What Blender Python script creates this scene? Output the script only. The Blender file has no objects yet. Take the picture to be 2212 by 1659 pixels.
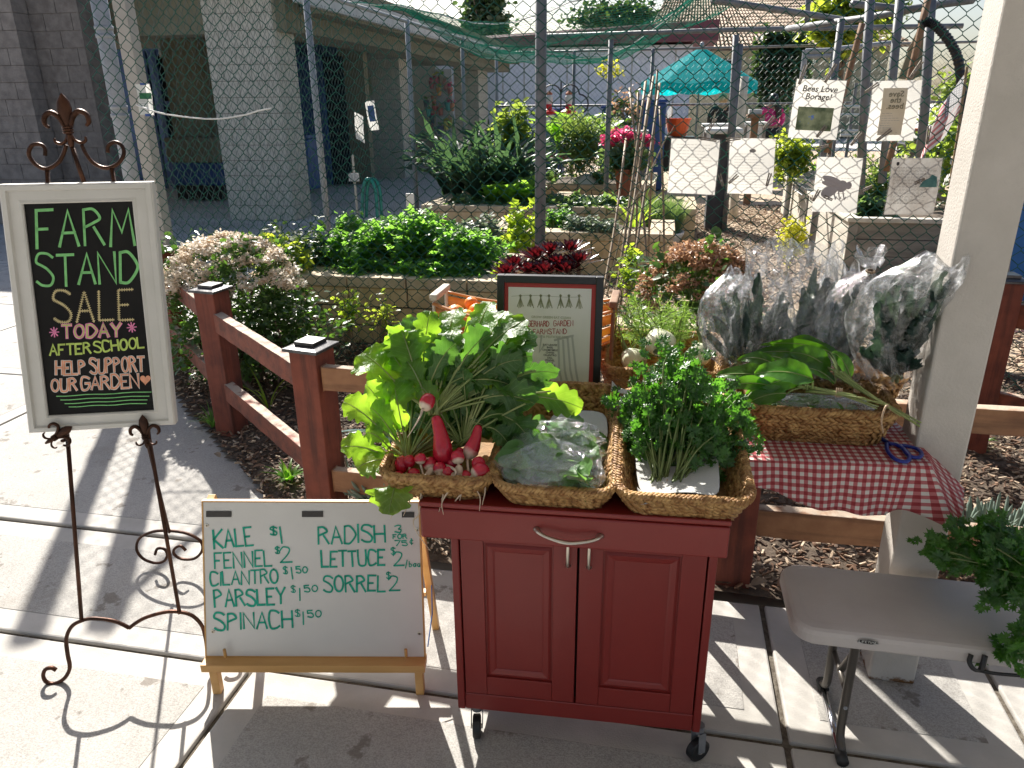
import bpy, math, random
import numpy as np
from mathutils import Vector, Matrix
R = math.radians
random.seed(7); rng = np.random.default_rng(7)
S = bpy.context.scene
COL = S.collection

# ---------------------------------------------------------------- camera, sky, sun, exposure
PITCH, ROLL, HGT, YAW = R(20.65), R(0.57), 1.48, R(11.5)
fw = Vector((0, math.cos(PITCH), -math.sin(PITCH)))
r0 = Vector((1, 0, 0)); u0 = Vector((0, math.sin(PITCH), math.cos(PITCH)))
cr = math.cos(ROLL)*r0 - math.sin(ROLL)*u0
cu = math.cos(ROLL)*u0 + math.sin(ROLL)*r0
cam = bpy.data.objects.new('camera', bpy.data.cameras.new('camera'))
COL.objects.link(cam); S.camera = cam
M = Matrix((cr, cu, -fw)).transposed().to_4x4(); M.translation = Vector((0, 0, HGT))
cam.matrix_world = M
cam.data.sensor_width = 36; cam.data.lens = 36*1602/2212
cam.data.clip_start = .05; cam.data.clip_end = 900

SUN_AZ, SUN_EL = R(-18.5), R(38.5)
w = bpy.data.worlds.new('World'); S.world = w; w.use_nodes = True
nt = w.node_tree
sky = nt.nodes.new('ShaderNodeTexSky'); sky.sky_type = 'NISHITA'; sky.sun_disc = False
sky.sun_elevation = SUN_EL; sky.sun_rotation = SUN_AZ; sky.air_density = 1.0; sky.dust_density = 2.5; sky.ozone_density = 1.0
wm = nt.nodes.new('ShaderNodeMix'); wm.data_type = 'RGBA'; wm.blend_type = 'MULTIPLY'; wm.inputs[0].default_value = 1; wm.inputs[7].default_value = (.97, 1., 1.05, 1)   # camera balanced for the shade
bg = nt.nodes['Background']; nt.links.new(sky.outputs[0], wm.inputs[6]); nt.links.new(wm.outputs[2], bg.inputs[0]); bg.inputs[1].default_value = .06
sl = bpy.data.lights.new('sun', 'SUN'); sl.energy = 5; sl.angle = R(.55); sl.color = (1, .95, .87)
sun = bpy.data.objects.new('sun', sl); COL.objects.link(sun)
sd = Vector((math.sin(SUN_AZ)*math.cos(SUN_EL), math.cos(SUN_AZ)*math.cos(SUN_EL), math.sin(SUN_EL)))
sun.rotation_euler = sd.to_track_quat('Z', 'Y').to_euler(); sun.location = (0, 0, 12)
S.view_settings.view_transform = 'Standard'; S.view_settings.look = 'None'
S.view_settings.exposure = 1.24; S.view_settings.gamma = 1; S.view_settings.use_curve_mapping = False
try:
    S.cycles.max_bounces = 10; S.cycles.transparent_max_bounces = 24; S.cycles.transmission_bounces = 8
    S.cycles.caustics_reflective = False; S.cycles.caustics_refractive = False
except Exception: pass

# ---------------------------------------------------------------- coordinates: the place's own grid (along the kerb, away from it, up)
GA = Vector((math.cos(YAW), -math.sin(YAW), 0)); GB = Vector((math.sin(YAW), math.cos(YAW), 0))
CAMP = Vector((0, 0, HGT))
def ray(u, v):
    u, v = float(u), float(v); d = fw + (u-1106)/1602*cr - (v-829.5)/1602*cu
    return np.array((d.dot(GA), d.dot(GB), d.z))
C0 = np.array((0, 0, HGT))
def atz(u, v, z=0.):
    d = ray(u, v); return C0 + d*((z-HGT)/d[2])
def at(u, v, b):
    d = ray(u, v); return C0 + d*(b/d[1])
def ata(u, v, a):
    d = ray(u, v); return C0 + d*(a/d[0])
def W(p): return GA*float(p[0]) + GB*float(p[1]) + Vector((0, 0, float(p[2])))

# ---------------------------------------------------------------- mesh collecting
class MB:
    def __init__(s): s.V = []; s.F = []; s.n = 0; s.UV = None; s.MI = []
    def add(s, V, F):
        V = np.asarray(V, dtype=float).reshape(-1, 3)
        s.V.append(V); n = s.n
        if isinstance(F, np.ndarray): s.F.extend((F+n).tolist())
        else: s.F.extend([[i+n for i in f] for f in F])
        s.n += len(V); return s
    def box(s, lo, hi, tr=None):
        x0, y0, z0 = lo; x1, y1, z1 = hi
        V = np.array([(x, y, z) for z in (z0, z1) for x, y in ((x0, y0), (x1, y0), (x1, y1), (x0, y1))], float)
        if tr is not None: V = tr(V)
        return s.add(V, [(3, 2, 1, 0), (4, 5, 6, 7), (0, 1, 5, 4), (1, 2, 6, 5), (2, 3, 7, 6), (3, 0, 4, 7)])
    def beam(s, p, q, w, h, up=(0, 0, 1)):
        p = np.array(p, float); q = np.array(q, float); d = q-p; d /= np.linalg.norm(d)
        up = np.array(up, float); sx = np.cross(d, up)
        if np.linalg.norm(sx) < 1e-6: sx = np.cross(d, (1, 0, 0))
        sx /= np.linalg.norm(sx); sz = np.cross(sx, d)
        V = [c+sx*w/2*i+sz*h/2*j for c in (p, q) for i, j in ((-1, -1), (1, -1), (1, 1), (-1, 1))]
        return s.add(V, [(0, 1, 2, 3), (7, 6, 5, 4), (0, 4, 5, 1), (1, 5, 6, 2), (2, 6, 7, 3), (3, 7, 4, 0)])
    def tube(s, P, r, n=6, caps=True, flat=1.0):
        P = np.asarray(P, float); m = len(P)
        rr = np.full(m, r, float) if np.isscalar(r) else np.asarray(r, float)
        T = np.gradient(P, axis=0); T /= (np.linalg.norm(T, axis=1, keepdims=True)+1e-12)
        ref = np.array((0, 0, 1.)) if abs(T[0][2]) < .9 else np.array((1., 0, 0))
        N = np.zeros_like(P); x = np.cross(T[0], ref); x /= np.linalg.norm(x)
        for i in range(m):
            x = x - T[i]*x.dot(T[i]); l = np.linalg.norm(x)
            x = x/l if l > 1e-6 else np.cross(T[i], (0, 1, 0)); N[i] = x
        Bn = np.cross(T, N); a = np.arange(n)/n*2*np.pi
        V = (P[:, None]+rr[:, None, None]*(np.cos(a)[None, :, None]*N[:, None]+flat*np.sin(a)[None, :, None]*Bn[:, None])).reshape(-1, 3)
        F = []
        for i in range(m-1):
            for j in range(n):
                F.append((i*n+j, i*n+(j+1) % n, (i+1)*n+(j+1) % n, (i+1)*n+j))
        if caps: F.append(tuple(range(n-1, -1, -1))); F.append(tuple((m-1)*n+j for j in range(n)))
        return s.add(V, F)
    def lathe(s, prof, c=(0, 0, 0), n=16, ax=2, sc=(1, 1)):
        a = np.arange(n)/n*2*np.pi; V = []
        for r, z in prof:
            for t in a:
                q = (r*math.cos(t)*sc[0], r*math.sin(t)*sc[1], z)
                V.append(q if ax == 2 else (q[2], q[0], q[1]) if ax == 0 else (q[0], q[2], q[1]))
        F = [(i*n+j, i*n+(j+1) % n, (i+1)*n+(j+1) % n, (i+1)*n+j) for i in range(len(prof)-1) for j in range(n)]
        F.append(tuple(range(n-1, -1, -1))); F.append(tuple((len(prof)-1)*n+j for j in range(n)))
        return s.add(np.array(V)+np.array(c), F)
    def prism(s, poly, lo, hi, ax=2):
        n = len(poly); V = []
        for h in (lo, hi):
            for x, y in poly: V.append((x, y, h) if ax == 2 else (x, h, y) if ax == 1 else (h, x, y))
        F = [tuple(range(n-1, -1, -1)), tuple(range(n, 2*n))]+[(i, (i+1) % n, n+(i+1) % n, n+i) for i in range(n)]
        return s.add(V, F)
    def grid(s, G, close=False):
        G = np.asarray(G, float); a, b = G.shape[:2]; F = []
        i = np.arange(a-1)[:, None]*b; j = np.arange(b if close else b-1)[None]
        j2 = (j+1) % b
        F = np.stack([i+j, i+j2, i+b+j2, i+b+j], -1).reshape(-1, 4)
        return s.add(G.reshape(-1, 3), F)
    def inst(s, T, M3, P):
        """template T=(V,F) placed n times: M3 n x 3 x 3 (columns = axes), P n x 3"""
        tv, tf = T; tv = np.asarray(tv, float); M3 = np.asarray(M3); P = np.asarray(P)
        V = np.einsum('nij,kj->nki', M3, tv)+P[:, None]
        n, k = len(P), len(tv)
        off = (np.arange(n)*k)[:, None, None]
        for L in set(len(f) for f in tf):
            f = np.array([q for q in tf if len(q) == L])
            s.F.extend((f[None]+off+s.n).reshape(-1, L).tolist())
        s.V.append(V.reshape(-1, 3)); s.n += n*k; return s
    def verts(s): return np.concatenate(s.V) if s.V else np.zeros((0, 3))

def mkmesh(name, mb, shift=(0, 0, 0)):
    me = bpy.data.meshes.new(name)
    V = mb.verts()-np.asarray(shift, float)
    me.from_pydata(V.tolist(), [], mb.F)
    return me
def part(name, mb, m, parent=None, shift=(0, 0, 0), smooth=False, bevel=0, sub=0, label=None, kind=None, solid=0):
    me = mkmesh(name, mb, shift)
    if mb.UV is not None:
        ul = me.uv_layers.new(name='uv'); vi = np.empty(len(me.loops), int); me.loops.foreach_get('vertex_index', vi)
        ul.data.foreach_set('uv', np.asarray(mb.UV)[vi].ravel())
    if m: me.materials.append(m)
    if smooth: me.polygons.foreach_set('use_smooth', [True]*len(me.polygons))
    o = bpy.data.objects.new(name, me); COL.objects.link(o)
    if parent is not None: o.parent = parent
    if solid:
        md = o.modifiers.new('solid', 'SOLIDIFY'); md.thickness = solid; md.offset = 0
    if bevel:
        md = o.modifiers.new('bevel', 'BEVEL'); md.width = bevel; md.segments = 2; md.limit_method = 'ANGLE'; md.angle_limit = R(40)
    if sub:
        md = o.modifiers.new('sub', 'SUBSURF'); md.levels = sub; md.render_levels = sub
    if label: o['label'] = label
    if kind: o['kind'] = kind
    return o
def tag(o, label, cat, group=None, kind=None):
    o['label'] = label; o['category'] = cat
    if group: o['group'] = group
    if kind: o['kind'] = kind
    return o
class T:
    """a top-level thing: an Empty standing at its base; parts given in grid coordinates (ab=True) or in its own frame"""
    def __init__(s, name, label, cat, base, rot=0, group=None):
        s.base = np.array(base, float); s.rot = rot
        o = bpy.data.objects.new(name, None); COL.objects.link(o); s.o = o
        o.empty_display_size = .05
        o.location = W(base); o.rotation_euler = (0, 0, -YAW+rot)
        tag(o, label, cat, group)
    def part(s, name, mb, m, ab=False, parent=None, **k):
        if ab and s.rot:
            c, sn = math.cos(-s.rot), math.sin(-s.rot)
            V = [v-s.base for v in mb.V]; mb.V = [np.stack([v[:, 0]*c-v[:, 1]*sn, v[:, 0]*sn+v[:, 1]*c, v[:, 2]], 1) for v in V]
            sh = (0, 0, 0)
        else: sh = s.base if ab else (0, 0, 0)
        return part(name, mb, m, parent or s.o, shift=sh, **k)
    def loc(s, u, v, y0=0., k=0.):
        """photo direction (u,v) met with the thing's own plane y = y0 + k z"""
        d = ray(u, v); c, sn = math.cos(-s.rot), math.sin(-s.rot)
        o = C0-s.base; o = np.array((o[0]*c-o[1]*sn, o[0]*sn+o[1]*c, o[2])); d = np.array((d[0]*c-d[1]*sn, d[0]*sn+d[1]*c, d[2]))
        t = (y0+k*o[2]-o[1])/(d[1]-k*d[2]); return o+d*t
def one(name, mb, m, label, cat, group=None, base=None, kind=None, **k):
    """a thing that is a single mesh; mb in grid coordinates"""
    V = mb.verts()
    if base is None: base = np.array((V[:, 0].mean(), V[:, 1].mean(), V[:, 2].min()))
    o = part(name, mb, m, None, shift=base, **k); o.location = W(base); o.rotation_euler = (0, 0, -YAW)
    if kind in ('structure',): o['kind'] = kind; o['label'] = label
    else: tag(o, label, cat, group, kind)
    return o
def arc(c, r, a0, a1, n, r1=None, plane='xz', y=0.):
    P = []
    for i in range(n+1):
        t = i/n; a = R(a0+(a1-a0)*t); q = r+(0 if r1 is None else (r1-r)*t)
        x, z = c[0]+q*math.cos(a), c[1]+q*math.sin(a)
        P.append((x, y, z) if plane == 'xz' else (x, z, y) if plane == 'xy' else (y, x, z))
    return P
def bez(p0, p1, p2, n=8):
    p0, p1, p2 = map(lambda q: np.asarray(q, float), (p0, p1, p2)); t = np.linspace(0, 1, n)[:, None]
    return (1-t)**2*p0+2*t*(1-t)*p1+t*t*p2
def smooth(P, n=6):
    P = [np.asarray(p, float) for p in P]; Q = [2*P[0]-P[1]]+P+[2*P[-1]-P[-2]]; out = []
    for i in range(1, len(Q)-2):
        for k in range(n):
            t = k/n; a, b, c, d = Q[i-1:i+3]
            out.append(.5*((2*b)+(c-a)*t+(2*a-5*b+4*c-d)*t*t+(-a+3*b-3*c+d)*t**3))
    out.append(P[-1]); return out
def rotm(n, tilt=None):
    """n random rotations; columns x,y,z. tilt: z-axis kept within this many radians of +z"""
    if tilt is None:
        q = rng.normal(size=(n, 4)); q /= np.linalg.norm(q, axis=1, keepdims=True); w_, x, y, z = q.T
        return np.stack([np.stack([1-2*(y*y+z*z), 2*(x*y-z*w_), 2*(x*z+y*w_)], -1), np.stack([2*(x*y+z*w_), 1-2*(x*x+z*z), 2*(y*z-x*w_)], -1), np.stack([2*(x*z-y*w_), 2*(y*z+x*w_), 1-2*(x*x+y*y)], -1)], 1)
    az = rng.uniform(0, 2*np.pi, n); th = rng.uniform(0, 1, n)**.7*tilt; ps = rng.uniform(0, 2*np.pi, n)
    z = np.stack([np.sin(th)*np.cos(az), np.sin(th)*np.sin(az), np.cos(th)], 1)
    h = np.stack([np.cos(ps), np.sin(ps), 0*ps], 1); x = h-z*(h*z).sum(1, keepdims=True); x /= np.linalg.norm(x, axis=1, keepdims=True)
    return np.stack([x, np.cross(z, x), z], 2)
def aim(D, up=(0, 0, 1)):
    """matrices whose x axis is D, z close to up"""
    D = np.asarray(D, float); D = D/np.linalg.norm(D, axis=1, keepdims=True); up = np.broadcast_to(np.asarray(up, float), D.shape)
    y = np.cross(up, D); y /= (np.linalg.norm(y, axis=1, keepdims=True)+1e-9); return np.stack([D, y, np.cross(D, y)], 2)

# ---------------------------------------------------------------- materials
def ramp(nt, x, c0, c1, a=0., b=1.):
    r = nt.nodes.new('ShaderNodeValToRGB'); r.color_ramp.elements[0].position = a; r.color_ramp.elements[1].position = b
    r.color_ramp.elements[0].color = (*c0, 1); r.color_ramp.elements[1].color = (*c1, 1); nt.links.new(x, r.inputs[0]); return r.outputs[0]
def noise(nt, scale, detail=4, co='Object', stretch=None, rough=.6):
    tc = nt.nodes.new('ShaderNodeTexCoord'); n = nt.nodes.new('ShaderNodeTexNoise'); n.inputs['Scale'].default_value = scale
    n.inputs['Detail'].default_value = detail; n.inputs['Roughness'].default_value = rough
    src = tc.outputs[co]
    if stretch:
        mp = nt.nodes.new('ShaderNodeMapping'); mp.inputs['Scale'].default_value = stretch; nt.links.new(src, mp.inputs[0]); src = mp.outputs[0]
    nt.links.new(src, n.inputs['Vector']); return n.outputs['Fac']
def mixc(nt, f, a, b, mode='MIX'):
    m = nt.nodes.new('ShaderNodeMix'); m.data_type = 'RGBA'; m.blend_type = mode
    for s_, v in ((0, f), (6, a), (7, b)):
        if hasattr(v, 'links'): nt.links.new(v, m.inputs[s_])
        elif s_ == 0: m.inputs[0].default_value = v
        else: m.inputs[s_].default_value = (*v, 1)
    return m.outputs[2]
def mat(name, c, c2=None, sc=8, rough=.6, rough2=None, bump=0, bsc=60, metal=0, stretch=None, band=(.35, .65), spec=.5, extra=None, detail=4, coat=0, sheen=0, bstretch=None, co='Object', trans=0, tcol=None, emit=None):
    m = bpy.data.materials.new(name); m.use_nodes = True; nt = m.node_tree; P = nt.nodes['Principled BSDF']
    P.inputs['Base Color'].default_value = (*c, 1); P.inputs['Roughness'].default_value = rough; P.inputs['Metallic'].default_value = metal
    P.inputs['Specular IOR Level'].default_value = spec; P.inputs['Coat Weight'].default_value = coat
    col = None
    if c2 is not None:
        f = noise(nt, sc, detail, stretch=stretch, co=co); col = ramp(nt, f, c, c2, *band)
    if extra: col = extra(nt, col if col is not None else c)
    if col is not None and hasattr(col, 'links'): nt.links.new(col, P.inputs['Base Color'])
    if rough2 is not None:
        f = noise(nt, sc*1.7, 3); mr = nt.nodes.new('ShaderNodeMapRange'); mr.inputs[3].default_value = rough; mr.inputs[4].default_value = rough2
        nt.links.new(f, mr.inputs[0]); nt.links.new(mr.outputs[0], P.inputs['Roughness'])
    if bump:
        f = noise(nt, bsc, 5, stretch=bstretch, co=co); b = nt.nodes.new('ShaderNodeBump'); b.inputs['Strength'].default_value = min(1, bump); b.inputs['Distance'].default_value = .004*max(1, bump)
        nt.links.new(f, b.inputs['Height']); nt.links.new(b.outputs[0], P.inputs['Normal'])
    if trans:
        t = nt.nodes.new('ShaderNodeBsdfTranslucent'); mx = nt.nodes.new('ShaderNodeMixShader'); mx.inputs[0].default_value = trans
        tc_ = tcol or c
        if c2 is not None:
            f = noise(nt, sc, detail); tc2 = tuple(min(1, q*c2[i]/max(c[i], 1e-3)) for i, q in enumerate(tc_)); nt.links.new(ramp(nt, f, tc_, tc2, *band), t.inputs[0])
        else: t.inputs[0].default_value = (*tc_, 1)
        nt.links.new(P.outputs[0], mx.inputs[1]); nt.links.new(t.outputs[0], mx.inputs[2]); nt.links.new(mx.outputs[0], nt.nodes['Material Output'].inputs[0])
    return m
def spots(scale, thr, col, w=.06, strength=1., stretch=None, dist=None):
    def f(nt, base):
        n = noise(nt, scale, 6, stretch=stretch); r = ramp(nt, n, (0, 0, 0), (strength,)*3, thr, thr+w)
        return mixc(nt, r, base, col)
    return f
def chain(*fs):
    def f(nt, b):
        for g in fs: b = g(nt, b)
        return b
    return f
MT = {}
def veins(n_, vc, k_=.5, slope=.55):
    def f(nt, base):
        tc = nt.nodes.new('ShaderNodeTexCoord'); sp = nt.nodes.new('ShaderNodeSeparateXYZ'); nt.links.new(tc.outputs['UV'], sp.inputs[0])
        def M_(op, a, b=None):
            m = nt.nodes.new('ShaderNodeMath'); m.operation = op
            for i, v in enumerate((a, b)):
                if v is None: continue
                if hasattr(v, 'links'): nt.links.new(v, m.inputs[i])
                else: m.inputs[i].default_value = v
            return m.outputs[0]
        av = M_('ABSOLUTE', M_('SUBTRACT', sp.outputs[1], .5)); q = M_('FRACT', M_('MULTIPLY', M_('SUBTRACT', sp.outputs[0], M_('MULTIPLY', av, slope)), n_)); r = ramp(nt, M_('ABSOLUTE', M_('SUBTRACT', q, .5)), (k_,)*3, (0, 0, 0), .02, .10)
        return mixc(nt, r, base, vc)
    return f
def leafm(name, c, c2, t=.45, tc=None, rough=.42, bump=.25, bsc=90, sc=6, extra=None):
    m = mat(name, c, c2, sc=sc, rough=rough, bump=bump, bsc=bsc, trans=t, tcol=tc, detail=3, extra=extra); MT[name] = m; return m

# ---------------------------------------------------------------- leaf shapes
def leafgrid(p0, p1, p2, wid, prof, nrm=None, nu=12, nv=6, cup=.15, wave=.0, lobe=0., nl=6, crinkle=0., seed=0, twist=0.):
    """surface along a bezier midrib; prof(t)->half width factor; returns grid (nu,nv,3)"""
    rg = np.random.default_rng(seed); C = bez(p0, p1, p2, nu); Tn = np.gradient(C, axis=0); Tn /= np.linalg.norm(Tn, axis=1, keepdims=True)
    n0 = np.asarray(nrm if nrm is not None else (0, 0, 1), float); G = np.zeros((nu, nv, 3)); ph = rg.uniform(0, 6.28, 4)
    for i in range(nu):
        t = i/(nu-1); s_ = np.cross(n0, Tn[i]); l = np.linalg.norm(s_); s_ = s_/l if l > 1e-5 else np.array((1., 0, 0)); n = np.cross(Tn[i], s_)
        if twist: a = twist*t; s_, n = s_*math.cos(a)+n*math.sin(a), n*math.cos(a)-s_*math.sin(a)
        for j in range(nv):
            v = 2*j/(nv-1)-1; sg = 1 if v > 0 else -1
            wd = prof(t)*wid*(1+lobe*(abs(math.sin(math.pi*nl*t+(0 if sg > 0 else .9)))-.6)*abs(v)**2)
            h = cup*abs(v)**1.5*wd+wave*wid*v*v*math.sin(9*t+ph[0]+(2.2 if sg > 0 else 0))+wave*.6*wid*abs(v)*math.sin(17*t+ph[1]*sg)
            if crinkle: h += crinkle*wid*(rg.normal()*.5)*(.3+abs(v))
            G[i, j] = C[i]+s_*v*wd+n*h
    return G
def oval(t, a=.5): return max(0.02, math.sin(math.pi*min(1, max(0, t**.85)))**.75)
def spoon(t): return max(.015, (.10+.25*t*t if t < .38 else .14+.86*math.sin(math.pi*min(1., (t-.30)/.705))**.7))
def blade(t): return max(.02, (1-t)**.7*(.5+.5*min(1, t*5)))
def strap(t): return max(.05, math.sin(math.pi*(.08+.9*t))**.5)
def lobed(k=3, depth=.45, serr=0):
    """flat lobed leaflet template, unit length along +x, fan triangulated"""
    V = [(0, 0, 0)]; n = k*4; 
    for i in range(n+1):
        a = -1.9+3.8*i/n; rr = 1-depth*abs(math.sin(a*k*.83))**1.1; rr *= .62+.38*math.cos(a*.8)
        V.append((.42+rr*.58*math.cos(a)-.42*(abs(a) > 1.6), rr*.62*math.sin(a), .10*rr*math.cos(3*a)))
    F = [(0, i, i+1) for i in range(1, n+1)]; return (V, F)
OV = ([(0, 0, 0), (.3, .28, .05), (.7, .3, .05), (1, 0, -.04), (.7, -.3, .05), (.3, -.28, .05), (.5, 0, -.03)], [(0, 6, 1), (1, 6, 2), (2, 6, 3), (3, 6, 4), (4, 6, 5), (5, 6, 0)])
LB = lobed(3, .5); LB5 = lobed(4, .5)
CHIP = ([(-.5, -.5, -.5), (.5, -.45, -.5), (.45, .5, -.5), (-.5, .4, -.5), (-.45, -.4, .5), (.5, -.3, .4), (.4, .4, .5), (-.4, .35, .4)], [(3, 2, 1, 0), (4, 5, 6, 7), (0, 1, 5, 4), (1, 2, 6, 5), (2, 3, 7, 6), (3, 0, 4, 7)])
def blobpts(n, c, r, shell=.55):
    d = rng.normal(size=(n, 3)); d /= np.linalg.norm(d, axis=1, keepdims=True); rad = (shell+(1-shell)*rng.uniform(0, 1, (n, 1)))
    bump_ = 1+.18*np.sin(d[:, :1]*7+c[0]*3)+.15*np.sin(d[:, 1:2]*9+c[1])+.12*np.sin(d[:, 2:]*11)
    return np.array(c)+d*rad*bump_*np.array(r), d
def foliage(mb, n, c, r, size, tmpl=OV, shell=.5, tilt=1.3, jit=.4, out=False, zmin=None):
    P, d = blobpts(n, c, r, shell)
    if zmin is not None: k = P[:, 2] > zmin; P, d = P[k], d[k]
    m = len(P)
    if out:
        D = d+rng.normal(size=(m, 3))*.45; M3 = aim(D, (0, 0, 1))
    else: M3 = rotm(m, tilt)
    sz = size*(1-jit+2*jit*rng.uniform(size=(m, 1, 1)))
    return mb.inst(tmpl, M3*sz, P)
def stalks(mb, n, base, spread, top, r=.002, sides=4, bend=.15, seed=0):
    rg = np.random.default_rng(seed); ends = []
    for i in range(n):
        b = np.array(base)+rg.normal(size=3)*np.array(spread); a = rg.uniform(0, 6.28); q = rg.uniform(0, 1)**.5
        e = np.array(top[:3])+np.array((math.cos(a)*q*top[3], math.sin(a)*q*top[4], rg.uniform(-1, 1)*top[5]))
        m_ = (b+e)/2+rg.normal(size=3)*bend*np.linalg.norm(e-b)*.5
        mb.tube(bez(b, m_, e, 6), np.linspace(r*1.2, r*.6, 6), sides, caps=False); ends.append((m_, e))
    return ends

# ---------------------------------------------------------------- handwriting: letters as strokes
GL = {'A': '00 38 60|13 53', 'B': '00 08|~08 38 56 35 04|~04 44 62 40 00', 'C': '~67 48 18 05 03 10 40 61', 'D': '00 08|~08 38 65 63 30 00', 'E': '68 08 00 60|04 44',
 'F': '68 08 00|04 44', 'G': '~67 48 18 05 03 10 40 62|34 64 62', 'H': '00 08|60 68|04 64', 'I': '30 38', 'K': '00 08|68 04 60', 'L': '08 00 60', 'M': '00 18 33 58 60', 'N': '00 08 60 68',
 'O': '~38 17 04 11 30 51 64 57 38', 'P': '00 08|~08 38 56 35 04', 'R': '00 08|~08 38 56 35 04|34 60', 'S': '~67 48 18 06 25 44 62 50 20 01', 'T': '08 68|38 30', 'U': '~08 03 10 50 63 68',
 'V': '08 30 68', 'W': '08 10 35 50 68', 'X': '08 60|00 68', 'Y': '08 34 68|34 30', 'J': '~48 42 20 01', 'Q': '~38 17 04 11 30 51 64 57 38|42 60', 'Z': '08 68 00 60',
 '0': '~38 17 04 11 30 51 64 57 38', '1': '28 20', '2': '~06 28 57 44 00|00 60', '3': '~07 38 57 34|~34 53 40 01', '5': '58 08 05|~05 45 62 40 01', '7': '08 68 20', '$': '~67 48 18 06 25 44 62 50 20 01|39 30',
 'c': '~56 26 14 22 52|39 30', '/': '00 38', '.': '20 30', 'b': '08 00|~04 34 52 30 00', 'a': '~54 24 02 20 52|54 50', 'g': '~54 24 02 20 52|~54 50 30', '*': '04 64|11 57|17 51|38 30', '-': '04 44', '&': '60 17 38 47 03 10 40 63'}
def strokes(ch):
    out = []
    for s_ in GL.get(ch, '').split('|'):
        if not s_: continue
        sm = s_[0] == '~'; P = [(int(q[0]), int(q[1])) for q in s_.strip('~').split()]
        out.append([tuple(p[:2]) for p in smooth([(x, y, 0) for x, y in P], 5)] if sm else P)
    return out
def ribbon(mb, P, w_, f, d=.0008):
    """flat pen stroke of half width w_ along P (plane coordinates) mapped by f(x,y)->3d"""
    P = np.array(P, float); m = len(P)
    if m < 2: return
    Tn = np.gradient(P, axis=0) if m > 2 else np.array([P[1]-P[0]]*2)
    V = []; F = []
    Q = [P[0]-(P[1]-P[0])/np.linalg.norm(P[1]-P[0])*w_*.6]+list(P[1:-1])+[P[-1]+(P[-1]-P[-2])/np.linalg.norm(P[-1]-P[-2])*w_*.6]
    for i, p in enumerate(Q):
        if 0 < i < m-1:
            a = P[i]-P[i-1]; b = P[i+1]-P[i]; a /= np.linalg.norm(a)+1e-9; b /= np.linalg.norm(b)+1e-9; t = a+b; l = np.linalg.norm(t); t = t/l if l > .3 else a; k = min(1.6, 1/max(.5, l/2))
        else: t = (P[1]-P[0]) if i == 0 else (P[-1]-P[-2]); t = t/np.linalg.norm(t); k = 1
        n = np.array((-t[1], t[0]))*w_*k; V += [f(*(p+n)), f(*(p-n))]
    mb.add(V, [(2*i, 2*i+1, 2*i+3, 2*i+2) for i in range(m-1)])
def write(mb, text, p0, p1, h, w_, f, asp=.62, gap=.35, jit=.03, seed=1, narrow=None):
    """text between baseline points p0,p1 (plane coords), letter height h; f maps plane->3d"""
    rg = random.Random(seed+len(text)); p0 = np.array(p0, float); p1 = np.array(p1, float); d = p1-p0; L = np.linalg.norm(d); d /= L; n = np.array((-d[1], d[0]))
    wid = {'I': .12, '1': .2, ' ': .45, '.': .2, 'M': 1.25, 'W': 1.3, '/': .5, 'L': .85, 'E': .85, 'F': .85}
    ws = [wid.get(c_, 1.) for c_ in text]; tot = sum(ws)+gap*(len(text)-1); u_ = L/tot; x = 0
    for c_, cw in zip(text, ws):
        jy = rg.uniform(-jit, jit)*h; js = 1+rg.uniform(-jit, jit)*1.5; sl = rg.uniform(-.04, .04)
        for st in strokes(c_):
            P = []
            for gx, gy in st:
                xx = (gx/6 if cw > .3 else (gx-2)/6*1.)*cw*u_ if c_ not in 'I1.' else cw*u_*.5
                yy = gy/8*h*js+jy; q = p0+d*(x+xx+sl*yy)+n*yy; P.append(tuple(q))
            ribbon(mb, P, w_*(1+rg.uniform(-.12, .12)), f)
        x += (cw+gap)*u_
def fonttext(name, text, size, m, parent, loc, rot=(math.pi/2, 0, 0), shear=0, align='CENTER', mirror=False, scale=(1, 1, 1)):
    cu_ = bpy.data.curves.new(name, 'FONT'); cu_.body = text; cu_.size = size; cu_.shear = shear; cu_.align_x = align; cu_.resolution_u = 2; cu_.offset = size*.012
    tmp = bpy.data.objects.new('tmp', cu_); COL.objects.link(tmp); dg = bpy.context.evaluated_depsgraph_get()
    me = bpy.data.meshes.new_from_object(tmp.evaluated_get(dg)); bpy.data.objects.remove(tmp); bpy.data.curves.remove(cu_)
    o = bpy.data.objects.new(name, me); COL.objects.link(o); me.materials.clear(); me.materials.append(m); o.parent = parent
    o.location = loc; o.rotation_euler = rot; o.scale = (-scale[0] if mirror else scale[0], scale[1], scale[2]); return o

# ================================================================= materials of the place
def broom(nt, base):
    n = noise(nt, 60, 3, stretch=(1, 9, 1)); s = noise(nt, 260, 2); b2 = mixc(nt, .35, base, ramp(nt, n, (.16, .15, .135), (.52, .50, .46), .3, .7)); return mixc(nt, .24, b2, ramp(nt, s, (.16, .15, .14), (.66, .64, .60), .38, .62))
M_conc = mat('concrete', (.335, .325, .305), (.445, .43, .41), sc=3.2, rough=.85, bump=.5, bsc=160, extra=chain(broom, spots(2.2, .58, (.24, .215, .18), .12, .55), spots(8, .60, (.15, .125, .10), .04, .65), spots(34, .70, (.13, .10, .075), .03, .75), spots(90, .72, (.12, .10, .08), .03, .5)), bstretch=(1, 5, 1), spec=.3)
M_edge = mat('troweled_concrete', (.38, .365, .335), (.47, .45, .42), sc=5, rough=.75, bump=.25, bsc=200, spec=.35, extra=spots(28, .70, (.25, .22, .18), .05, .6))
M_joint = mat('joint_dirt', (.07, .055, .04), (.16, .14, .11), sc=60, rough=.95, bump=.8, bsc=140)
M_soil = mat('soil', (.045, .030, .020), (.13, .095, .065), sc=22, rough=.95, bump=1.5, bsc=70)
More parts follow.
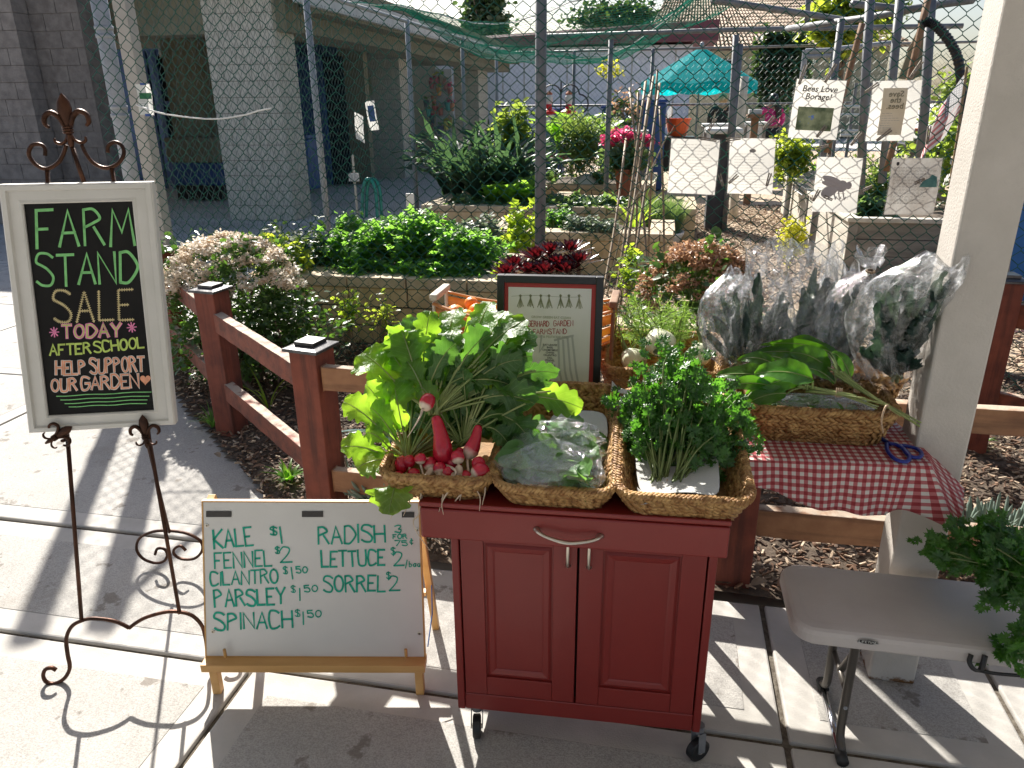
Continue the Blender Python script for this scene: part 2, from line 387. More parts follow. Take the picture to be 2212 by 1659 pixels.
M_path = mat('woodchip_ground', (.28, .20, .13), (.56, .45, .33), sc=45, rough=.95, bump=1.5, bsc=60)
M_chip = [mat('chip_%s' % n, c, c2, sc=40, rough=.85, bump=.4, bsc=200) for n, c, c2 in (('dark', (.045, .027, .018), (.11, .07, .045)), ('red', (.12, .065, .038), (.24, .14, .085)), ('pale', (.34, .25, .165), (.56, .45, .33)))]
M_far = mat('far_paving', (.42, .40, .37), (.55, .53, .5), sc=1.5, rough=.85)
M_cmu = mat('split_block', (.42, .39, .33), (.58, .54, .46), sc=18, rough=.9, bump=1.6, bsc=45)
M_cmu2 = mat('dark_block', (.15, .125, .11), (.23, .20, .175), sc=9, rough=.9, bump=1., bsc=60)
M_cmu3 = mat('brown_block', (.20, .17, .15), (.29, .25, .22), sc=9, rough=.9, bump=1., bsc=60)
M_block = mat('garden_block', (.48, .35, .19), (.66, .52, .33), sc=7, rough=.88, bump=.7, bsc=90, extra=spots(16, .68, (.22, .17, .11), .08, .5))
M_cap = mat('garden_cap', (.44, .35, .23), (.58, .48, .34), sc=9, rough=.85, bump=.6, bsc=90, extra=spots(26, .62, (.20, .15, .10), .05, .7))
M_galv = mat('galvanised_pipe', (.13, .132, .14), (.19, .195, .205), sc=14, rough=.6, metal=.1, bump=.1, bsc=120)
M_galv2 = mat('pale_galvanised_pipe', (.24, .25, .265), (.33, .34, .36), sc=14, rough=.55, metal=.1)
M_wire = mat('green_wire', (.006, .065, .042), (.010, .10, .066), sc=30, rough=.5, spec=.3)
M_wire2 = mat('grey_green_wire', (.03, .085, .075), rough=.5)
M_net = mat('green_netting', (.003, .15, .10), (.006, .21, .145), sc=4, rough=1, spec=.1, trans=.3, tcol=(.004, .26, .17))
M_white = mat('white_paint', (.62, .61, .58), (.70, .69, .66), sc=5, rough=.5, bump=.1, bsc=80)
M_post = mat('beige_steel_paint', (.40, .355, .31), (.45, .405, .355), sc=9, rough=.55, bump=.45, bsc=170, extra=chain(spots(30, .74, (.25, .19, .13), .02, .6)))
def rustfoot(nt, base):
    tc = nt.nodes.new('ShaderNodeTexCoord'); sp = nt.nodes.new('ShaderNodeSeparateXYZ'); nt.links.new(tc.outputs['Object'], sp.inputs[0])
    mr = nt.nodes.new('ShaderNodeMapRange'); mr.inputs[1].default_value = .0; mr.inputs[2].default_value = .055; mr.inputs[3].default_value = .62; mr.inputs[4].default_value = 0
    nt.links.new(sp.outputs[2], mr.inputs[0]); n = noise(nt, 45, 5); ad = nt.nodes.new('ShaderNodeMath'); ad.operation = 'MULTIPLY'; nt.links.new(mr.outputs[0], ad.inputs[0]); nt.links.new(n, ad.inputs[1])
    return mixc(nt, ramp(nt, ad.outputs[0], (0, 0, 0), (1, 1, 1), .22, .3), base, (.16, .07, .02))
M_post2 = mat('beige_steel_post', (.47, .435, .39), (.53, .49, .445), sc=9, rough=.55, bump=.45, bsc=170, extra=rustfoot)
M_blue = mat('blue_plastic', (.01, .05, .22), (.015, .07, .30), sc=3, rough=.4)
M_navy = mat('navy_paint', (.018, .055, .18), (.03, .09, .27), sc=3, rough=.5)
M_glass = mat('dark_glass', (.008, .012, .018), rough=.08, spec=.35)
M_wallw = mat('white_render', (.70, .73, .80), (.78, .80, .86), sc=2, rough=.9, bump=.3, bsc=30)
M_fasc = mat('maroon_fascia', (.17, .055, .06), (.21, .07, .075), sc=3, rough=.6)
M_olive = mat('olive_stucco', (.17, .155, .10), (.22, .20, .135), sc=5, rough=.9, bump=.3, bsc=50)
M_ltst = mat('pale_fascia', (.42, .42, .40), (.52, .52, .5), sc=4, rough=.8)
M_tile = mat('roof_tile', (.34, .235, .155), (.55, .43, .31), sc=1.5, rough=.8)
M_houst = mat('house_stucco', (.30, .27, .18), (.36, .33, .23), sc=3, rough=.9)
def redwood(nt, base):
    n = noise(nt, 26, 5, stretch=(1, 1, .08)); return mixc(nt, ramp(nt, n, (0, 0, 0), (.6,)*3, .5, .66), base, (.035, .012, .008))
def grainx(nt, base):
    n = noise(nt, 26, 5, stretch=(.07, 1, 1)); return mixc(nt, ramp(nt, n, (0, 0, 0), (.6,)*3, .48, .66), base, (.06, .025, .014))
M_red = mat('red_stain_post', (.13, .030, .017), (.21, .052, .028), sc=10, rough=.75, bump=.7, bsc=70, extra=redwood, bstretch=(1, 1, .1))
def railmix(nt, base):
    g = nt.nodes.new('ShaderNodeNewGeometry'); sp = nt.nodes.new('ShaderNodeSeparateXYZ'); nt.links.new(g.outputs['True Normal'], sp.inputs[0])
    n = noise(nt, 14, 6, stretch=(1, 1, 1)); ad = nt.nodes.new('ShaderNodeMath'); ad.operation = 'MULTIPLY'; nt.links.new(sp.outputs[2], ad.inputs[0]); nt.links.new(n, ad.inputs[1])
    return mixc(nt, ramp(nt, ad.outputs[0], (0, 0, 0), (.9,)*3, .36, .5), base, (.42, .34, .26))   # stain worn off the upper faces
M_rail = mat('red_stain_rail', (.16, .040, .022), (.25, .068, .035), sc=10, rough=.75, bump=.6, bsc=70, extra=chain(grainx, railmix))
M_brail = mat('brown_rail', (.21, .095, .045), (.31, .16, .08), sc=8, rough=.75, bump=.5, bsc=70, extra=chain(grainx, spots(14, .73, (.06, .025, .015), .03, .9), railmix))
M_gwood = mat('grey_weathered_wood', (.16, .145, .125), (.30, .275, .24), sc=12, rough=.85, bump=.6, bsc=60, stretch=(.15, 1, 1), extra=spots(22, .68, (.07, .055, .045), .04, .8))
M_pwood = mat('pale_weathered_wood', (.46, .42, .35), (.62, .58, .50), sc=12, rough=.85, bump=.4, bsc=60, stretch=(1, .15, 1), extra=spots(22, .66, (.26, .21, .16), .06, .8))
M_stake = mat('brown_stake', (.17, .09, .05), (.27, .16, .09), sc=20, rough=.8, bump=.4)
M_bamb = mat('bamboo', (.19, .125, .07), (.32, .23, .135), sc=16, rough=.6)
M_black = mat('black_paint', (.012, .012, .013), rough=.45)
M_peg = mat('clothespin_wood', (.17, .14, .115), (.28, .24, .19), sc=40, rough=.85)
M_cap2 = mat('metal_post_cap', (.045, .045, .05), (.10, .10, .105), sc=20, rough=.35, metal=.7, bump=.2, bsc=60)

# ================================================================= ground, paving, mulch
g = MB(); g.box((-320, -60, -.30), (320, 600, -.055)); one('ground', g, M_far, 'pale ground running to the horizon', 'ground', kind='structure', base=(0, 0, -.3))
base = MB(); base.box((-16, -1.5, -.05), (9, 2.065, -.012)); base.box((-16, 2.066, -.05), (-1.45, 14.8, -.012))
pv = one('pavement', base, M_joint, 'broom finished concrete pavement in slabs with dark joints', 'pavement', kind='structure', base=(0, 0, 0))
A_ = [-14.8, -12.0, -9.2, -7.8, -6.35, -4.6, -3.2, -1.06, .377, .955, 2.4, 3.85, 6, 9]; Bq = [-1.5, 0.05, 1.50, 2.06]
def slab(a0, b0, a1, b1, m=M_conc):
    q = .008; e = .085
    x0, y0, x1, y1 = a0+q, b0+q, a1-q, b1-q
    s_ = MB(); s_.box((x0, y0, -.02), (x1, y1, 0)); o = part('slab', s_, M_edge, pv, bevel=.006)
    if x1-x0 > .3 and y1-y0 > .3:
        s_ = MB(); s_.box((x0+e, y0+e, -.015), (x1-e, y1-e, .0015)); part('slab', s_, m, pv, bevel=.0012)
for i in range(len(A_)-1):
    for j in range(len(Bq)-1):
        if j == 0 and abs(A_[i]) > 4: continue
        slab(A_[i], Bq[j], A_[i+1], Bq[j+1])
for i in range(7):
    for j, (b0, b1) in enumerate(((2.065, 3.5), (3.5, 4.95), (4.95, 6.4), (6.4, 7.9), (7.9, 9.4))): slab(A_[i], b0, A_[i+1], b1)
far = MB(); far.box((-16, 9.41, -.04), (-1.5, 60, -.004)); one('corridor_paving', far, M_far, 'smooth grey paving under the covered walkway', 'paving', kind='structure', base=(0, 0, 0))

def sheet(name, poly, z0, m, label, nz=.012, step=.12):
    """ground sheet with an uneven top, clipped to poly"""
    P = np.array(poly); x0, y0 = P.min(0); x1, y1 = P.max(0); nx, ny = int((x1-x0)/step)+2, int((y1-y0)/step)+2
    X, Y = np.meshgrid(np.linspace(x0, x1, nx), np.linspace(y0, y1, ny), indexing='ij')
    Z = z0+nz*(np.sin(X*5.1+1)*np.sin(Y*4.3)+.6*np.sin(X*11+Y*9)+.5*np.sin(Y*17-X*6))
    def inside(x, y):
        c = np.zeros(x.shape, bool); n = len(P)
        for i in range(n):
            a, b = P[i], P[(i+1) % n]; k = (a[1] > y) != (b[1] > y); c ^= k & (x < (b[0]-a[0])*(y-a[1])/(b[1]-a[1]+1e-12)+a[0])
        return c
    G = np.stack([X, Y, Z], -1); mb = MB(); V = G.reshape(-1, 3); F = []
    cx = (X[:-1, :-1]+X[1:, 1:])/2; cy = (Y[:-1, :-1]+Y[1:, 1:])/2; k = inside(cx, cy)
    for i, j in zip(*np.nonzero(k)): F.append((i*ny+j, (i+1)*ny+j, (i+1)*ny+j+1, i*ny+j+1))
    mb.add(V, F); o = one(name, mb, m, label, 'ground', kind='structure', base=(0, 0, 0), smooth=True); return o, inside
BED = [(-1.30, 2.075), (9, 2.075), (9, 4.5), (-5, 4.5), (-3.6, 4.42), (-2.42, 3.20), (-1.97, 2.82), (-1.57, 2.44), (-1.38, 2.2)]
_, in1 = sheet('mulch_bed', BED, .012, M_soil, 'dark mulch bed behind the rail fence', step=.05, nz=.006)
GAR = [(-2.5, 4.3), (12, 4.3), (12, 26), (-2.6, 26)]
_, in2 = sheet('garden_path', GAR, .004, M_path, 'wood chip garden path among the raised beds', nz=.010, step=.2)
def chips(name, n, rect, fin, size, mats, label, z=.02, weights=(.45, .35, .2), k=None):
    x0, y0, x1, y1 = rect; P = np.stack([rng.uniform(x0, x1, n), rng.uniform(y0, y1, n), np.zeros(n)], 1); P = P[fin(P[:, 0], P[:, 1])]
    if k is not None: P = P[k(P)]
    P[:, 2] = z+rng.uniform(-.006, .014, len(P)); root = None; pick = rng.choice(len(mats), len(P), p=weights)
    for q, m in enumerate(mats):
        Q = P[pick == q]; mb = MB(); M3 = rotm(len(Q), .55)*np.stack([size*rng.uniform(.5, 1.5, len(Q)), size*.38*rng.uniform(.5, 1.3, len(Q)), size*.16*rng.uniform(.6, 1.4, len(Q))], 1)[:, None, :]
        mb.inst(CHIP, M3, Q)
        if root is None: root = one(name, mb, m, label, 'mulch', kind='stuff', base=(0, 0, 0))
        else: o = part('chips', mb, m, root); o['kind'] = 'stuff'
chips('bark_mulch', 36000, (-3.6, 2.09, 3.2, 4.4), in1, .026, M_chip, 'loose bark mulch chips strewn over the bed behind the rails', z=.024)
chips('path_chips', 22000, (-1.2, 4.4, 3.4, 12), in2, .040, M_chip, 'pale wood chips covering the garden path', z=.02, weights=(.08, .24, .68))

# ================================================================= chain link
def chainlink(mb, p, q, z0, z1, dh=.073, dv=.080, r=.0017, sides=4, twist=True, wob=0., sag=None):
    """zigzag wires from grid point p to q (horizontal), heights z0..z1, hooked into each other"""
    p = np.array(p, float); q = np.array(q, float); L = np.linalg.norm(q-p); d = (q-p)/L; nrm = np.array((-d[1], d[0])); n = int(L/(dh/2)); m = int((z1-z0)/(dv/2))
    for k in range(n):
        x0 = k*dh/2; P = []
        for i in range(m+1):
            s_ = (i+k) % 2; x = x0+(dh/2 if s_ else 0)*1.; z = z0+i*dv/2; off = (.0024 if s_ else -.0024)
            xx = x+wob*math.sin(z*3.1+k*.05); pt = p+d*xx; dz = dv*.07 if twist else 0
            for t in ((-1, 1) if twist and 0 < i < m else (0,)):
                e = pt+nrm*(off*(t if twist else 1))+nrm*wob*2*math.sin(k*.11)*math.sin(z*2); P.append((e[0], e[1], z+t*dz))
        if sag: P = [sag(a) for a in P]
        mb.tube(P, r, sides, caps=False)
FB = 4.03
def pipe(mb, a, b, z0, z1, r=.03, n=12): mb.tube([(a, b, z0), (a, b, (z0+z1)/2), (a, b, z1)], r, n)
cf = T('chain_link_fence', 'green coated chain link fence with grey posts along the front of the garden', 'fence', (0, FB, 0))
mb = MB(); chainlink(mb, (-3.22, FB-.035), (4.6, FB-.035), .04, 2.36, wob=.004, r=.0022); o = cf.part('wire_mesh', mb, M_wire, ab=True, kind='stuff')
for u, v in ((1169, 0),):
    a = at(u, v, FB)[0]; mb = MB(); pipe(mb, a, FB, 0, 2.42, .029); cf.part('post', mb, M_galv, ab=True, smooth=True)
for a in (2.16, 4.6):
    mb = MB(); pipe(mb, a, FB, 0, 2.42, .029); cf.part('post', mb, M_galv, ab=True, smooth=True)
mb = MB(); mb.beam((-3.17, FB+.27, 0), (-3.17, FB+.27, 2.5), .085, .085); cf.part('corner_post', mb, M_post, ab=True, bevel=.004, label='square beige corner post at the left end')
# side fence running back
sf = T('chain_link_fence', 'chain link side fence running back beside the covered walkway', 'fence', (-3.15, 6.7, 0))
mb = MB(); chainlink(mb, (-3.12, 4.35), (-3.12, 14.3), .05, 2.36, r=.0016, sides=3, twist=False); sf.part('wire_mesh', mb, M_wire2, ab=True, kind='stuff')
for b in (6.7, 9.39, 11.95, 14.36):
    mb = MB(); pipe(mb, -3.15, b, 0, 2.44); sf.part('post', mb, M_galv2, ab=True, smooth=True)
mb = MB(); mb.tube([(-3.15, 4.3, 2.42), (-3.15, 9, 2.42), (-3.15, 14.36, 2.42)], .021, 8); sf.part('top_rail', mb, M_galv2, ab=True, smooth=True)
# back fence
bf = T('chain_link_fence', 'chain link back fence in front of the long white wall', 'fence', (-1, 14.4, 0))
mb = MB(); chainlink(mb, (-3.1, 14.36), (8.6, 14.36), .05, 2.30, r=.0017, sides=3, twist=False, dh=.095, dv=.105); bf.part('wire_mesh', mb, M_wire2, ab=True, kind='stuff')
for u, v in ((1240, 112), (1410, 118)):
    a = at(u, v, 14.36)[0]; mb = MB(); pipe(mb, a, 14.4, 0, 2.36); bf.part('post', mb, M_galv, ab=True, smooth=True)
for z in (2.36, 1.45):
    mb = MB(); mb.tube([(-3.15, 14.42, z), (0, 14.42, z), (8.6, 14.42, z)], .021, 8); bf.part('rail', mb, M_galv, ab=True, smooth=True)
# inner frame of pipes on the right (cage for the net)
cg = T('garden_cage', 'grey pipe cage over the garden beds holding the green net', 'cage', (1, 9.5, 0))
def tubeline(thing, name, pts, r, m, n=8, **k):
    mb = MB(); mb.tube(pts, r, n); return thing.part(name, mb, m, ab=True, smooth=True, **k)
a9 = [(1320, 86, 9.4), (1600, 95, 9.4), (1818, 40, 7.4)]
for u, v, b in a9:
    p = at(u, v, b); tubeline(cg, 'post', [(p[0], b, 0), (p[0], b, 1.2), (p[0], b, p[2])], .03, M_galv)
tubeline(cg, 'rail', [at(1180, 78, 9.4), at(1600, 64, 9.4), at(2080, 56, 9.4)], .026, M_galv)
tubeline(cg, 'rail', [at(1540, 0, 7.4), at(1700, 24, 8), at(1840, 46, 8.6)], .03, M_galv)
tubeline(cg, 'rail', [at(1700, 62, 9), at(1860, 40, 8), at(2100, -3, 6.6)], .03, M_galv)
tubeline(cg, 'rail', [at(1840, 8, 7), at(1960, 20, 7.3), at(2100, 0, 6.4)], .028, M_galv)
tubeline(cg, 'post', [at(1745, -30, 9.2), at(1745, 20, 9.2), at(1742, 66, 9.2)], .026, M_galv)
tubeline(cg, 'post', [at(1880, -10, 6.5), at(1868, 200, 6.5), at(1858, 420, 6.5)], .034, M_galv)
tubeline(cg, 'post', [at(1945, -10, 6.8), at(1925, 200, 6.8), at(1905, 395, 6.8)], .034, M_galv)
tubeline(cg, 'post', [at(2012, -10, 6.2), at(1998, 230, 6.2), at(1980, 430, 6.2)], .034, M_galv)
tubeline(cg, 'post', [at(1590, 75, 9.4), at(1581, 240, 9.4), at(1576, 330, 9.4)], .034, M_galv)
# green net slung overhead
def netz(s_, t): return 2.42+.55*s_**3-.42*math.sin(math.pi*min(1, max(0, s_)))*(.45+.55*math.sin(math.pi*t*1.0)**2)+.05*math.sin(13*s_+5*t)-.10*math.sin(math.pi*t*3)**2*math.sin(math.pi*s_)
nb = MB(); na, nbq = 70, 92
def npt(s_, t):
    return (-3.15+(3.9)*s_+.15*math.sin(9*t), 7.6+6.4*t+.2*math.sin(6*s_), netz(s_, t)+.012*math.sin(60*s_+40*t))
for i in range(na+1): nb.tube([npt(i/na, k/40) for k in range(41)], .0019, 3, caps=False)
for j in range(nbq+1): nb.tube([npt(k/40, j/nbq) for k in range(41)], .0019, 3, caps=False)
cgn = T('garden_net', 'green knotted net sagging over the top of the garden cage', 'net', (-.6, 10, 1.9)); cgn.part('mesh', nb, M_net, ab=True, kind='stuff')
mb = MB(); mb.tube([npt(k/20, .02) for k in range(21)], .006, 5); cgn.part('edge_cord', mb, M_white, ab=True)
mb = MB(); mb.tube([npt(k/20, .45) for k in range(21)], .005, 5); cgn.part('edge_cord', mb, M_white, ab=True)

# ================================================================= raised beds of garden block
def blockwall(parent, p, q, z1, courses=2, L=.40, h=.155, th=.20, cap=.07, m=M_block, gap=.008):
    p = np.array(p, float); q = np.array(q, float); Ld = np.linalg.norm(q-p); d = (q-p)/Ld; n = np.array((-d[1], d[0])); hh = (z1-cap)/courses
    def bx(mb, x0, x1, y0, y1, z0, z1_):
        V = [(*(p+d*x+n*y), z) for z in (z0, z1_) for x, y in ((x0, y0), (x1, y0), (x1, y1), (x0, y1))]
        mb.add(V, [(3, 2, 1, 0), (4, 5, 6, 7), (0, 1, 5, 4), (1, 2, 6, 5), (2, 3, 7, 6), (3, 0, 4, 7)])
    core = MB(); bx(core, .01, Ld-.01, .015, th-.015, 0, z1-cap-.004); parent.part('mortar', core, M_joint, ab=True)
    for c in range(courses):
        x = -L/2*(c % 2)
        while x < Ld-1e-3:
            x0, x1 = max(0, x), min(Ld, x+L)
            if x1-x0 > .03:
                mb = MB(); o_ = rng.uniform(-.003, .003); bx(mb, x0+gap/2, x1-gap/2, o_, th+o_, c*hh+gap/2, (c+1)*hh-gap/2); parent.part('block', mb, m, ab=True, bevel=.006)
            x += L
    x = 0
    while x < Ld-1e-3:
        x1 = min(Ld, x+L); mb = MB(); bx(mb, x+gap/2, x1-gap/2, -.012, th+.012, z1-cap, z1+rng.uniform(-.002, .002)); parent.part('cap', mb, M_cap, ab=True, bevel=.006); x = x1
def soilbox(parent, a0, b0, a1, b1, z):
    X, Y = np.meshgrid(np.linspace(a0, a1, 24), np.linspace(b0, b1, 14), indexing='ij'); Z = z+.015*np.sin(X*9)*np.sin(Y*11)+.01*np.sin(X*23+Y*19)
    mb = MB(); mb.grid(np.stack([X, Y, Z], -1)); parent.part('soil', mb, M_soil, ab=True, smooth=True)
def bed(label, a0, b0, a1, b1, z1, courses=2, sides='flrb', L=.40):
    t = T('raised_bed', label, 'planter', ((a0+a1)/2, b0, 0))
    blockwall(t, (a0, b0), (a1, b0), z1, courses, L)
    if 'l' in sides: blockwall(t, (a0, b1), (a0, b0+.205), z1, courses, L)
    if 'r' in sides: blockwall(t, (a1, b0+.205), (a1, b1), z1, courses, L)
    soilbox(t, a0+.2, b0+.2, a1-.2, b1, z1-.07); return t
bed('long tan block planter directly behind the chain link, full of parsley', -2.38, 4.42, -.98, 5.35, .455, 3)
bed('low tan block planter in front right of the grey fence post', -.72, 4.60, 1.05, 5.2, .16, 1)
bed('tan block planter with capped wall in the middle of the garden', -1.62, 6.70, .10, 7.6, .40, 2)
bed('tan block planter of leafy greens at the left behind the parsley', -2.75, 8.35, -1.15, 9.9, .41, 2)
bed('tan block planter of strawberries right of the post', -1.02, 8.45, .35, 9.6, .40, 2)
bed('farthest tan block planter under the fennel fronds', -2.4, 10.6, -.15, 12.6, .43, 2)

# grey timber planters on the right
def woodbox(label, a0, b0, a1, b1, z1, n=4, m=M_gwood):
    t = T('timber_planter', label, 'planter', ((a0+a1)/2, b0, 0)); h = z1/n
    for i in range(n):
        for nm, lo, hi, mm in (('plank', (a0+.03, b0, i*h+.003), (a1, b0+.035, (i+1)*h-.003), M_gwood), ('plank', (a0, b0+.04, i*h+.003), (a0+.035, b1, (i+1)*h-.003), M_pwood)):
            mb = MB(); o_ = rng.uniform(-.002, .002); mb.box((lo[0]+o_, lo[1]+o_, lo[2]), (hi[0]+o_, hi[1]+o_, hi[2])); t.part(nm, mb, mm, ab=True, bevel=.003)
    mb = MB(); mb.box((a0-.012, b0-.022, 0), (a0+.06, b0-.002, z1-.004)); t.part('corner_board', mb, M_black if 0 else M_gwood, ab=True, bevel=.003)
    for lo, hi in (((a0-.03, b0-.04, z1), (a1, b0+.06, z1+.035)), ((a0-.03, b0+.065, z1), (a0+.07, b1, z1+.033))):
        mb = MB(); mb.box(lo, hi); t.part('cap_board', mb, M_pwood, ab=True, bevel=.004)
    soilbox(t, a0+.04, b0+.04, a1, b1, z1-.05); return t
woodbox('grey weathered timber planter nearest the fence at the right', 1.50, 6.55, 3.4, 8.5, .56, 4)
woodbox('weathered timber planter behind the one with the dark face', 1.62, 9.2, 3.2, 11.2, .50, 4)

# ================================================================= rail fence
rf = T('rail_fence', 'low red stained rail fence with square capped posts round the mulch bed', 'fence', (-1.107, 2.237, 0))
PR = [(-1.155, 2.235), (-1.985, 2.955), (-2.83, 3.78), (.29, 2.165), (2.1, 2.165)]
def capost(t, a, b, h, rot, w_=.108, m=M_red):
    c, s_ = math.cos(rot), math.sin(rot); tr = lambda V: np.stack([V[:, 0]*c-V[:, 1]*s_+a, V[:, 0]*s_+V[:, 1]*c+b, V[:, 2]], 1)
    mb = MB(); mb.box((-w_/2, -w_/2, 0), (w_/2, w_/2, h-.018), tr); o = t.part('post', mb, m, ab=True, bevel=.004)
    mb = MB(); mb.box((-w_*.64, -w_*.64, h-.018), (w_*.64, w_*.64, h-.008), tr); mb.add(tr(np.array([(-w_*.62, -w_*.62, h-.007), (w_*.62, -w_*.62, h-.007), (w_*.62, w_*.62, h-.007), (-w_*.62, w_*.62, h-.007), (-w_*.38, -w_*.38, h), (w_*.38, -w_*.38, h), (w_*.38, w_*.38, h), (-w_*.38, w_*.38, h)])), [(0, 1, 5, 4), (1, 2, 6, 5), (2, 3, 7, 6), (3, 0, 4, 7), (4, 5, 6, 7)])
    mb.box((-w_*.36, -w_*.36, h), (w_*.36, w_*.36, h+.012), tr); t.part('post_cap', mb, M_cap2, ab=True, parent=o, bevel=.0015)
for i, (a, b) in enumerate(PR[:3]): capost(rf, a, b, .725, R(-10 if i == 0 else -8))
capost(rf, PR[3][0], PR[3][1], .70, 0); capost(rf, 2.1, 2.165, .70, 0)
def rail(t, p, q, z, h=.085, th=.038, m=M_rail):
    mb = MB(); N = 14; p = np.array((*p, z)); q = np.array((*q, z)); d = (q-p)/np.linalg.norm(q-p); n = np.array((-d[1], d[0], 0)); G = []
    for i in range(N+1):
        c = p+(q-p)*i/N; k = rng.uniform(-.002, .002, 4)
        G.append([c+n*(th/2+k[0])+np.array((0, 0, -h/2)), c-n*(th/2+k[1])+np.array((0, 0, -h/2+k[2])), c-n*(th/2)+np.array((0, 0, h/2+k[3])), c+n*(th/2)+np.array((0, 0, h/2+k[1]))])
    mb.grid(G, close=True); mb.F += [[0+mb.n-4*(N+1), 1+mb.n-4*(N+1), 2+mb.n-4*(N+1), 3+mb.n-4*(N+1)], [mb.n-1, mb.n-2, mb.n-3, mb.n-4]]
    return t.part('rail', mb, m, ab=True, bevel=.003)
for z in (.57, .235):
    rail(rf, (-1.19, 2.268), (-1.96, 2.93), z, .088, .045); rail(rf, (-2.01, 2.98), (-2.81, 3.75), z, .088, .045); rail(rf, (-2.86, 3.82), (-3.2, 4.15), z, .088, .045)
rail(rf, (-1.10, 2.205), (.24, 2.15), .615, .085, .04, M_brail); rail(rf, (-1.10, 2.205), (.24, 2.15), .225, .085, .04, M_brail)
rail(rf, (.345, 2.15), (2.05, 2.15), .635, .075, .04, M_brail); rail(rf, (.345, 2.15), (2.05, 2.15), .245, .095, .04, M_brail)
# second length of rail fence at the far right
rf2 = T('rail_fence', 'dark stained rail fence section at the far right beyond the beige post', 'fence', (1.40, 3.35, 0))
capost(rf2, 1.40, 3.35, .80, 0, .11)
rail(rf2, (1.455, 3.34), (2.6, 2.7), .64, .10, .045); rail(rf2, (1.455, 3.34), (2.6, 2.7), .25, .10, .045)

# ================================================================= beige posts
t = T('steel_post', 'tall beige painted square steel post with rusty foot beside the bench table', 'post', (.684, 1.826, 0))
mb = MB(); mb.box((-.058, -.056, 0), (.058, .056, 2.9)); t.part('shaft', mb, M_post2, bevel=.006)
p = ata(2046, 384, .6254)-np.array((.684, 1.826, 0)); mb = MB()
for dy, dz, r_ in ((0, 0, .007), (.011, -.006, .005), (-.010, .006, .004), (.016, -.016, .004)): mb.add([(-.0586, p[1]+dy+r_*math.cos(a)*(1+.4*math.sin(3*a)), p[2]+dz+r_*math.sin(a)*(1+.3*math.cos(4*a))) for a in np.linspace(0, 5.9, 11)], [tuple(range(11))])
t.part('paint_chip', mb, M_white)

cp = T('unseen_walkway_canopy', 'unseen pale walkway canopy roof overhead carried by the beige steel post', 'canopy', (.684, 1.826, 2.9))  # out of view above the frame, put in to darken and warm the shade
mb = MB(); mb.box((-3.4, -4.5, 2.905), (7, 1.74, 3.02)); cp.part('roof', mb, M_white, ab=True); mb = MB(); mb.box((-3.4, 1.76, 2.902), (7, 1.90, 3.06)); cp.part('edge_beam', mb, M_post, ab=True)
for a in (-2.4, -.9, 2.2, 3.8): mb = MB(); mb.box((a, -4.5, 2.78), (a+.09, 1.74, 2.90)); cp.part('rafter', mb, M_post, ab=True)
# ================================================================= school building on the left
bd = T('school_building', 'grey split block school building with columned covered walkway', 'building', (-7, 10, 0))
def bxp(t, name, lo, hi, m, bev=.0, **k):
    mb = MB(); mb.box(lo, hi); return t.part(name, mb, m, ab=True, bevel=bev, **k)
def courses(t, name, lo, hi, m, h=.2, L=.4):
    """block column or wall: courses with recessed joints"""
    mb = MB(); mb.box((lo[0]+.012, lo[1]+.012, lo[2]), (hi[0]-.012, hi[1]-.012, hi[2])); t.part('mortar', mb, M_cmu2, ab=True)
    z = lo[2]; mb = MB(); i = 0
    while z < hi[2]-.01:
        x = lo[0]-(L/2 if i % 2 else 0)
        while x < hi[0]-.01:
            x0, x1 = max(lo[0], x), min(hi[0], x+L)
            if x1-x0 > .05: mb.box((x0+.004, lo[1], z+.004), (x1-.004, hi[1], min(z+h, hi[2])-.004))
            x += L
        z += h; i += 1
    t.part(name, mb, m, ab=True, kind='stuff')
zc = 2.62
for i, (u0, u1, v, b, nm) in enumerate(((497, 636, 467, 9.6, 'column'), (792, 876, 385, 15.9, 'column'), (985, 1037, 320, 22, 'column'))):
    p, q = atz(u0, v), at(u1, v, b); p = at(u0, v, b); courses(bd, nm, (p[0], b, 0), (q[0], b+.55+.3*i, 2.93 if i == 0 else zc), M_cmu)
# wall left of the pipe and the dark recesses
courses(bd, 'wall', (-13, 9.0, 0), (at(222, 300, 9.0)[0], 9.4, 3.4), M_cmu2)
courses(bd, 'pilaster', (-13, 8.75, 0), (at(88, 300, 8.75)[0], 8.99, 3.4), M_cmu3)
bxp(bd, 'back_wall', (-13, 14.9, 0), (-6.3, 15.1, 3.), M_navy)
bxp(bd, 'side_wall', (-8.3, 12.0, 0), (-8.1, 30, 3.), M_olive)
bxp(bd, 'beam', (-13, 9.70, 2.38), (-4.86, 10.1, 2.93), M_olive)
bxp(bd, 'beam', (-5.55, 10.12, 2.40), (-4.86, 24, zc), M_olive)
bxp(bd, 'roof_slab', (-13, 9.3, 2.935), (-4.55, 24, 3.05), M_olive); bxp(bd, 'soffit', (-13, 10.11, zc+.003), (-4.55, 24, 2.70), M_olive)
bxp(bd, 'fascia', (-4.548, 9.3, 2.66), (-4.47, 24, 2.90), M_ltst, .004)
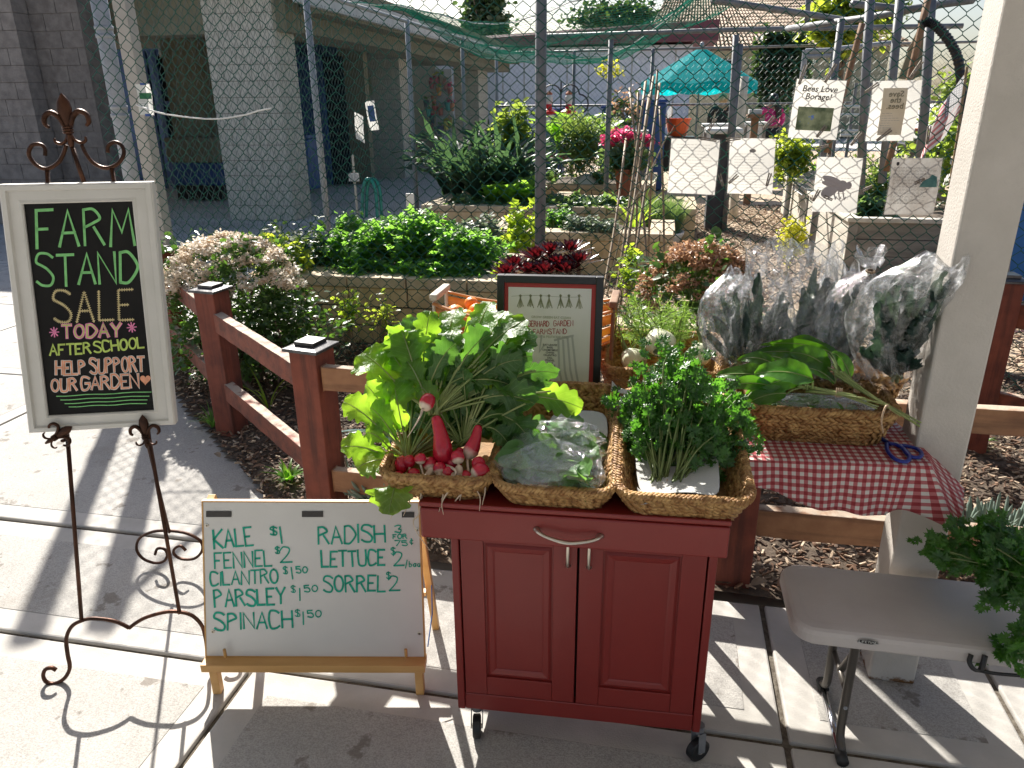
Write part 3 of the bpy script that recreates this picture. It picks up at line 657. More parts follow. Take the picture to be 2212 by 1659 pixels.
# glazed doors with blue frame
bdoor = 13.2
p0 = at(322, 100, bdoor); p1 = at(462, 390, bdoor)
gl = bxp(bd, 'glazing', (p0[0], bdoor, .02), (p1[0]+1.0, bdoor+.03, 2.45), M_glass)
for u in (326, 348, 395, 462): a = at(u, 200, bdoor)[0]; bxp(bd, 'mullion', (a-.05, bdoor-.06, .02), (a+.05, bdoor-.003, 2.45), M_navy, parent=gl)
for z in (.12, .85, 1.55, 2.42): bxp(bd, 'transom', (p0[0], bdoor-.05, z-.05), (p1[0], bdoor-.004, z+.05), M_navy, parent=gl)
q0, q1 = at(340, 90, bdoor-.07), at(402, 122, bdoor-.07); bxp(bd, 'notice', (q0[0], bdoor-.08, q1[2]), (q1[0], bdoor-.065, q0[2]), M_ltst)
bxp(bd, 'doorway', (at(603, 95, 14.2)[0], 14.2, .02), (at(690, 95, 14.2)[0], 14.26, 2.36), M_navy)
bxp(bd, 'doorway', (at(694, 95, 14.3)[0], 14.3, .02), (at(735, 95, 14.3)[0], 14.36, 2.36), M_glass)
bxp(bd, 'inner_wall', (at(736, 95, 14.8)[0], 14.6, .0), (at(790, 95, 14.8)[0], 14.8, 2.6), M_olive)
# blue benches / bins under the canopy
t = T('blue_bin', 'long blue storage bin under the walkway between the glass doors and the wide column', 'bin', at(420, 400, 11.6)*np.array((1, 1, 0)))
p0, p1 = at(365, 330, 11.6), at(470, 330, 11.6)
mb = MB(); mb.box((p0[0], 11.6, .25), (p1[0], 12.3, .62)); t.part('body', mb, M_navy, ab=True, bevel=.02)
mb = MB(); mb.box((p0[0]-.03, 11.55, .625), (p1[0]+.03, 12.35, 1.02)); t.part('lid', mb, M_blue if 0 else M_olive, ab=True, bevel=.03)
mb = MB(); mb.box((p0[0]+.02, 11.62, .02), (p1[0]-.02, 12.2, .245)); t.part('base', mb, M_black, ab=True)
t = T('recycling_cart', 'blue recycling bin in the doorway between the two nearer columns', 'bin', (at(640, 330, 12.6)[0], 12.6, 0))
p0, p1 = at(604, 330, 12.6), at(668, 330, 12.6)
mb = MB(); mb.prism([(p0[0]+.05, .08), (p1[0]-.05, .08), (p1[0], .95), (p0[0], .95)], 12.6, 13.2, ax=1); t.part('body', mb, M_navy, ab=True, bevel=.03)
mb = MB(); mb.box((p0[0]-.02, 12.55, .955), (p1[0]+.02, 13.25, 1.02)); t.part('lid', mb, M_navy, ab=True, bevel=.02)
# downpipe
t = T('downpipe', 'fat grey plastic downpipe with clamps in front of the dark block wall', 'pipe', (-3.62, 4.75, 0))
a = at(250, 200, 4.75)[0]; mb = MB(); mb.tube([(a, 4.75, 0), (a, 4.75, 1.5), (a, 4.75, 3)], .052, 20); t.part('pipe', mb, M_galv2, ab=True, smooth=True)
for v in (60, 78, 232, 250):
    z = at(250, v, 4.75)[2]; mb = MB(); mb.tube([(a, 4.75, z-.012), (a, 4.75, z), (a, 4.75, z+.012)], .058, 20); t.part('clamp', mb, M_galv2, ab=True, smooth=True)
# ================================================================= far wall, roofs, house
fwl = T('classroom_block', 'long white walled building with maroon fascia at the back', 'building', (-4, 27, 0))
yb = 27.
def farp(u, v, b=yb): return at(u, v, b)
bxp(fwl, 'wall', (farp(800, 200)[0], yb, 0), (farp(1490, 200)[0], yb+5, farp(1180, 103)[2]), M_wallw)
zf0 = farp(1180, 102)[2]
mb = MB(); z0 = zf0+.01
mb.add([(farp(800, 150)[0]-1, yb-.5, z0), (farp(1545, 150)[0], yb-.5, z0+.05), (farp(1545, 150)[0], yb-.3, z0+.66), (farp(800, 150)[0]-1, yb-.3, z0+.16), (farp(800, 150)[0]-1, yb+5, z0), (farp(1545, 150)[0], yb+5, z0+.05), (farp(1545, 150)[0], yb+5, z0+.66), (farp(800, 150)[0]-1, yb+5, z0+.16)],
       [(0, 1, 2, 3), (7, 6, 5, 4), (3, 2, 6, 7), (0, 4, 5, 1), (1, 5, 6, 2), (0, 3, 7, 4)]); fwl.part('fascia', mb, M_fasc, ab=True)
for k in range(9):
    a = farp(1085+k*46, 200)[0]; bxp(fwl, 'wall_joint', (a, yb-.012, .1), (a+.05, yb-.002, zf0-.1), M_ltst)
hs = T('tiled_house', 'low house with barrel tile roof behind the teal umbrella', 'house', (6, 36, 0))
hb = 36.
e0, e1 = at(1380, 120, hb), at(1975, 110, hb); rz = at(1500, 110, hb)[2]; top = at(1500, -10, hb+5)[2]
bxp(hs, 'wall', (e0[0]+.8, hb+.6, 0), (e1[0]-.8, hb+9, rz+.2), M_houst)
wn = bxp(hs, 'window', (at(1528, 130, hb)[0], hb+.5, at(1528, 165, hb)[2]), (at(1600, 130, hb)[0], hb+.59, at(1528, 128, hb)[2]), M_ltst)
bxp(hs, 'pane', (at(1534, 130, hb)[0], hb+.46, at(1528, 163, hb)[2]), (at(1594, 130, hb)[0], hb+.495, at(1528, 131, hb)[2]), M_glass, parent=wn)
def tileroof(t, P00, P10, P11, P01, nc, nr):
    """slope quad eaves P00-P10, ridge P01-P11 covered in half-round tiles, each row its own step"""
    P00, P10, P11, P01 = map(lambda q: np.array(q, float), (P00, P10, P11, P01)); n = np.cross(P10-P00, P01-P00); n /= np.linalg.norm(n)
    mb = MB(); mb.add([P00-n*.03, P10-n*.03, P11-n*.03, P01-n*.03], [(0, 1, 2, 3)]); t.part('roof', mb, M_tile, ab=True)
    mb = MB()
    for j in range(nr):
        t0, t1 = j/nr, (j+1.12)/nr
        for i in range(nc):
            s_ = (i+.5)/nc; lo = P00+(P10-P00)*s_; hi = P01+(P11-P01)*s_; wv = ((P10-P00)/nc*(1-t0)+(P11-P01)/nc*t0)*.40
            a, b = lo+(hi-lo)*t0, lo+(hi-lo)*min(1, t1); V = []
            for c_, lift in ((a, .06), (b, .015)):
                for k in range(5): th = math.pi*k/4; V.append(c_+wv*math.cos(th)+n*(.09*math.sin(th)+lift))
            mb.add(V, [(k, k+1, k+6, k+5) for k in range(4)]+[(0, 1, 2, 3, 4)])
    o = t.part('tiles', mb, M_tile, ab=True, kind='stuff'); return o
zr = at(1700, 5, 41)[2]
tileroof(hs, (e0[0], hb, rz), (e1[0], hb, rz), (at(1760, 40, 41)[0], 41.5, at(1560, -6, 41.5)[2]), (at(1440, 0, 41)[0], 41.5, at(1560, -12, 41.5)[2]), 64, 17)

# ================================================================= foliage materials
L_dark = leafm('dark_leaf', (.018, .035, .016), (.04, .07, .03), .3, (.06, .12, .02))
L_tree = leafm('tree_leaf', (.06, .11, .03), (.11, .18, .045), .5, (.30, .42, .06))
L_ytree = leafm('yellow_green_leaf', (.09, .15, .025), (.16, .23, .04), .5, (.42, .55, .05))
L_pars = leafm('parsley_leaf', (.05, .13, .028), (.085, .20, .045), .5, (.24, .52, .06))
L_jade = leafm('jade_leaf', (.035, .075, .022), (.07, .13, .035), .25, (.14, .32, .04), rough=.3)
L_lett = leafm('lettuce_leaf', (.07, .16, .02), (.12, .24, .035), .5, (.30, .60, .05))
L_kaled = leafm('garden_kale_leaf', (.025, .055, .035), (.05, .09, .06), .3, (.08, .18, .06))
L_berry = leafm('strawberry_leaf', (.05, .10, .05), (.10, .16, .09), .35, (.20, .36, .08), rough=.3)
L_thyme = leafm('thyme_leaf', (.08, .11, .08), (.17, .21, .16), .3, (.2, .28, .15))
L_yel = leafm('lime_leaf', (.11, .19, .02), (.20, .29, .035), .5, (.42, .62, .04))
L_gold = leafm('golden_leaf', (.42, .42, .03), (.55, .52, .05), .4, (.8, .8, .05))
L_fenn = leafm('fennel_frond', (.07, .13, .04), (.12, .19, .06), .4, (.28, .42, .08))
L_aeon = leafm('aeonium_leaf', (.030, .004, .008), (.07, .010, .014), .15, (.16, .008, .015), rough=.25)
L_agav = leafm('agave_leaf', (.11, .19, .18), (.19, .28, .26), .15, (.2, .3, .2), rough=.45)
L_chalk = leafm('chalkstick_leaf', (.15, .21, .17), (.26, .32, .26), .1, (.2, .3, .2), rough=.5)
L_pink = leafm('pink_petal', (.45, .03, .12), (.65, .10, .22), .4, (.8, .05, .2))
L_flo = leafm('jade_flower', (.70, .54, .38), (.88, .78, .62), .35, (.95, .8, .6), sc=14)
L_flo2 = leafm('dry_flower', (.30, .17, .10), (.46, .28, .17), .3, (.6, .35, .2), sc=14)
M_stem = mat('green_stem', (.10, .15, .04), (.18, .22, .07), sc=12, rough=.5)
M_bark = mat('bark', (.09, .065, .045), (.17, .13, .10), sc=20, rough=.9, bump=1, bsc=60)
M_twig = mat('dry_twig', (.20, .15, .10), (.32, .25, .17), sc=20, rough=.8)
M_terra = mat('terracotta', (.30, .09, .045), (.40, .14, .07), sc=6, rough=.8)

def planting(name, label, cat, base, group=None): return T(name, label, cat, base, group=group)
def shrub(name, label, cat, c, r, n, size, m, tmpl=OV, shell=.45, stemm=M_bark, stems=10, group=None, out=False, sr=.006, tilt=1.3):
    t = T(name, label, cat, (c[0], c[1], max(0, c[2]-r[2]*1.05)), group=group)
    mb = MB(); foliage(mb, n, c, r, size, tmpl, shell, tilt=tilt, out=out); t.part('leaves', mb, m, ab=True, kind='stuff')
    mb = MB(); stalks(mb, stems, (c[0], c[1], max(.0, c[2]-r[2]*1.05)), (r[0]*.2, r[1]*.2, .0), (c[0], c[1], c[2], r[0]*.75, r[1]*.75, r[2]*.5), sr, 5, seed=n); t.part('stems', mb, stemm, ab=True)
    return t
def tree(label, u, v0, v1, u0, u1, b, n, size, m, cat='tree', seed=3, shell=.35, name='tree'):
    """crown between photo heights v1 (top) and v0 (bottom) and sides u0,u1 at distance b"""
    pl, pr, tp, bt = at(u0, v0, b), at(u1, v0, b), at(u, v1, b), at(u, v0, b); cx = (pl[0]+pr[0])/2; rx = (pr[0]-pl[0])/2; cz = (tp[2]+bt[2])/2; rz_ = (tp[2]-bt[2])/2
    t = T(name, label, cat, (cx, b, 0)); rg = np.random.default_rng(seed); mb = MB(); k = 7
    for i in range(k):
        a = rg.uniform(0, 6.28); q = rg.uniform(.2, .62); c = (cx+math.cos(a)*rx*q, b+math.sin(a)*rx*q*.6, cz+rg.uniform(-.5, .5)*rz_)
        foliage(mb, n//k, c, (rx*rg.uniform(.35, .6), rx*.5, rz_*rg.uniform(.35, .6)), size, OV, shell)
    foliage(mb, n//4, (cx, b, cz), (rx, rx*.6, rz_), size, OV, .2); t.part('crown', mb, m, ab=True, kind='stuff')
    mb = MB(); zb = max(bt[2]+.2, .6); mb.tube([(cx, b, 0), (cx+.05, b, zb*.5), (cx, b+.05, zb), (cx+.1, b, cz)], [rx*.10, rx*.08, rx*.07, rx*.03], 8)
    for i in range(6):
        a = i*1.05; mb.tube(bez((cx, b, zb*.8), (cx+math.cos(a)*rx*.3, b+math.sin(a)*rx*.3, zb+rz_*.5), (cx+math.cos(a)*rx*.65, b+math.sin(a)*rx*.4, cz+rz_*.4*math.sin(i*2)), 6), np.linspace(rx*.04, rx*.012, 6), 5)
    t.part('trunk', mb, M_bark, ab=True, smooth=True); return t
tree('big dark evergreen tree between the teal umbrella and the pink jacket woman', 1672, 225, 55, 1606, 1748, 31, 15000, .20, L_dark, seed=5, shell=.1)
tree('leafy yellow green tree rising behind the grey cage frame at the right', 1815, 125, -60, 1735, 1905, 14, 6500, .12, L_ytree, seed=8)
tree('bright green tree at the far right beside the flag', 2055, 330, 120, 1985, 2190, 20, 3600, .14, L_tree, seed=11)
tree('dark pine top above the white wall, left of the grey fence post', 1050, 95, -70, 985, 1110, 38, 3000, .26, L_dark, seed=13)
tree('grey green tree behind the net, right of the grey fence post', 1330, 90, -10, 1215, 1440, 42, 4500, .28, L_dark, seed=17)
tree('round green tree behind the tiled house', 1900, 90, -60, 1820, 1960, 44, 3000, .28, L_tree, seed=19)
tree('low hedge like tree at the right edge beyond the blue box', 2250, 300, 80, 2130, 2400, 26, 3000, .2, L_tree, seed=21)

# ================================================================= umbrella
M_teal = mat('teal_canvas', (.002, .19, .23), (.004, .24, .28), sc=3, rough=.9, spec=.15, trans=.42, tcol=(.003, .50, .55))
ub = 18.; ap = at(1516, 100, ub); rm = at(1398, 178, ub); rx = at(1625, 190, ub)[0]; rr = (rx-rm[0])/2*1.13; uc = ((rx+rm[0])/2, ub)
t = T('market_umbrella', 'teal canvas garden umbrella with scalloped valance and folded ribs', 'umbrella', (*uc, 0))
cn = t
for k in range(8):
    a0, a1 = math.pi*2*k/8+.2, math.pi*2*(k+1)/8+.2; G = []
    for i in range(7):
        s_ = i/6; row = []
        for j in range(5):
            a = a0+(a1-a0)*j/4; q = rr*s_*(1-.04*math.sin(math.pi*j/4)*s_); z = ap[2]-(ap[2]-rm[2])*s_**1.02-.07*math.sin(math.pi*j/4)*s_
            row.append((uc[0]+q*math.cos(a), uc[1]+q*math.sin(a), z))
        G.append(row)
    G.append([(p[0], p[1], p[2]-.16-.05*math.sin(math.pi*j/4)) for j, p in enumerate(G[-1])])
    mb = MB(); mb.grid(G); t.part('panel', mb, M_teal, ab=True)
mb = MB(); mb.tube([(*uc, 0), (*uc, 1.2), (*uc, ap[2])], .022, 8); t.part('pole', mb, M_galv, ab=True)
mb = MB(); mb.lathe([(.03, 0), (.05, .03), (.04, .07), (.01, .09)], (*uc, ap[2]), 8); t.part('finial', mb, M_galv2, ab=True)

# ================================================================= people far in the garden
M_skin = mat('skin', (.42, .24, .17), rough=.6); M_hair = mat('black_hair', (.01, .008, .008), rough=.45); M_mag = mat('magenta_jacket', (.50, .02, .17), (.62, .04, .24), sc=9, rough=.8, bump=.5, bsc=30)
M_trs = mat('black_trousers', (.012, .012, .015), rough=.8); M_fair = mat('fair_hair', (.38, .26, .15), rough=.6)
def skin(name, pts, edges, rad, m, parent, sub=1):
    me = bpy.data.meshes.new(name); me.from_pydata(pts, edges, []); o = bpy.data.objects.new(name, me); COL.objects.link(o); o.parent = parent
    o.modifiers.new('skin', 'SKIN')
    me.skin_vertices[0].data[0].use_root = True
    for i, r_ in enumerate(rad): me.skin_vertices[0].data[i].radius = r_ if isinstance(r_, tuple) else (r_, r_)
    s_ = o.modifiers.new('sub', 'SUBSURF'); s_.levels = sub+1; s_.render_levels = sub+1; me.materials.append(m); return o
def person(label, u, v, b, jm, hm, hand_up=True, rot=0):
    hd = at(u, v, b); t = T('person', label, 'person', (hd[0], b, 0), rot=rot); H = hd[2]; k = H/1.6
    P = [(0, 0, .92), (0, 0, 1.08), (0, 0, 1.28), (0, 0, 1.38), (0, -.01, 1.44), (0, -.02, 1.53),
         (-.09, 0, .86), (-.10, .01, .48), (-.10, .03, .08), (-.10, -.10, .03), (.09, 0, .86), (.11, .01, .48), (.11, .03, .08), (.11, -.10, .03),
         (-.17, 0, 1.34), (-.26, .02, 1.12), (-.17, .12, 1.30) if hand_up else (-.24, .1, .92), (-.13, .14, 1.40) if hand_up else (-.24, .12, .84),
         (.17, 0, 1.34), (.24, .05, 1.10), (.17, -.02, .95), (.15, -.05, .90)]
    P = [(x*k, y*k, z*k) for x, y, z in P]
    E = [(0, 1), (1, 2), (2, 3), (3, 4), (4, 5), (0, 6), (6, 7), (7, 8), (8, 9), (0, 10), (10, 11), (11, 12), (12, 13), (3, 14), (14, 15), (15, 16), (16, 17), (3, 18), (18, 19), (19, 20), (20, 21)]
    rd = [(.15, .10), (.12, .09), (.15, .10), (.10, .07), .045, (.075, .09), .085, .06, .04, .035, .085, .06, .04, .035, .05, .04, .032, .03, .05, .04, .032, .03]
    skin('body', P, E, rd, M_skin, t.o)
    q = [0, 1, 2, 3, 14, 15, 16, 18, 19, 20]; mp = {a: i for i, a in enumerate(q)}
    skin('jacket', [P[i] for i in q], [(mp[a], mp[c]) for a, c in E if a in mp and c in mp], [tuple(x+.022 for x in rd[i]) if isinstance(rd[i], tuple) else rd[i]+.024 for i in q], jm, t.o)
    q = [0, 6, 7, 8, 10, 11, 12]; mp = {a: i for i, a in enumerate(q)}
    skin('trousers', [P[i] for i in q], [(mp[a], mp[c]) for a, c in E if a in mp and c in mp], [tuple(x+.016 for x in rd[i]) if isinstance(rd[i], tuple) else rd[i]+.018 for i in q], M_trs, t.o)
    mb = MB(); mb.lathe([(.01, .0), (.085, .03), (.115, .10), (.11, .17), (.07, .225), (.01, .245)], (0, -.03*k, 1.39*k), 14, sc=(.88, 1.0))
    if hm is M_hair: mb.tube([(.04, -.09, 1.50), (.10, -.12, 1.38), (.13, -.13, 1.22), (.12, -.12, 1.12)], [.06, .07, .06, .02], 8)
    t.part('hair', mb, hm, smooth=True); return t
person('woman seen from behind in a magenta jacket with long black hair', 1672, 204, 18, M_mag, M_hair, True)
person('person with fair hair and dark clothes standing under the teal umbrella', 1563, 204, 18.6, M_trs, M_fair, False)

# ================================================================= garden plants
# parsley mound in the first bed
t = T('parsley_plant', 'wide bright green parsley mound spilling over the block wall behind the fence', 'plant', (-1.75, 4.9, .4))
mb = MB()
for c, r, n in (((-2.05, 4.85, .56), (.26, .26, .14), 1900), ((-1.70, 4.95, .60), (.30, .30, .20), 3200), ((-1.36, 4.85, .56), (.26, .24, .16), 2200), ((-1.15, 4.8, .50), (.16, .2, .12), 900), ((-1.95, 4.62, .46), (.2, .14, .08), 700), ((-1.45, 4.58, .46), (.3, .12, .08), 900), ((-2.16, 5.0, .62), (.12, .12, .16), 500)): foliage(mb, int(n*.8), c, r, .050, LB, .5, tilt=1.0)
t.part('leaves', mb, L_pars, ab=True, kind='stuff')
mb = MB(); stalks(mb, 110, (-1.7, 4.85, .40), (.3, .12, 0), (-1.7, 4.9, .60, .55, .3, .12), .0022, 4, seed=4); t.part('stems', mb, M_stem, ab=True)
# dark kale and tall leaves on the far-left bed
def bigleafplant(label, c, n, L, wid, m, prof=blade, seed=1, up=.9, spread=.6, name='kale_plant', cat='plant', lobe=.3, crinkle=.2, cup=.2, group=None, wave=.1, stemm=M_stem, nm='leaf'):
    rg = np.random.default_rng(seed); t = T(name, label, cat, c, group=group); c = np.array(c, float)
    for i in range(n):
        a = i*2.4+rg.uniform(-.3, .3); d = np.array((math.cos(a), math.sin(a), 0)); l = L*rg.uniform(.65, 1.1); e = up*rg.uniform(.7, 1.15)
        p1 = c+d*l*.25*spread+np.array((0, 0, l*e*.75)); p2 = c+d*l*spread*rg.uniform(.8, 1.3)+np.array((0, 0, l*e*rg.uniform(.55, 1.05)))
        mb = MB(); mb.grid(leafgrid(c+d*.01, p1, p2, wid*rg.uniform(.8, 1.2), prof, nrm=(-d[0]*.3, -d[1]*.3, 1), nu=11, nv=5, lobe=lobe, crinkle=crinkle, cup=cup, wave=wave, seed=seed*50+i)); t.part(nm, mb, m, ab=True, smooth=True)
    return t
for i, (u, v, b) in enumerate(((985, 385, 9.1), (1030, 392, 8.9), (1085, 388, 9.0), (1130, 380, 9.2), (965, 380, 9.7), (1008, 380, 9.9), (1058, 380, 9.8), (1108, 380, 9.95))):
    p = at(u, v, b); bigleafplant('dark arching kale plant, %s behind the parsley' % ('leftmost', 'second from the left', 'third from the left', 'nearest the grey post', 'back left behind the others', 'back row second', 'back row third', 'back row beside the citrus shrub')[i], (p[0], b, .34), 30, 1.0, .050, L_kaled, blade, lobe=.5, crinkle=.5, seed=i+2, group='kale plants in the left bed')
for i, (u, b) in enumerate(((1062, 8.62), (1098, 8.55), (1132, 8.6), (1152, 8.7))):
    p = at(u, 420, b); bigleafplant('bright green upright lettuce, %s in front of the dark kale' % ('first from the left', 'second from the left', 'third from the left', 'last beside the grey post')[i], (p[0], b, .36), 12, .36, .09, L_lett, spoon, seed=i+30, spread=.5, name='lettuce_plant', crinkle=.12, group='lettuces in front of the kale')
shrub('citrus_shrub', 'small glossy citrus shrub standing above the kale, left of the grey post', 'shrub', (*at(1110, 262, 9.9)[:2], at(1110, 262, 9.9)[2]-.12), (.30, .24, .40), 900, .085, L_tree, stems=9, shell=.1)
shrub('fennel_plant', 'feathery pale green fennel cloud right of the grey fence post', 'plant', (*at(1255, 305, 10.9)[:2], at(1255, 305, 10.9)[2]), (.56, .4, .40), 9000, .035, L_fenn, shell=.2, stemm=M_stem, stems=60, sr=.004, out=True)
for i, (u, v, b, s_) in enumerate(((1205, 285, 11.2, .5), (1240, 265, 11.5, .5), (1310, 280, 11.3, .45), (1195, 372, 10.8, .30), (1300, 385, 10.7, .32), (1342, 370, 10.8, .34))):
    p = at(u, v+30, b); bigleafplant(('light green chard clump above the fennel at its left', 'tall light green chard clump above the fennel', 'light green chard clump at the right of the fennel', 'dark green cabbage leaves left below the fennel', 'broad cabbage leaves right of the white bag', 'broad cabbage leaves beside the terracotta pot')[i], (p[0], b, max(.38, p[2]-.05)), 8, s_, .10, L_lett if i < 3 else L_berry, spoon, seed=i+60, spread=.8, name='chard_plant', crinkle=.1)
def groundcover(label, u0, u1, v, b, z, n, size, m, hgt=.07, name='strawberry_plants', dep=.28, tm=LB, cat='plants'):
    a0, a1 = at(u0, v, b)[0], at(u1, v, b)[0]; t = T(name, label, cat, ((a0+a1)/2, b, z)); mb = MB(); k = max(2, int((a1-a0)/.22))
    for i in range(k):
        foliage(mb, n//k, (a0+(a1-a0)*(i+.5)/k, b+rng.uniform(-.05, .1), z+hgt*.5), ((a1-a0)/k*.8, dep, hgt*rng.uniform(.7, 1.3)), size, tm, .3, tilt=.9)
    o = t.part('leaves', mb, m, ab=True, kind='stuff'); mb = MB(); stalks(mb, n//25, ((a0+a1)/2, b, z-.02), ((a1-a0)*.25, dep*.4, 0), ((a0+a1)/2, b, z+hgt*.4, (a1-a0)*.5, dep, hgt*.4), .002, 3, seed=n); t.part('stems', mb, M_stem, ab=True); return t
groundcover('low strawberry plants in the bed right of the grey post', 1180, 1350, 425, 8.75, .36, 900, .11, L_berry)
groundcover('low leafy plants in the left bed under the lettuces', 985, 1155, 430, 8.65, .36, 900, .10, L_berry)
groundcover('grey green thyme spilling over the middle planter', 1225, 1330, 490, 6.78, .36, 2600, .034, L_thyme, .10, 'thyme_plant', .14, OV, 'plant')
groundcover('soft grey lavender clump at the left corner of the middle planter', 985, 1075, 480, 6.5, .30, 2600, .045, L_thyme, .16, 'lavender_plant', .2, OV, 'plant')
groundcover('small green herb clump in the middle planter', 1180, 1232, 470, 7.1, .36, 900, .045, L_pars, .14, 'herb_plant', .14, LB, 'plant')
shrub('lime_leaf_plant', 'lime green leafy plant in front of the middle planter left of the grey post', 'plant', (*at(1125, 500, 5.9)[:2], at(1125, 500, 5.9)[2]-.03), (.15, .15, .24), 330, .065, L_yel, tmpl=LB, stemm=M_stem, stems=12, sr=.003)
shrub('golden_shrub', 'small golden yellow shrub on the wood chip path', 'shrub', (*at(1712, 515, 6.0)[:2], at(1712, 515, 6.0)[2]), (.11, .10, .17), 900, .026, L_gold, stems=9, sr=.003)
for i, (u, v, b) in enumerate(((585, 560, 4.45), (625, 545, 4.5))):
    p = at(u, v, b); shrub('nandina_plant', 'sprig of yellow green leaves through the chain link, %s' % ('beside the white jade flowers', 'left of the parsley')[i], 'plant', (p[0], b, p[2]-.05), (.15, .1, .17), 190, .065, L_ytree, stemm=M_twig, stems=9, sr=.003)
p = at(605, 650, 4.35); shrub('dark_shrub', 'dark shrub in the shade between the jade bush and the block planter', 'shrub', (p[0], 4.75, .38), (.26, .22, .36), 1500, .05, L_dark, stems=9)
# trailing vines along the fence foot
for i, (u0, u1, v0, v1, b, n) in enumerate(((715, 790, 610, 735, 4.15, 260), (790, 870, 620, 740, 4.15, 160), (1320, 1400, 555, 640, 4.3, 240), (1345, 1385, 520, 600, 4.5, 160), (1060, 1110, 560, 610, 4.25, 120))):
    c = at((u0+u1)/2, (v0+v1)/2, b); rx_ = abs(at(u1, v0, b)[0]-at(u0, v0, b)[0])/2; rz_ = abs(at(u0, v0, b)[2]-at(u0, v1, b)[2])/2
    t = shrub('climbing_vine', ('thin leafy vine before the block planter, left strand', 'sparse leafy vine before the block planter, right strand', 'lime leaved vine right of the framed menu', 'tall thin vine beside the bamboo stakes', 'low lime vine left of the red succulent')[i], 'plant', tuple(c), (rx_, .1, rz_), int(n*.7), .034, L_yel if i != 1 else L_ytree, stemm=M_twig, stems=16, sr=.0022, shell=.05)
    mb = MB(); stalks(mb, 6, (c[0], b, .02), (.08, .03, 0), (c[0], b, c[2], rx_, .1, rz_), .0025, 4, seed=i+9); t.part('runners', mb, M_twig, ab=True)
# chives in a white bowl
p = atz(1418, 532, 0); ch = T('chive_pot', 'green chives growing in a wide white bowl planter', 'planter', (p[0], p[1], 0)); zt = .17
mb = MB(); mb.lathe([(.18, 0), (.24, zt*.3), (.285, zt*.8), (.29, zt), (.27, zt), (.25, zt-.03), (.01, zt-.04)], (0, 0, 0), 28); ch.part('bowl', mb, M_white, smooth=True)
mb = MB()
for i in range(1300):
    a = rng.uniform(0, 6.28); q = .23*rng.uniform(0, 1)**.6; x, y = q*math.cos(a), q*math.sin(a); l = rng.uniform(.2, .40); lx, ly = rng.normal(0, .08, 2); w_ = .003
    mb.add([(x-w_, y, zt-.03), (x+w_, y, zt-.03), (x+lx*.5+w_, y+ly*.5, zt+l*.6), (x+lx*.5-w_, y+ly*.5, zt+l*.6), (x+lx*1.2, y+ly*1.2, zt+l)], [(0, 1, 2, 3), (3, 2, 4)])
ch.part('chives', mb, L_berry, kind='stuff')
# pink kalanchoe in terracotta
p = at(1350, 392, 9.9); t = T('potted_kalanchoe', 'pink flowering plant in a terracotta pot behind the bamboo stakes', 'potted plant', (p[0], 9.9, .36)); zr_ = .34
mb = MB(); mb.lathe([(.09, 0), (.13, zr_*.85), (.15, zr_*.86), (.15, zr_), (.13, zr_), (.02, zr_-.04)], (0, 0, 0), 20); t.part('pot', mb, M_terra, smooth=False)
mb = MB(); foliage(mb, 900, (0, 0, zr_+.14), (.34, .24, .22), .08, OV, .4); t.part('leaves', mb, L_berry, kind='stuff')
mb = MB()
for c, r in (((-.06, 0, zr_+.42), .14), ((.10, -.02, zr_+.36), .15), ((-.2, 0, zr_+.34), .11), ((.24, 0, zr_+.34), .10)): foliage(mb, 220, c, (r*1.2, r, r*.6), .05, OV, .5)
t.part('flowers', mb, L_pink, kind='stuff')
p = at(1205, 342, 10.6); t = T('pink_flowers', 'small cluster of pink flowers right of the grey post', 'flowers', tuple(p)); mb = MB(); foliage(mb, 120, (0, 0, 0), (.16, .08, .07), .05, OV, .4); t.part('petals', mb, L_pink, kind='stuff'); mb = MB(); stalks(mb, 8, (0, 0, -.25), (.03, .03, 0), (0, 0, 0, .12, .05, .03), .004, 4); t.part('stems', mb, M_stem)
# aloe like yellow green blades
p = at(1375, 420, 7.9); bigleafplant('yellow green strap leaved plant among the bamboo stakes', (p[0], 7.9, .1), 26, .62, .022, L_yel, blade, seed=91, spread=.6, name='strap_leaf_plant', lobe=0, crinkle=0, wave=0)
# bags and pot oddments on the far beds
p = at(1270, 376, 10.8); t = T('white_sack', 'folded white sack lying by the cabbage leaves', 'sack', (p[0], 10.8, .42)); G = [[(.22*math.cos(a)*s_*(1+.1*math.sin(3*a)), .15*math.sin(a)*s_, .14*(1-s_**2)+.02*math.sin(5*a)*s_) for a in np.linspace(0, 2*np.pi, 20)] for s_ in np.linspace(.05, 1, 7)]; mb = MB(); mb.grid(G); t.part('cloth', mb, M_white, smooth=True); mb = MB(); mb.tube([(-.05, 0, .12), (0, 0, .19), (.05, 0, .13)], .012, 6); t.part('knot', mb, M_white)
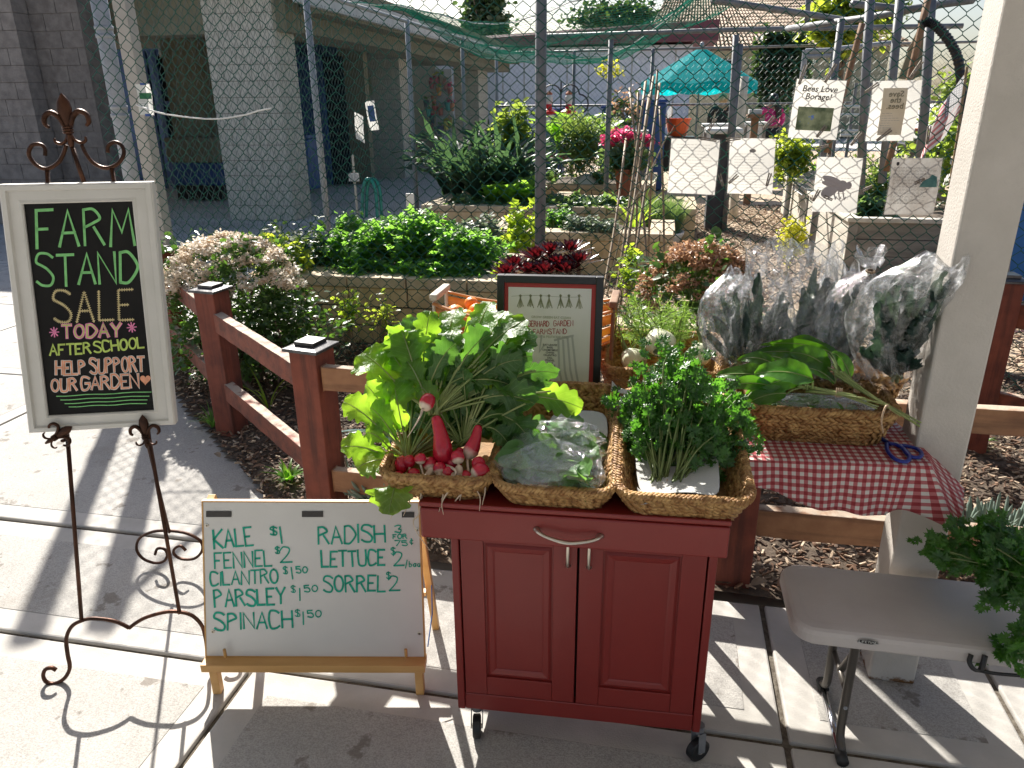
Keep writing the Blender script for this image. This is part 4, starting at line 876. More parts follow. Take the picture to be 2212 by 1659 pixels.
# bamboo stakes
def stick(name, label, cat, pts, r, m, group=None, n=6):
    pts = [np.array(q, float) for q in pts]; t = T(name, label, cat, (pts[0][0], pts[0][1], max(0, pts[0][2])), group=group); mb = MB(); mb.tube(smooth(pts, 4), r, n); t.part('rod', mb, m, ab=True, smooth=True); return t
sk = [((1330, 640, 4.9), (1395, 175, 6.0)), ((1355, 560, 5.6), (1412, 165, 6.4)), ((1372, 520, 6.0), (1378, 200, 6.4)), ((1395, 560, 5.6), (1360, 190, 6.4)), ((1340, 600, 5.2), (1402, 205, 6.6)), ((1405, 470, 6.4), (1420, 150, 6.6)), ((1362, 610, 5.2), (1425, 180, 6.6)), ((1312, 560, 5.6), (1352, 300, 6.6)), ((1432, 505, 6.2), (1425, 230, 6.6))]
for i, (p, q) in enumerate(sk):
    lo, hi = at(p[0], p[1], p[2]), at(q[0], q[1], q[2]); d = hi-lo; lo = lo-d*(lo[2]/d[2]) if lo[2] > 0 else lo
    stick('bamboo_stake', 'thin bamboo stake beside the grey fence post, %s' % ('starting lowest and farthest left', 'second of the long ones', 'nearly upright in the middle', 'leaning left at its top', 'crossing the middle of the bundle', 'standing farthest back at the right', 'leaning most to the right', 'shortest at the left', 'rightmost and upright')[i], 'stake', [lo, (lo+hi)/2+rng.normal(0, .01, 3), hi], .010, M_bamb, 'bundle of bamboo stakes')
mb = MB(); mb.tube(smooth([at(1310, 640, 4.35), at(1350, 480, 4.5), at(1400, 380, 4.6), at(1445, 285, 4.7)], 6), .004, 5)
for q in ((1350, 480), (1400, 380), (1440, 300), (1380, 420)): mb.tube([at(*q, 4.5), at(q[0]+18, q[1]-30, 4.6)], .002, 4)
one('dry_branch', mb, M_twig, 'long thin dry branch leaning behind the fence by the framed menu', 'branch')
# long brown timber stakes at the right
stick('timber_stake', 'long brown timber stake leaning behind the borage sign', 'stake', [at(1785, 330, 6.2)*np.array((1, 1, 1)), at(1825, 190, 6.2), at(1863, 50, 6.2)], .022, M_stake, n=4)
stick('timber_stake', 'long brown timber stake leaning behind the faded bee sign', 'stake', [at(1915, 370, 6.0), at(1960, 190, 6.0), at(2004, 0, 6.0)], .024, M_stake, n=4)
t = T('canvas_strip', 'pale olive strip of canvas hanging behind the faded bee sign', 'cloth', at(1965, 170, 6.4)); mb = MB(); mb.grid([[at(1940, 170, 6.4), at(1962, 172, 6.42), at(1990, 165, 6.4)], [at(1965, 100, 6.4), at(1985, 100, 6.43), at(2002, 100, 6.4)], [at(1990, 50, 6.4), at(1996, 50, 6.41), at(2004, 55, 6.4)]]); t.part('canvas', mb, M_olive, ab=True, solid=.01); mb = MB(); mb.tube([at(1960, 110, 6.38), at(2004, 45, 6.38)], .008, 5); t.part('cord', mb, M_bamb, ab=True)
t = T('flexible_duct', 'black ribbed duct curving down beside the beige post', 'duct', at(2076, 140, 6.0)); P = smooth([at(1988, 55, 6.), at(2005, 47, 6.), at(2028, 62, 6.), at(2055, 96, 6.), at(2072, 140, 6.), at(2080, 230, 6.0), at(2084, 330, 6.)], 12); mb = MB(); mb.tube(P, [.028+.006*(i % 2) for i in range(len(P))], 10); t.part('hose', mb, M_black, ab=True, smooth=False); mb = MB(); mb.tube([P[0], P[1], P[2]], .04, 10); t.part('nozzle', mb, M_black, ab=True)
# flag
def flagcol(nt, base):
    tc = nt.nodes.new('ShaderNodeTexCoord'); sp = nt.nodes.new('ShaderNodeSeparateXYZ'); nt.links.new(tc.outputs['UV'], sp.inputs[0])
    m = nt.nodes.new('ShaderNodeMath'); m.operation = 'MULTIPLY'; m.inputs[1].default_value = 6.5; nt.links.new(sp.outputs[1], m.inputs[0]); fr = nt.nodes.new('ShaderNodeMath'); fr.operation = 'FRACT'; nt.links.new(m.outputs[0], fr.inputs[0])
    st = mixc(nt, ramp(nt, fr.outputs[0], (0, 0, 0), (1, 1, 1), .49, .51), (.62, .6, .58), (.45, .02, .03))
    a = nt.nodes.new('ShaderNodeMath'); a.operation = 'LESS_THAN'; a.inputs[1].default_value = .42; nt.links.new(sp.outputs[0], a.inputs[0]); b = nt.nodes.new('ShaderNodeMath'); b.operation = 'GREATER_THAN'; b.inputs[1].default_value = .46; nt.links.new(sp.outputs[1], b.inputs[0])
    c = nt.nodes.new('ShaderNodeMath'); c.operation = 'MULTIPLY'; nt.links.new(a.outputs[0], c.inputs[0]); nt.links.new(b.outputs[0], c.inputs[1])
    v = nt.nodes.new('ShaderNodeTexVoronoi'); v.inputs['Scale'].default_value = 16; v.inputs['Randomness'].default_value = .1; nt.links.new(tc.outputs['UV'], v.inputs['Vector']); bl = mixc(nt, ramp(nt, v.outputs['Distance'], (1, 1, 1), (0, 0, 0), .22, .3), (.012, .02, .09), (.7, .7, .7))
    return mixc(nt, c.outputs[0], st, bl)
M_flag = mat('flag_cloth', (.6, .6, .6), rough=.8, extra=flagcol, trans=.3)
def flag(label, u, v, s_, b):
    p = at(u, v, b); t = T('flag', label, 'flag', (p[0], b, p[2]-s_*2.2)); mb = MB(); G = []; UVs = []
    for i in range(15):
        for j in range(9):
            x, y = i/14, j/8; UVs.append((x, y))
            G.append((-x*s_*.55+.06*s_*math.sin(6*x+3*y), .12*s_*math.sin(9*x+2*y), s_*2.1-(1-y)*s_*.75-x*s_*1.0))
    mb.grid(np.array(G).reshape(15, 9, 3)); mb.UV = UVs; t.part('cloth', mb, M_flag, smooth=True); mb = MB(); mb.tube([(0.03, 0, 0), (0.02, 0, s_), (0, 0, s_*2.25)], .008, 6); t.part('staff', mb, M_bamb)
flag('small stars and stripes flag drooping beside the beige post', 2088, 150, .30, 5.2)
flag('tiny stars and stripes flag stuck beneath the teal umbrella at left', 1428, 225, .42, 15.5)
flag('tiny stars and stripes flag under the umbrella next to the orange tub', 1452, 222, .36, 16.5)
t = T('garden_flag', 'yellow green cloth garden banner right of the beige post', 'banner', at(2190, 300, 5.2)); mb = MB(); mb.grid([[at(2172, 300, 5.2), at(2190, 300, 5.25), at(2240, 300, 5.2)], [at(2186, 230, 5.2), at(2200, 230, 5.23), at(2240, 235, 5.2)], [at(2196, 172, 5.2), at(2215, 172, 5.2), at(2240, 170, 5.2)]]); t.part('cloth', mb, mat('lime_cloth', (.45, .55, .03), (.6, .5, .03), sc=4, rough=.8, trans=.4), ab=True, solid=.004); mb = MB(); mb.tube([at(2192, 300, 5.22), at(2204, 150, 5.22)], .008, 5); t.part('pole', mb, M_galv, ab=True)
# blue storage box at the far right + pole
t = T('blue_storage_box', 'big bright blue storage box behind the fence at the right edge', 'box', (*at(2180, 530, 6.2)[:2], 0)); p0, p1 = at(2128, 560, 6.2), at(2300, 560, 6.2); z1 = at(2170, 365, 6.2)[2]
mb = MB(); mb.box((p0[0], 6.2, .02), (p0[0]+1.4, 7.2, z1-.05)); t.part('body', mb, mat('bright_blue_panel', (.006, .10, .34), (.01, .13, .40), sc=2, rough=.4), ab=True, bevel=.02)
mb = MB(); mb.box((p0[0]-.03, 6.15, z1-.045), (p0[0]+1.43, 7.25, z1)); t.part('lid', mb, M_galv2, ab=True, bevel=.01)
stick('galvanised_stake', 'thin galvanised stake standing before the blue box', 'stake', [at(2172, 590, 5.0), at(2188, 430, 5.0), at(2208, 300, 5.0)], .02, M_galv)
p = at(2135, 540, 4.6); bigleafplant('dark red strap leaved succulent right of the beige post', (p[0]+.05, 4.6, .02), 22, .50, .03, L_aeon, blade, seed=71, spread=.7, name='red_succulent', lobe=0, crinkle=0, wave=0)
p = at(2150, 250, 7.5); shrub('green_shrub', 'leafy shrub behind the flag and banner', 'shrub', (p[0]+.2, 8.2, 1.0), (.7, .4, .5), 900, .1, L_tree, stems=9)
# planters' greens at right
for i, (u, v, b, rx_, rz_, m, lb) in enumerate(((1712, 340, 10.0, .34, .32, L_ytree, 'leafy green bush in the timber planter left of the paper bee sign'), (1895, 410, 7.2, .28, .30, L_fenn, 'feathery green plant between the two lower paper signs'), (1800, 372, 9.6, .25, .12, L_lett, 'low green leaves in the farther timber planter'), (1882, 445, 7.0, .20, .08, L_berry, 'low dark leaves in the near timber planter'))):
    p = at(u, v, b); shrub('planter_greens', lb, 'plant', tuple(p), (rx_, .2, rz_), 3500 if i == 1 else 1100, .03 if i == 1 else .07, m, stemm=M_stem, stems=14, sr=.003, out=(i == 1), shell=.2)
t = T('wire_cloche', 'bent wire mesh cover lying over the timber planter', 'mesh', at(1790, 400, 9.3)); mb = MB(); c = at(1785, 395, 9.2)
for i in range(17):
    y = -.35+i*.045; mb.tube([(c[0]+.3*math.cos(a), c[1]+y, c[2]-.1+.22*math.sin(a)) for a in np.linspace(0, math.pi, 9)], .003, 3, caps=False)
for a in np.linspace(0, math.pi, 10): mb.tube([(c[0]+.3*math.cos(a), c[1]-.35, c[2]-.1+.22*math.sin(a)), (c[0]+.3*math.cos(a), c[1]+.37, c[2]-.1+.22*math.sin(a))], .003, 3, caps=False)
t.part('wires', mb, M_galv2, ab=True); mb = MB(); mb.tube([c+np.array((-.3, -.35, -.1)), c+np.array((-.3, .37, -.1))], .006, 4); t.part('edge', mb, M_galv2, ab=True)
# shelving / racks / furniture in the middle distance
def table(name, label, u0, u1, v, b, top, m, h=None, dep=.6, cat='table'):
    p, q = at(u0, v, b), at(u1, v, b); z = p[2]; t = T(name, label, cat, ((p[0]+q[0])/2, b, 0)); mb = MB(); mb.box((p[0], b, z-.05), (q[0], b+dep, z)); t.part('top', mb, m, ab=True, bevel=.01)
    if h: mb = MB(); mb.box((p[0]+.04, b+.05, max(.02, z-h)), (q[0]-.04, b+dep-.05, z-.055)); t.part('body', mb, m, ab=True, bevel=.01)
    for x in (p[0]+.05, q[0]-.05):
        for y in (b+.05, b+dep-.05): mb = MB(); mb.box((x-.025, y-.025, 0), (x+.025, y+.025, z-.056-(h or 0)*.0)); t.part('leg', mb, M_gwood, ab=True)
    return t
table('white_table', 'white topped work table left of the pink jacket woman', 1518, 1612, 268, 13, .9, M_white, .3)
table('white_table', 'white topped table behind the dark bin', 1606, 1660, 264, 14.5, .9, M_white, .35)
table('plastic_table', 'pale round edged table top by the terracotta pot', 1318, 1400, 283, 12, .7, M_ltst)
p = at(1560, 290, 9.5); t = T('lidded_bin', 'dark square bin with pale lid standing behind the paper notices', 'bin', (*at(1566, 400, 9.5)[:2], 0)); x0, x1 = at(1538, 300, 9.5)[0], at(1580, 300, 9.5)[0]; z1 = at(1560, 290, 9.5)[2]
mb = MB(); mb.box((x0, 9.5, .0), (x1, 9.85, z1)); t.part('body', mb, mat('charcoal_board', (.05, .05, .055), (.08, .08, .085), rough=.8), ab=True, bevel=.01); mb = MB(); mb.box((x0-.08, 9.42, z1+.003), (x1+.12, 9.95, z1+.07)); t.part('lid', mb, M_white, ab=True, bevel=.025)
stick('pale_post', 'short pale timber post in front of the teal umbrella', 'post', [(*at(1600, 300, 10.5)[:2], 0), (*at(1602, 230, 10.5)[:2], .8), at(1607, 165, 10.5)], .06, M_pwood, n=4)
t = T('wooden_stand', 'small brown timber stand with a plastic box on top', 'stand', (*at(1632, 300, 12)[:2], 0)); p = at(1632, 255, 12); mb = MB(); mb.box((p[0]-.05, 12, 0), (p[0]+.05, 12.1, p[2])); t.part('leg', mb, M_stake, ab=True); mb = MB(); mb.box((p[0]-.12, 11.9, p[2]+.003), (p[0]+.10, 12.2, p[2]+.05)); t.part('top', mb, M_stake, ab=True)
mb = MB(); mb.box((p[0]-.10, 11.95, p[2]+.053), (p[0]+.08, 12.15, p[2]+.12)); one('plastic_box', mb, M_ltst, 'clear plastic box resting on the small timber stand', 'box', bevel=.01)
# rack of white pipe shelves
t = T('pipe_rack', 'white and grey pipe shelving rack behind the bee signs', 'rack', (*at(1840, 330, 9.4)[:2], 0)); 
for v in (230, 248, 283, 292): mb = MB(); mb.tube([at(1815, v, 9.4), at(1900, v, 9.4)], .018, 6); t.part('shelf_bar', mb, M_white, ab=True)
for u in (1818, 1848, 1880): mb = MB(); p = at(u, 200, 9.4); mb.tube([(p[0], 9.42, .3), (p[0], 9.42, p[2]+.1)], .018, 6); t.part('upright', mb, M_galv, ab=True)
mb = MB(); chainlink(mb, (at(1745, 200, 10.4)[0], 10.4), (at(2090, 200, 10.4)[0], 10.4), .3, 2.0, r=.002, sides=3, twist=False, dh=.1, dv=.1); p = at(1737, 110, 10.4); t = T('mesh_gate', 'pale grey framed mesh panel behind the borage sign', 'gate', (p[0], 10.4, 0)); t.part('wire_mesh', mb, M_wire2, ab=True, kind='stuff')
for u in (1740, 1803): q = at(u, 108, 10.4); mb = MB(); mb.tube([(q[0], 10.4, 0), (q[0], 10.4, q[2])], .035, 8); t.part('upright', mb, M_galv2, ab=True)
for u0, v0, u1, v1 in ((1740, 110, 1803, 108), (1740, 122, 1795, 120), (1810, 105, 1930, 92)): mb = MB(); mb.tube([at(u0, v0, 10.4), at(u1, v1, 10.4)], .028, 8); t.part('bar', mb, M_galv2, ab=True)
table('dark_bench', 'dark slatted bench with stacked trays behind the spotted sign', 1965, 2060, 312, 9.5, .5, M_black, .12)
for i, (u, v) in enumerate(((1985, 306), (2020, 308))): p = at(u, v, 9.6); mb = MB(); mb.lathe([(.08, 0), (.11, .1), (.12, .12), (.09, .115)], (p[0], 9.7, p[2]+.02), 12); one('nursery_pot', mb, M_stake if i else M_aeon if 0 else M_terra, 'small %s plant pot on the dark bench behind the spotted sign' % ('red', 'brown')[i], 'pot')
table('steel_table', 'steel topped table behind the spotted sign near the flag', 2000, 2110, 292, 8.6, .7, M_ltst, .06)
# feeders, hooks, orange tub, blue screens
for i, (u, v) in enumerate(((1186, 248), (1228, 248))):
    p = at(u, v, 12.6); t = T('bird_feeder', 'red and white hummingbird feeder, %s' % ('just right of the grey fence post', 'the farther of the two from the grey post')[i], 'feeder', tuple(p), group='red bird feeders')
    mb = MB(); mb.lathe([(.03, 0), (.12, .02), (.13, .05), (.05, .09), (.045, .16)], n=14); t.part('base', mb, mat('feeder_red%d' % i, (.6, .01, .015), rough=.3)); mb = MB(); mb.lathe([(.05, .165), (.06, .2), (.06, .27), (.04, .3)], n=14); t.part('bottle', mb, M_white); mb = MB(); mb.lathe([(.05, .302), (.055, .32), (.01, .36)], n=12); t.part('cap', mb, M_terra)
t = T('iron_hook_stand', 'black scrolled iron hook stand against the white wall', 'stand', (*at(1212, 300, 12.9)[:2], 0)); p = at(1212, 190, 12.9)
for pts in ([(p[0], 12.9, 0), (p[0], 12.9, 1), (p[0], 12.9, p[2]+.1)], arc((p[0]+.15, p[2]-.1), .15, 180, 0, 8, y=12.9), arc((p[0]-.15, p[2]-.1), .15, 0, 180, 8, y=12.9), arc((p[0]+.3, p[2]-.25), .15, 90, -90, 8, y=12.9)): mb = MB(); mb.tube(pts, .012, 5); t.part('rod', mb, M_black, ab=True)
p = at(1465, 262, 14.5); t = T('orange_tub', 'bright orange tub below the teal umbrella', 'tub', (p[0], 14.5, p[2]-.25)); mb = MB(); mb.lathe([(.16, 0), (.22, .28), (.235, .28), (.235, .30), (.21, .30), (.14, .05)], n=18); t.part('shell', mb, mat('orange_plastic', (.75, .10, .015), rough=.4)); mb = MB(); mb.box((-.3, -.3, -.6), (.3, .3, -.01)); t.part('stand', mb, M_black)
for i, (u0, u1, v, h, b, lb) in enumerate(((1175, 1216, 240, .7, 14, 'dark blue bin beside the white board behind the grey post'), (1300, 1335, 235, .7, 14.1, 'navy bin against the back fence'), (1378, 1440, 222, 1.1, 13.9, 'dark blue cloth screen left of the umbrella'))):
    x0, x1 = at(u0, v, b)[0], at(u1, v, b)[0]; z = at(u0, v, b)[2]; t = T('blue_bin', lb, 'bin', ((x0+x1)/2, b, 0)); mb = MB(); mb.box((x0, b, .02), (x1, b+.4, z)); t.part('body', mb, M_navy, ab=True, bevel=.03); mb = MB(); mb.box((x0-.02, b-.02, z+.002), (x1+.02, b+.42, z+.05)); t.part('lid', mb, M_blue, ab=True, bevel=.01)
p, q = at(1163, 232, 13.6), at(1189, 270, 13.6); t = T('white_board', 'small white board behind the grey fence post', 'board', (p[0], 13.6, q[2])); mb = MB(); mb.box((p[0], 13.6, q[2]), (q[0], 13.63, p[2])); t.part('panel', mb, M_white, ab=True); mb = MB(); mb.box((p[0]+.05, 13.63, 0), (p[0]+.1, 13.66, q[2]+.1)); t.part('leg', mb, M_gwood, ab=True)
for i, (u, v, b, m, lb) in enumerate(((1318, 150, 12, L_gold, 'pale yellow flower tuft hanging on the back fence'), (1352, 222, 13, L_flo2, 'orange flowering plant before the navy screen'), (1345, 245, 13.2, L_dark, 'dark shrub under the orange flowers'))):
    p = at(u, v, b); shrub('flowering_plant', lb, 'plant', tuple(p), (.2 if i == 0 else .35, .15, .15 if i == 0 else .3), 130 if i < 2 else 500, .06, m, stems=5)
# wall of little pots on the far column
PTS = [(1335, 740, (.25, .05, .06)), (1375, 700, (.30, .05, .07)), (1420, 690, (.22, .19, .12)), (1458, 745, (.30, .12, .10)), (1495, 800, (.35, .10, .08)), (1400, 800, (.45, .22, .05)), (1290, 910, (.05, .05, .06)), (1355, 872, (.30, .12, .06)), (1480, 930, (.05, .25, .22)), (1310, 985, (.06, .30, .22)), (1365, 960, (.35, .06, .04)), (1412, 972, (.25, .07, .05)), (1512, 935, (.40, .14, .06)), (1330, 1110, (.22, .04, .06)), (1410, 1135, (.06, .07, .12)), (1500, 1080, (.30, .28, .06)), (1340, 1045, (.02, .05, .05)), (1460, 1095, (.45, .40, .08))]
WH = ('top left', 'top centre', 'topmost', 'upper right', 'right upper edge', 'mustard one in the upper middle', 'left edge middle', 'brown one above the centre', 'teal one', 'green one at left', 'scarlet centre', 'dark red right of centre', 'orange right edge', 'bottom left', 'bottom slate blue', 'bottom right olive', 'black one lower left', 'yellow one at the bottom')
cb = 17.; cm = {}
bk = T('pot_panel', 'tall dark panel on the walkway wall holding many little flower pots', 'panel', (*at(953, 290, cb)[:2], 0)); p0, p1 = at(928, 150, cb+.06), at(980, 292, cb+.06); mb = MB(); mb.box((p0[0]+.1, cb+.06, max(0, p1[2])), (p1[0], cb+.10, p0[2])); bk.part('board', mb, M_cmu2 if 0 else M_ltst, ab=True); mb = MB(); mb.box((p0[0]+.1, cb+.1, 0), (p0[0]+.2, cb+.2, p0[2])); bk.part('leg', mb, M_gwood, ab=True)
for i, (x, y, c) in enumerate(PTS):
    u, v = 603.5+.248*x, .248*y; p = at(u, v, cb); s_ = .062*(1.35 if i in (8, 14) else 1); t = T('flower_pot', 'tiny wall flower pot on the far panel, %s' % WH[i], 'flower pot', (p[0], cb-.08, p[2]-.08), group='little pots on the far panel')
    mb = MB(); mb.lathe([(s_*.7, 0), (s_, .13), (s_*1.1, .13), (s_*1.1, .17), (s_*.8, .17)], n=10); t.part('pot', mb, mat('pot_colour_%d' % i, c, rough=.6))
    mb = MB(); foliage(mb, 22, (0, 0, .21), (.06, .05, .05), .05, OV, .2); t.part('flowers', mb, (L_pink, L_gold, L_lett, L_flo2)[i % 4], kind='stuff')

# ================================================================= papers pegged to the fence
M_lam = mat('laminated_paper', (.70, .69, .65), (.76, .75, .71), sc=3, rough=.25, spec=.6, bump=.1, bsc=12, trans=.35, tcol=(.8, .78, .72))
M_film = None
def film(name='clear_film', tint=(1, 1, 1), gl=.12, rough=.08, white=.0, streak=0., bsc=30, bst=.6):
    m = bpy.data.materials.new(name); m.use_nodes = True; nt = m.node_tree; nt.nodes.remove(nt.nodes['Principled BSDF']); out = nt.nodes['Material Output']
    tr = nt.nodes.new('ShaderNodeBsdfTransparent'); tr.inputs[0].default_value = (*tint, 1); g_ = nt.nodes.new('ShaderNodeBsdfGlossy'); g_.inputs['Roughness'].default_value = rough
    n = noise(nt, bsc, 6, rough=.7); bp = nt.nodes.new('ShaderNodeBump'); bp.inputs['Strength'].default_value = bst; bp.inputs['Distance'].default_value = .01; nt.links.new(n, bp.inputs['Height']); nt.links.new(bp.outputs[0], g_.inputs['Normal'])
    fr = nt.nodes.new('ShaderNodeFresnel'); fr.inputs[0].default_value = 1.5; nt.links.new(bp.outputs[0], fr.inputs['Normal']); mr = nt.nodes.new('ShaderNodeMapRange'); mr.inputs[1].default_value = 0; mr.inputs[2].default_value = .6; mr.inputs[3].default_value = gl*.5; mr.inputs[4].default_value = gl*3.5; nt.links.new(fr.outputs[0], mr.inputs[0])
    mx = nt.nodes.new('ShaderNodeMixShader'); nt.links.new(mr.outputs[0], mx.inputs[0]); nt.links.new(tr.outputs[0], mx.inputs[1]); nt.links.new(g_.outputs[0], mx.inputs[2]); last = mx
    if white or streak:
        d = nt.nodes.new('ShaderNodeBsdfDiffuse'); d.inputs[0].default_value = (.8, .82, .85, 1); t2 = nt.nodes.new('ShaderNodeBsdfTranslucent'); t2.inputs[0].default_value = (.8, .82, .85, 1); m2 = nt.nodes.new('ShaderNodeMixShader'); nt.links.new(d.outputs[0], m2.inputs[1]); nt.links.new(t2.outputs[0], m2.inputs[2]); nt.links.new(bp.outputs[0], d.inputs['Normal'])
        n2 = noise(nt, bsc*1.3, 8, rough=.75, stretch=(1, 1, .35)); rp = ramp(nt, n2, (white,)*3, (white+streak,)*3, .50, .68)  # white noise streaks put wrinkle highlights into the film's colour
        m3 = nt.nodes.new('ShaderNodeMixShader'); nt.links.new(rp, m3.inputs[0]); nt.links.new(mx.outputs[0], m3.inputs[1]); nt.links.new(m2.outputs[0], m3.inputs[2]); last = m3
    nt.links.new(last.outputs[0], out.inputs[0]); return m
M_film = film()
M_ink = mat('black_ink', (.03, .025, .025), rough=.6); M_greyink = mat('grey_print', (.30, .29, .27), rough=.6); M_tan = mat('faded_tan_print', (.66, .56, .38), (.72, .64, .50), sc=6, rough=.5)
def photo(nt, base):
    n = noise(nt, 16, 6); a = ramp(nt, n, (.05, .09, .03), (.32, .36, .20), .38, .62); n2 = noise(nt, 26, 4); return mixc(nt, ramp(nt, n2, (0, 0, 0), (1, 1, 1), .66, .70), a, (.12, .22, .55))
M_photo = mat('garden_photo_print', (.2, .25, .1), rough=.4, extra=photo)
M_stain = mat('stained_paper', (.36, .32, .28), (.56, .54, .50), sc=9, rough=.4, extra=chain(spots(32, .66, (.10, .08, .06), .04, .8), spots(12, .6, (.25, .18, .13), .15, .6)), trans=.2)
def paper(label, uv4, b, m, group='laminated papers pegged on the fence'):
    """uv4: photo corners tl,tr,br,bl at fence distance b"""
    tl, tr_, br, bl = [at(u, v, b) for u, v in uv4]; t = T('paper_sign', label, 'sign', (tl+br)/2, group=group)
    ex, ey = ((tr_-tl)+(br-bl))/2, ((tl-bl)+(tr_-br))/2; c = (tl+tr_+br+bl)/4; w_, h_ = np.linalg.norm(ex), np.linalg.norm(ey); ex /= w_; ey /= h_
    bow = lambda x, y: c+ex*x*w_/2+ey*y*h_/2+np.array((0, -1, 0))*(.012*(x*x-.5)+.006*math.sin(3*y+c[0]*7))
    mb = MB(); mb.grid([[bow(x, y) for y in np.linspace(-1, 1, 9)] for x in np.linspace(-1, 1, 9)]); t.part('sheet', mb, m, ab=True, smooth=True)
    mb = MB(); off = np.array((0, -.0012, 0)); G = lambda x, y, k: bow(x*k, y*k)+off*1.2
    for x0, x1, y0, y1 in ((-1.06, 1.06, 1.0, 1.045), (-1.06, 1.06, -1.045, -1.0), (-1.06, -1.0, -1, 1), (1., 1.06, -1, 1)): mb.grid([[bow(x, y) for y in np.linspace(y0, y1, 3)] for x in np.linspace(x0, x1, 3)])
    t.part('laminate_edge', mb, M_film, ab=True)
    return t, lambda x, y, d=.002: bow(2*x/w_-1, 2*y/h_-1)+np.array((0, -d, 0)), w_, h_
def lines(t, f, w_, h_, y0, y1, n, x0=.12, x1=.88, m=None, th=.0016, seed=1, name='print'):
    rg = random.Random(seed); mb = MB()
    for i in range(n):
        y = y0+(y1-y0)*i/max(1, n-1); xe = x1-rg.uniform(0, .25); x = x0
        while x < xe:
            l = rg.uniform(.03, .09); mb.add([f(x*w_, y*h_), f(min(xe, x+l)*w_, y*h_), f(min(xe, x+l)*w_, y*h_+th), f(x*w_, y*h_+th)], [(0, 1, 2, 3)]); x += l+.015
    return t.part(name, mb, m or M_greyink, ab=True)
FZ = FB-.075
def meshtext(t, txt, f, x, y, size, m, mirror=False, shear=0., name='lettering'):
    cu_ = bpy.data.curves.new('t', 'FONT'); cu_.body = txt; cu_.size = size; cu_.shear = shear; cu_.align_x = 'CENTER'; cu_.resolution_u = 2; cu_.offset = size*.015
    tmp = bpy.data.objects.new('tmp', cu_); COL.objects.link(tmp); me = bpy.data.meshes.new_from_object(tmp.evaluated_get(bpy.context.evaluated_depsgraph_get()))
    V = np.empty(len(me.vertices)*3); me.vertices.foreach_get('co', V); V = V.reshape(-1, 3); F = [tuple(p.vertices) for p in me.polygons]; bpy.data.objects.remove(tmp); bpy.data.curves.remove(cu_); bpy.data.meshes.remove(me)
    if len(V) == 0: return
    mb = MB(); mb.add([f(x+(-v[0] if mirror else v[0]), y+v[1], .003) for v in V], F); return t.part(name, mb, m, ab=True)
t, f, w_, h_ = paper('laminated sign reading Bees Love Borage with a blue flower photo', ((1722, 170), (1827, 175), (1806, 302), (1700, 297)), FZ-.02, M_lam)
meshtext(t, 'Bees Love', f, w_*.50, h_*.80, .038, M_ink, shear=.15); meshtext(t, 'Borage!', f, w_*.50, h_*.67, .038, M_ink, shear=.15)
mb = MB(); mb.grid([[f(x*w_, y*h_, .002) for y in np.linspace(.14, .54, 6)] for x in np.linspace(.13, .86, 6)]); t.part('printed_photo', mb, M_photo, ab=True)
t, f, w_, h_ = paper('faded yellow sign showing Save the bees in mirror writing', ((1886, 176), (1992, 172), (1972, 305), (1869, 304)), FZ-.02, M_lam)
mb = MB(); mb.grid([[f(x*w_, y*h_, .0015) for y in np.linspace(.10, .88, 6)] for x in np.linspace(.24, .74, 6)]); t.part('tan_panel', mb, M_tan, ab=True)
for s_, y in (('Save', .74), ('the', .64), ('bees.', .54)): meshtext(t, s_, f, w_*.52, h_*y, .036, mat('olive_ink_'+s_.strip('.').lower(), (.22, .20, .13), rough=.7), mirror=True)
lines(t, f, w_, h_, .14, .46, 9, .28, .72, m=M_greyink, th=.0012)
t, f, w_, h_ = paper('plain pale sheet of faint typing, leftmost of the lower papers', ((1450, 300), (1556, 302), (1543, 422), (1442, 416)), FZ, M_lam); lines(t, f, w_, h_, .12, .90, 15, seed=3, m=M_greyink, th=.0012)
t, f, w_, h_ = paper('pale sheet with a small printed leaf, second of the lower papers', ((1578, 298), (1675, 300), (1668, 420), (1570, 418)), FZ, M_lam); lines(t, f, w_, h_, .12, .72, 13, seed=4, th=.0012)
mb = MB(); mb.add([f(w_*.52+.016*math.cos(a), h_*.78+.009*math.sin(a)) for a in np.linspace(0, 6.0, 12)], [tuple(range(12))]); t.part('printed_leaf', mb, M_greyink, ab=True)
t, f, w_, h_ = paper('pale sheet with a big ghostly bee drawing in mirror print', ((1766, 340), (1862, 340), (1850, 462), (1752, 455)), FZ, M_lam); lines(t, f, w_, h_, .25, .72, 6, .08, .95, seed=5, th=.0015)
mb = MB(); EL = lambda cx, cy, rx_, ry_, an=0: mb.add([f((cx+rx_*math.cos(a)*math.cos(an)-ry_*math.sin(a)*math.sin(an))*w_, (cy+rx_*math.cos(a)*math.sin(an)+ry_*math.sin(a)*math.cos(an))*h_, .002+.0003*len(mb.V)) for a in np.linspace(0, 6.0, 16)], [tuple(range(16))])
EL(.36, .38, .20, .10, .35); EL(.62, .48, .13, .11, .2); EL(.77, .50, .07, .07); EL(.40, .58, .24, .07, -.25); EL(.34, .52, .18, .05, -.15)
for x in (.48, .58, .68): EL(x, .33, .015, .09, .3); EL(x+.04, .26, .012, .04, -.4)
t.part('printed_bee', mb, mat('faint_print', (.42, .39, .40), rough=.6), ab=True)
t, f, w_, h_ = paper('mould spotted brown stained sheet of dense text with a small green picture', ((1925, 344), (2040, 340), (2012, 466), (1912, 462)), FZ, M_stain); lines(t, f, w_, h_, .20, .84, 26, .06, .95, m=M_ink, th=.0013, seed=6)
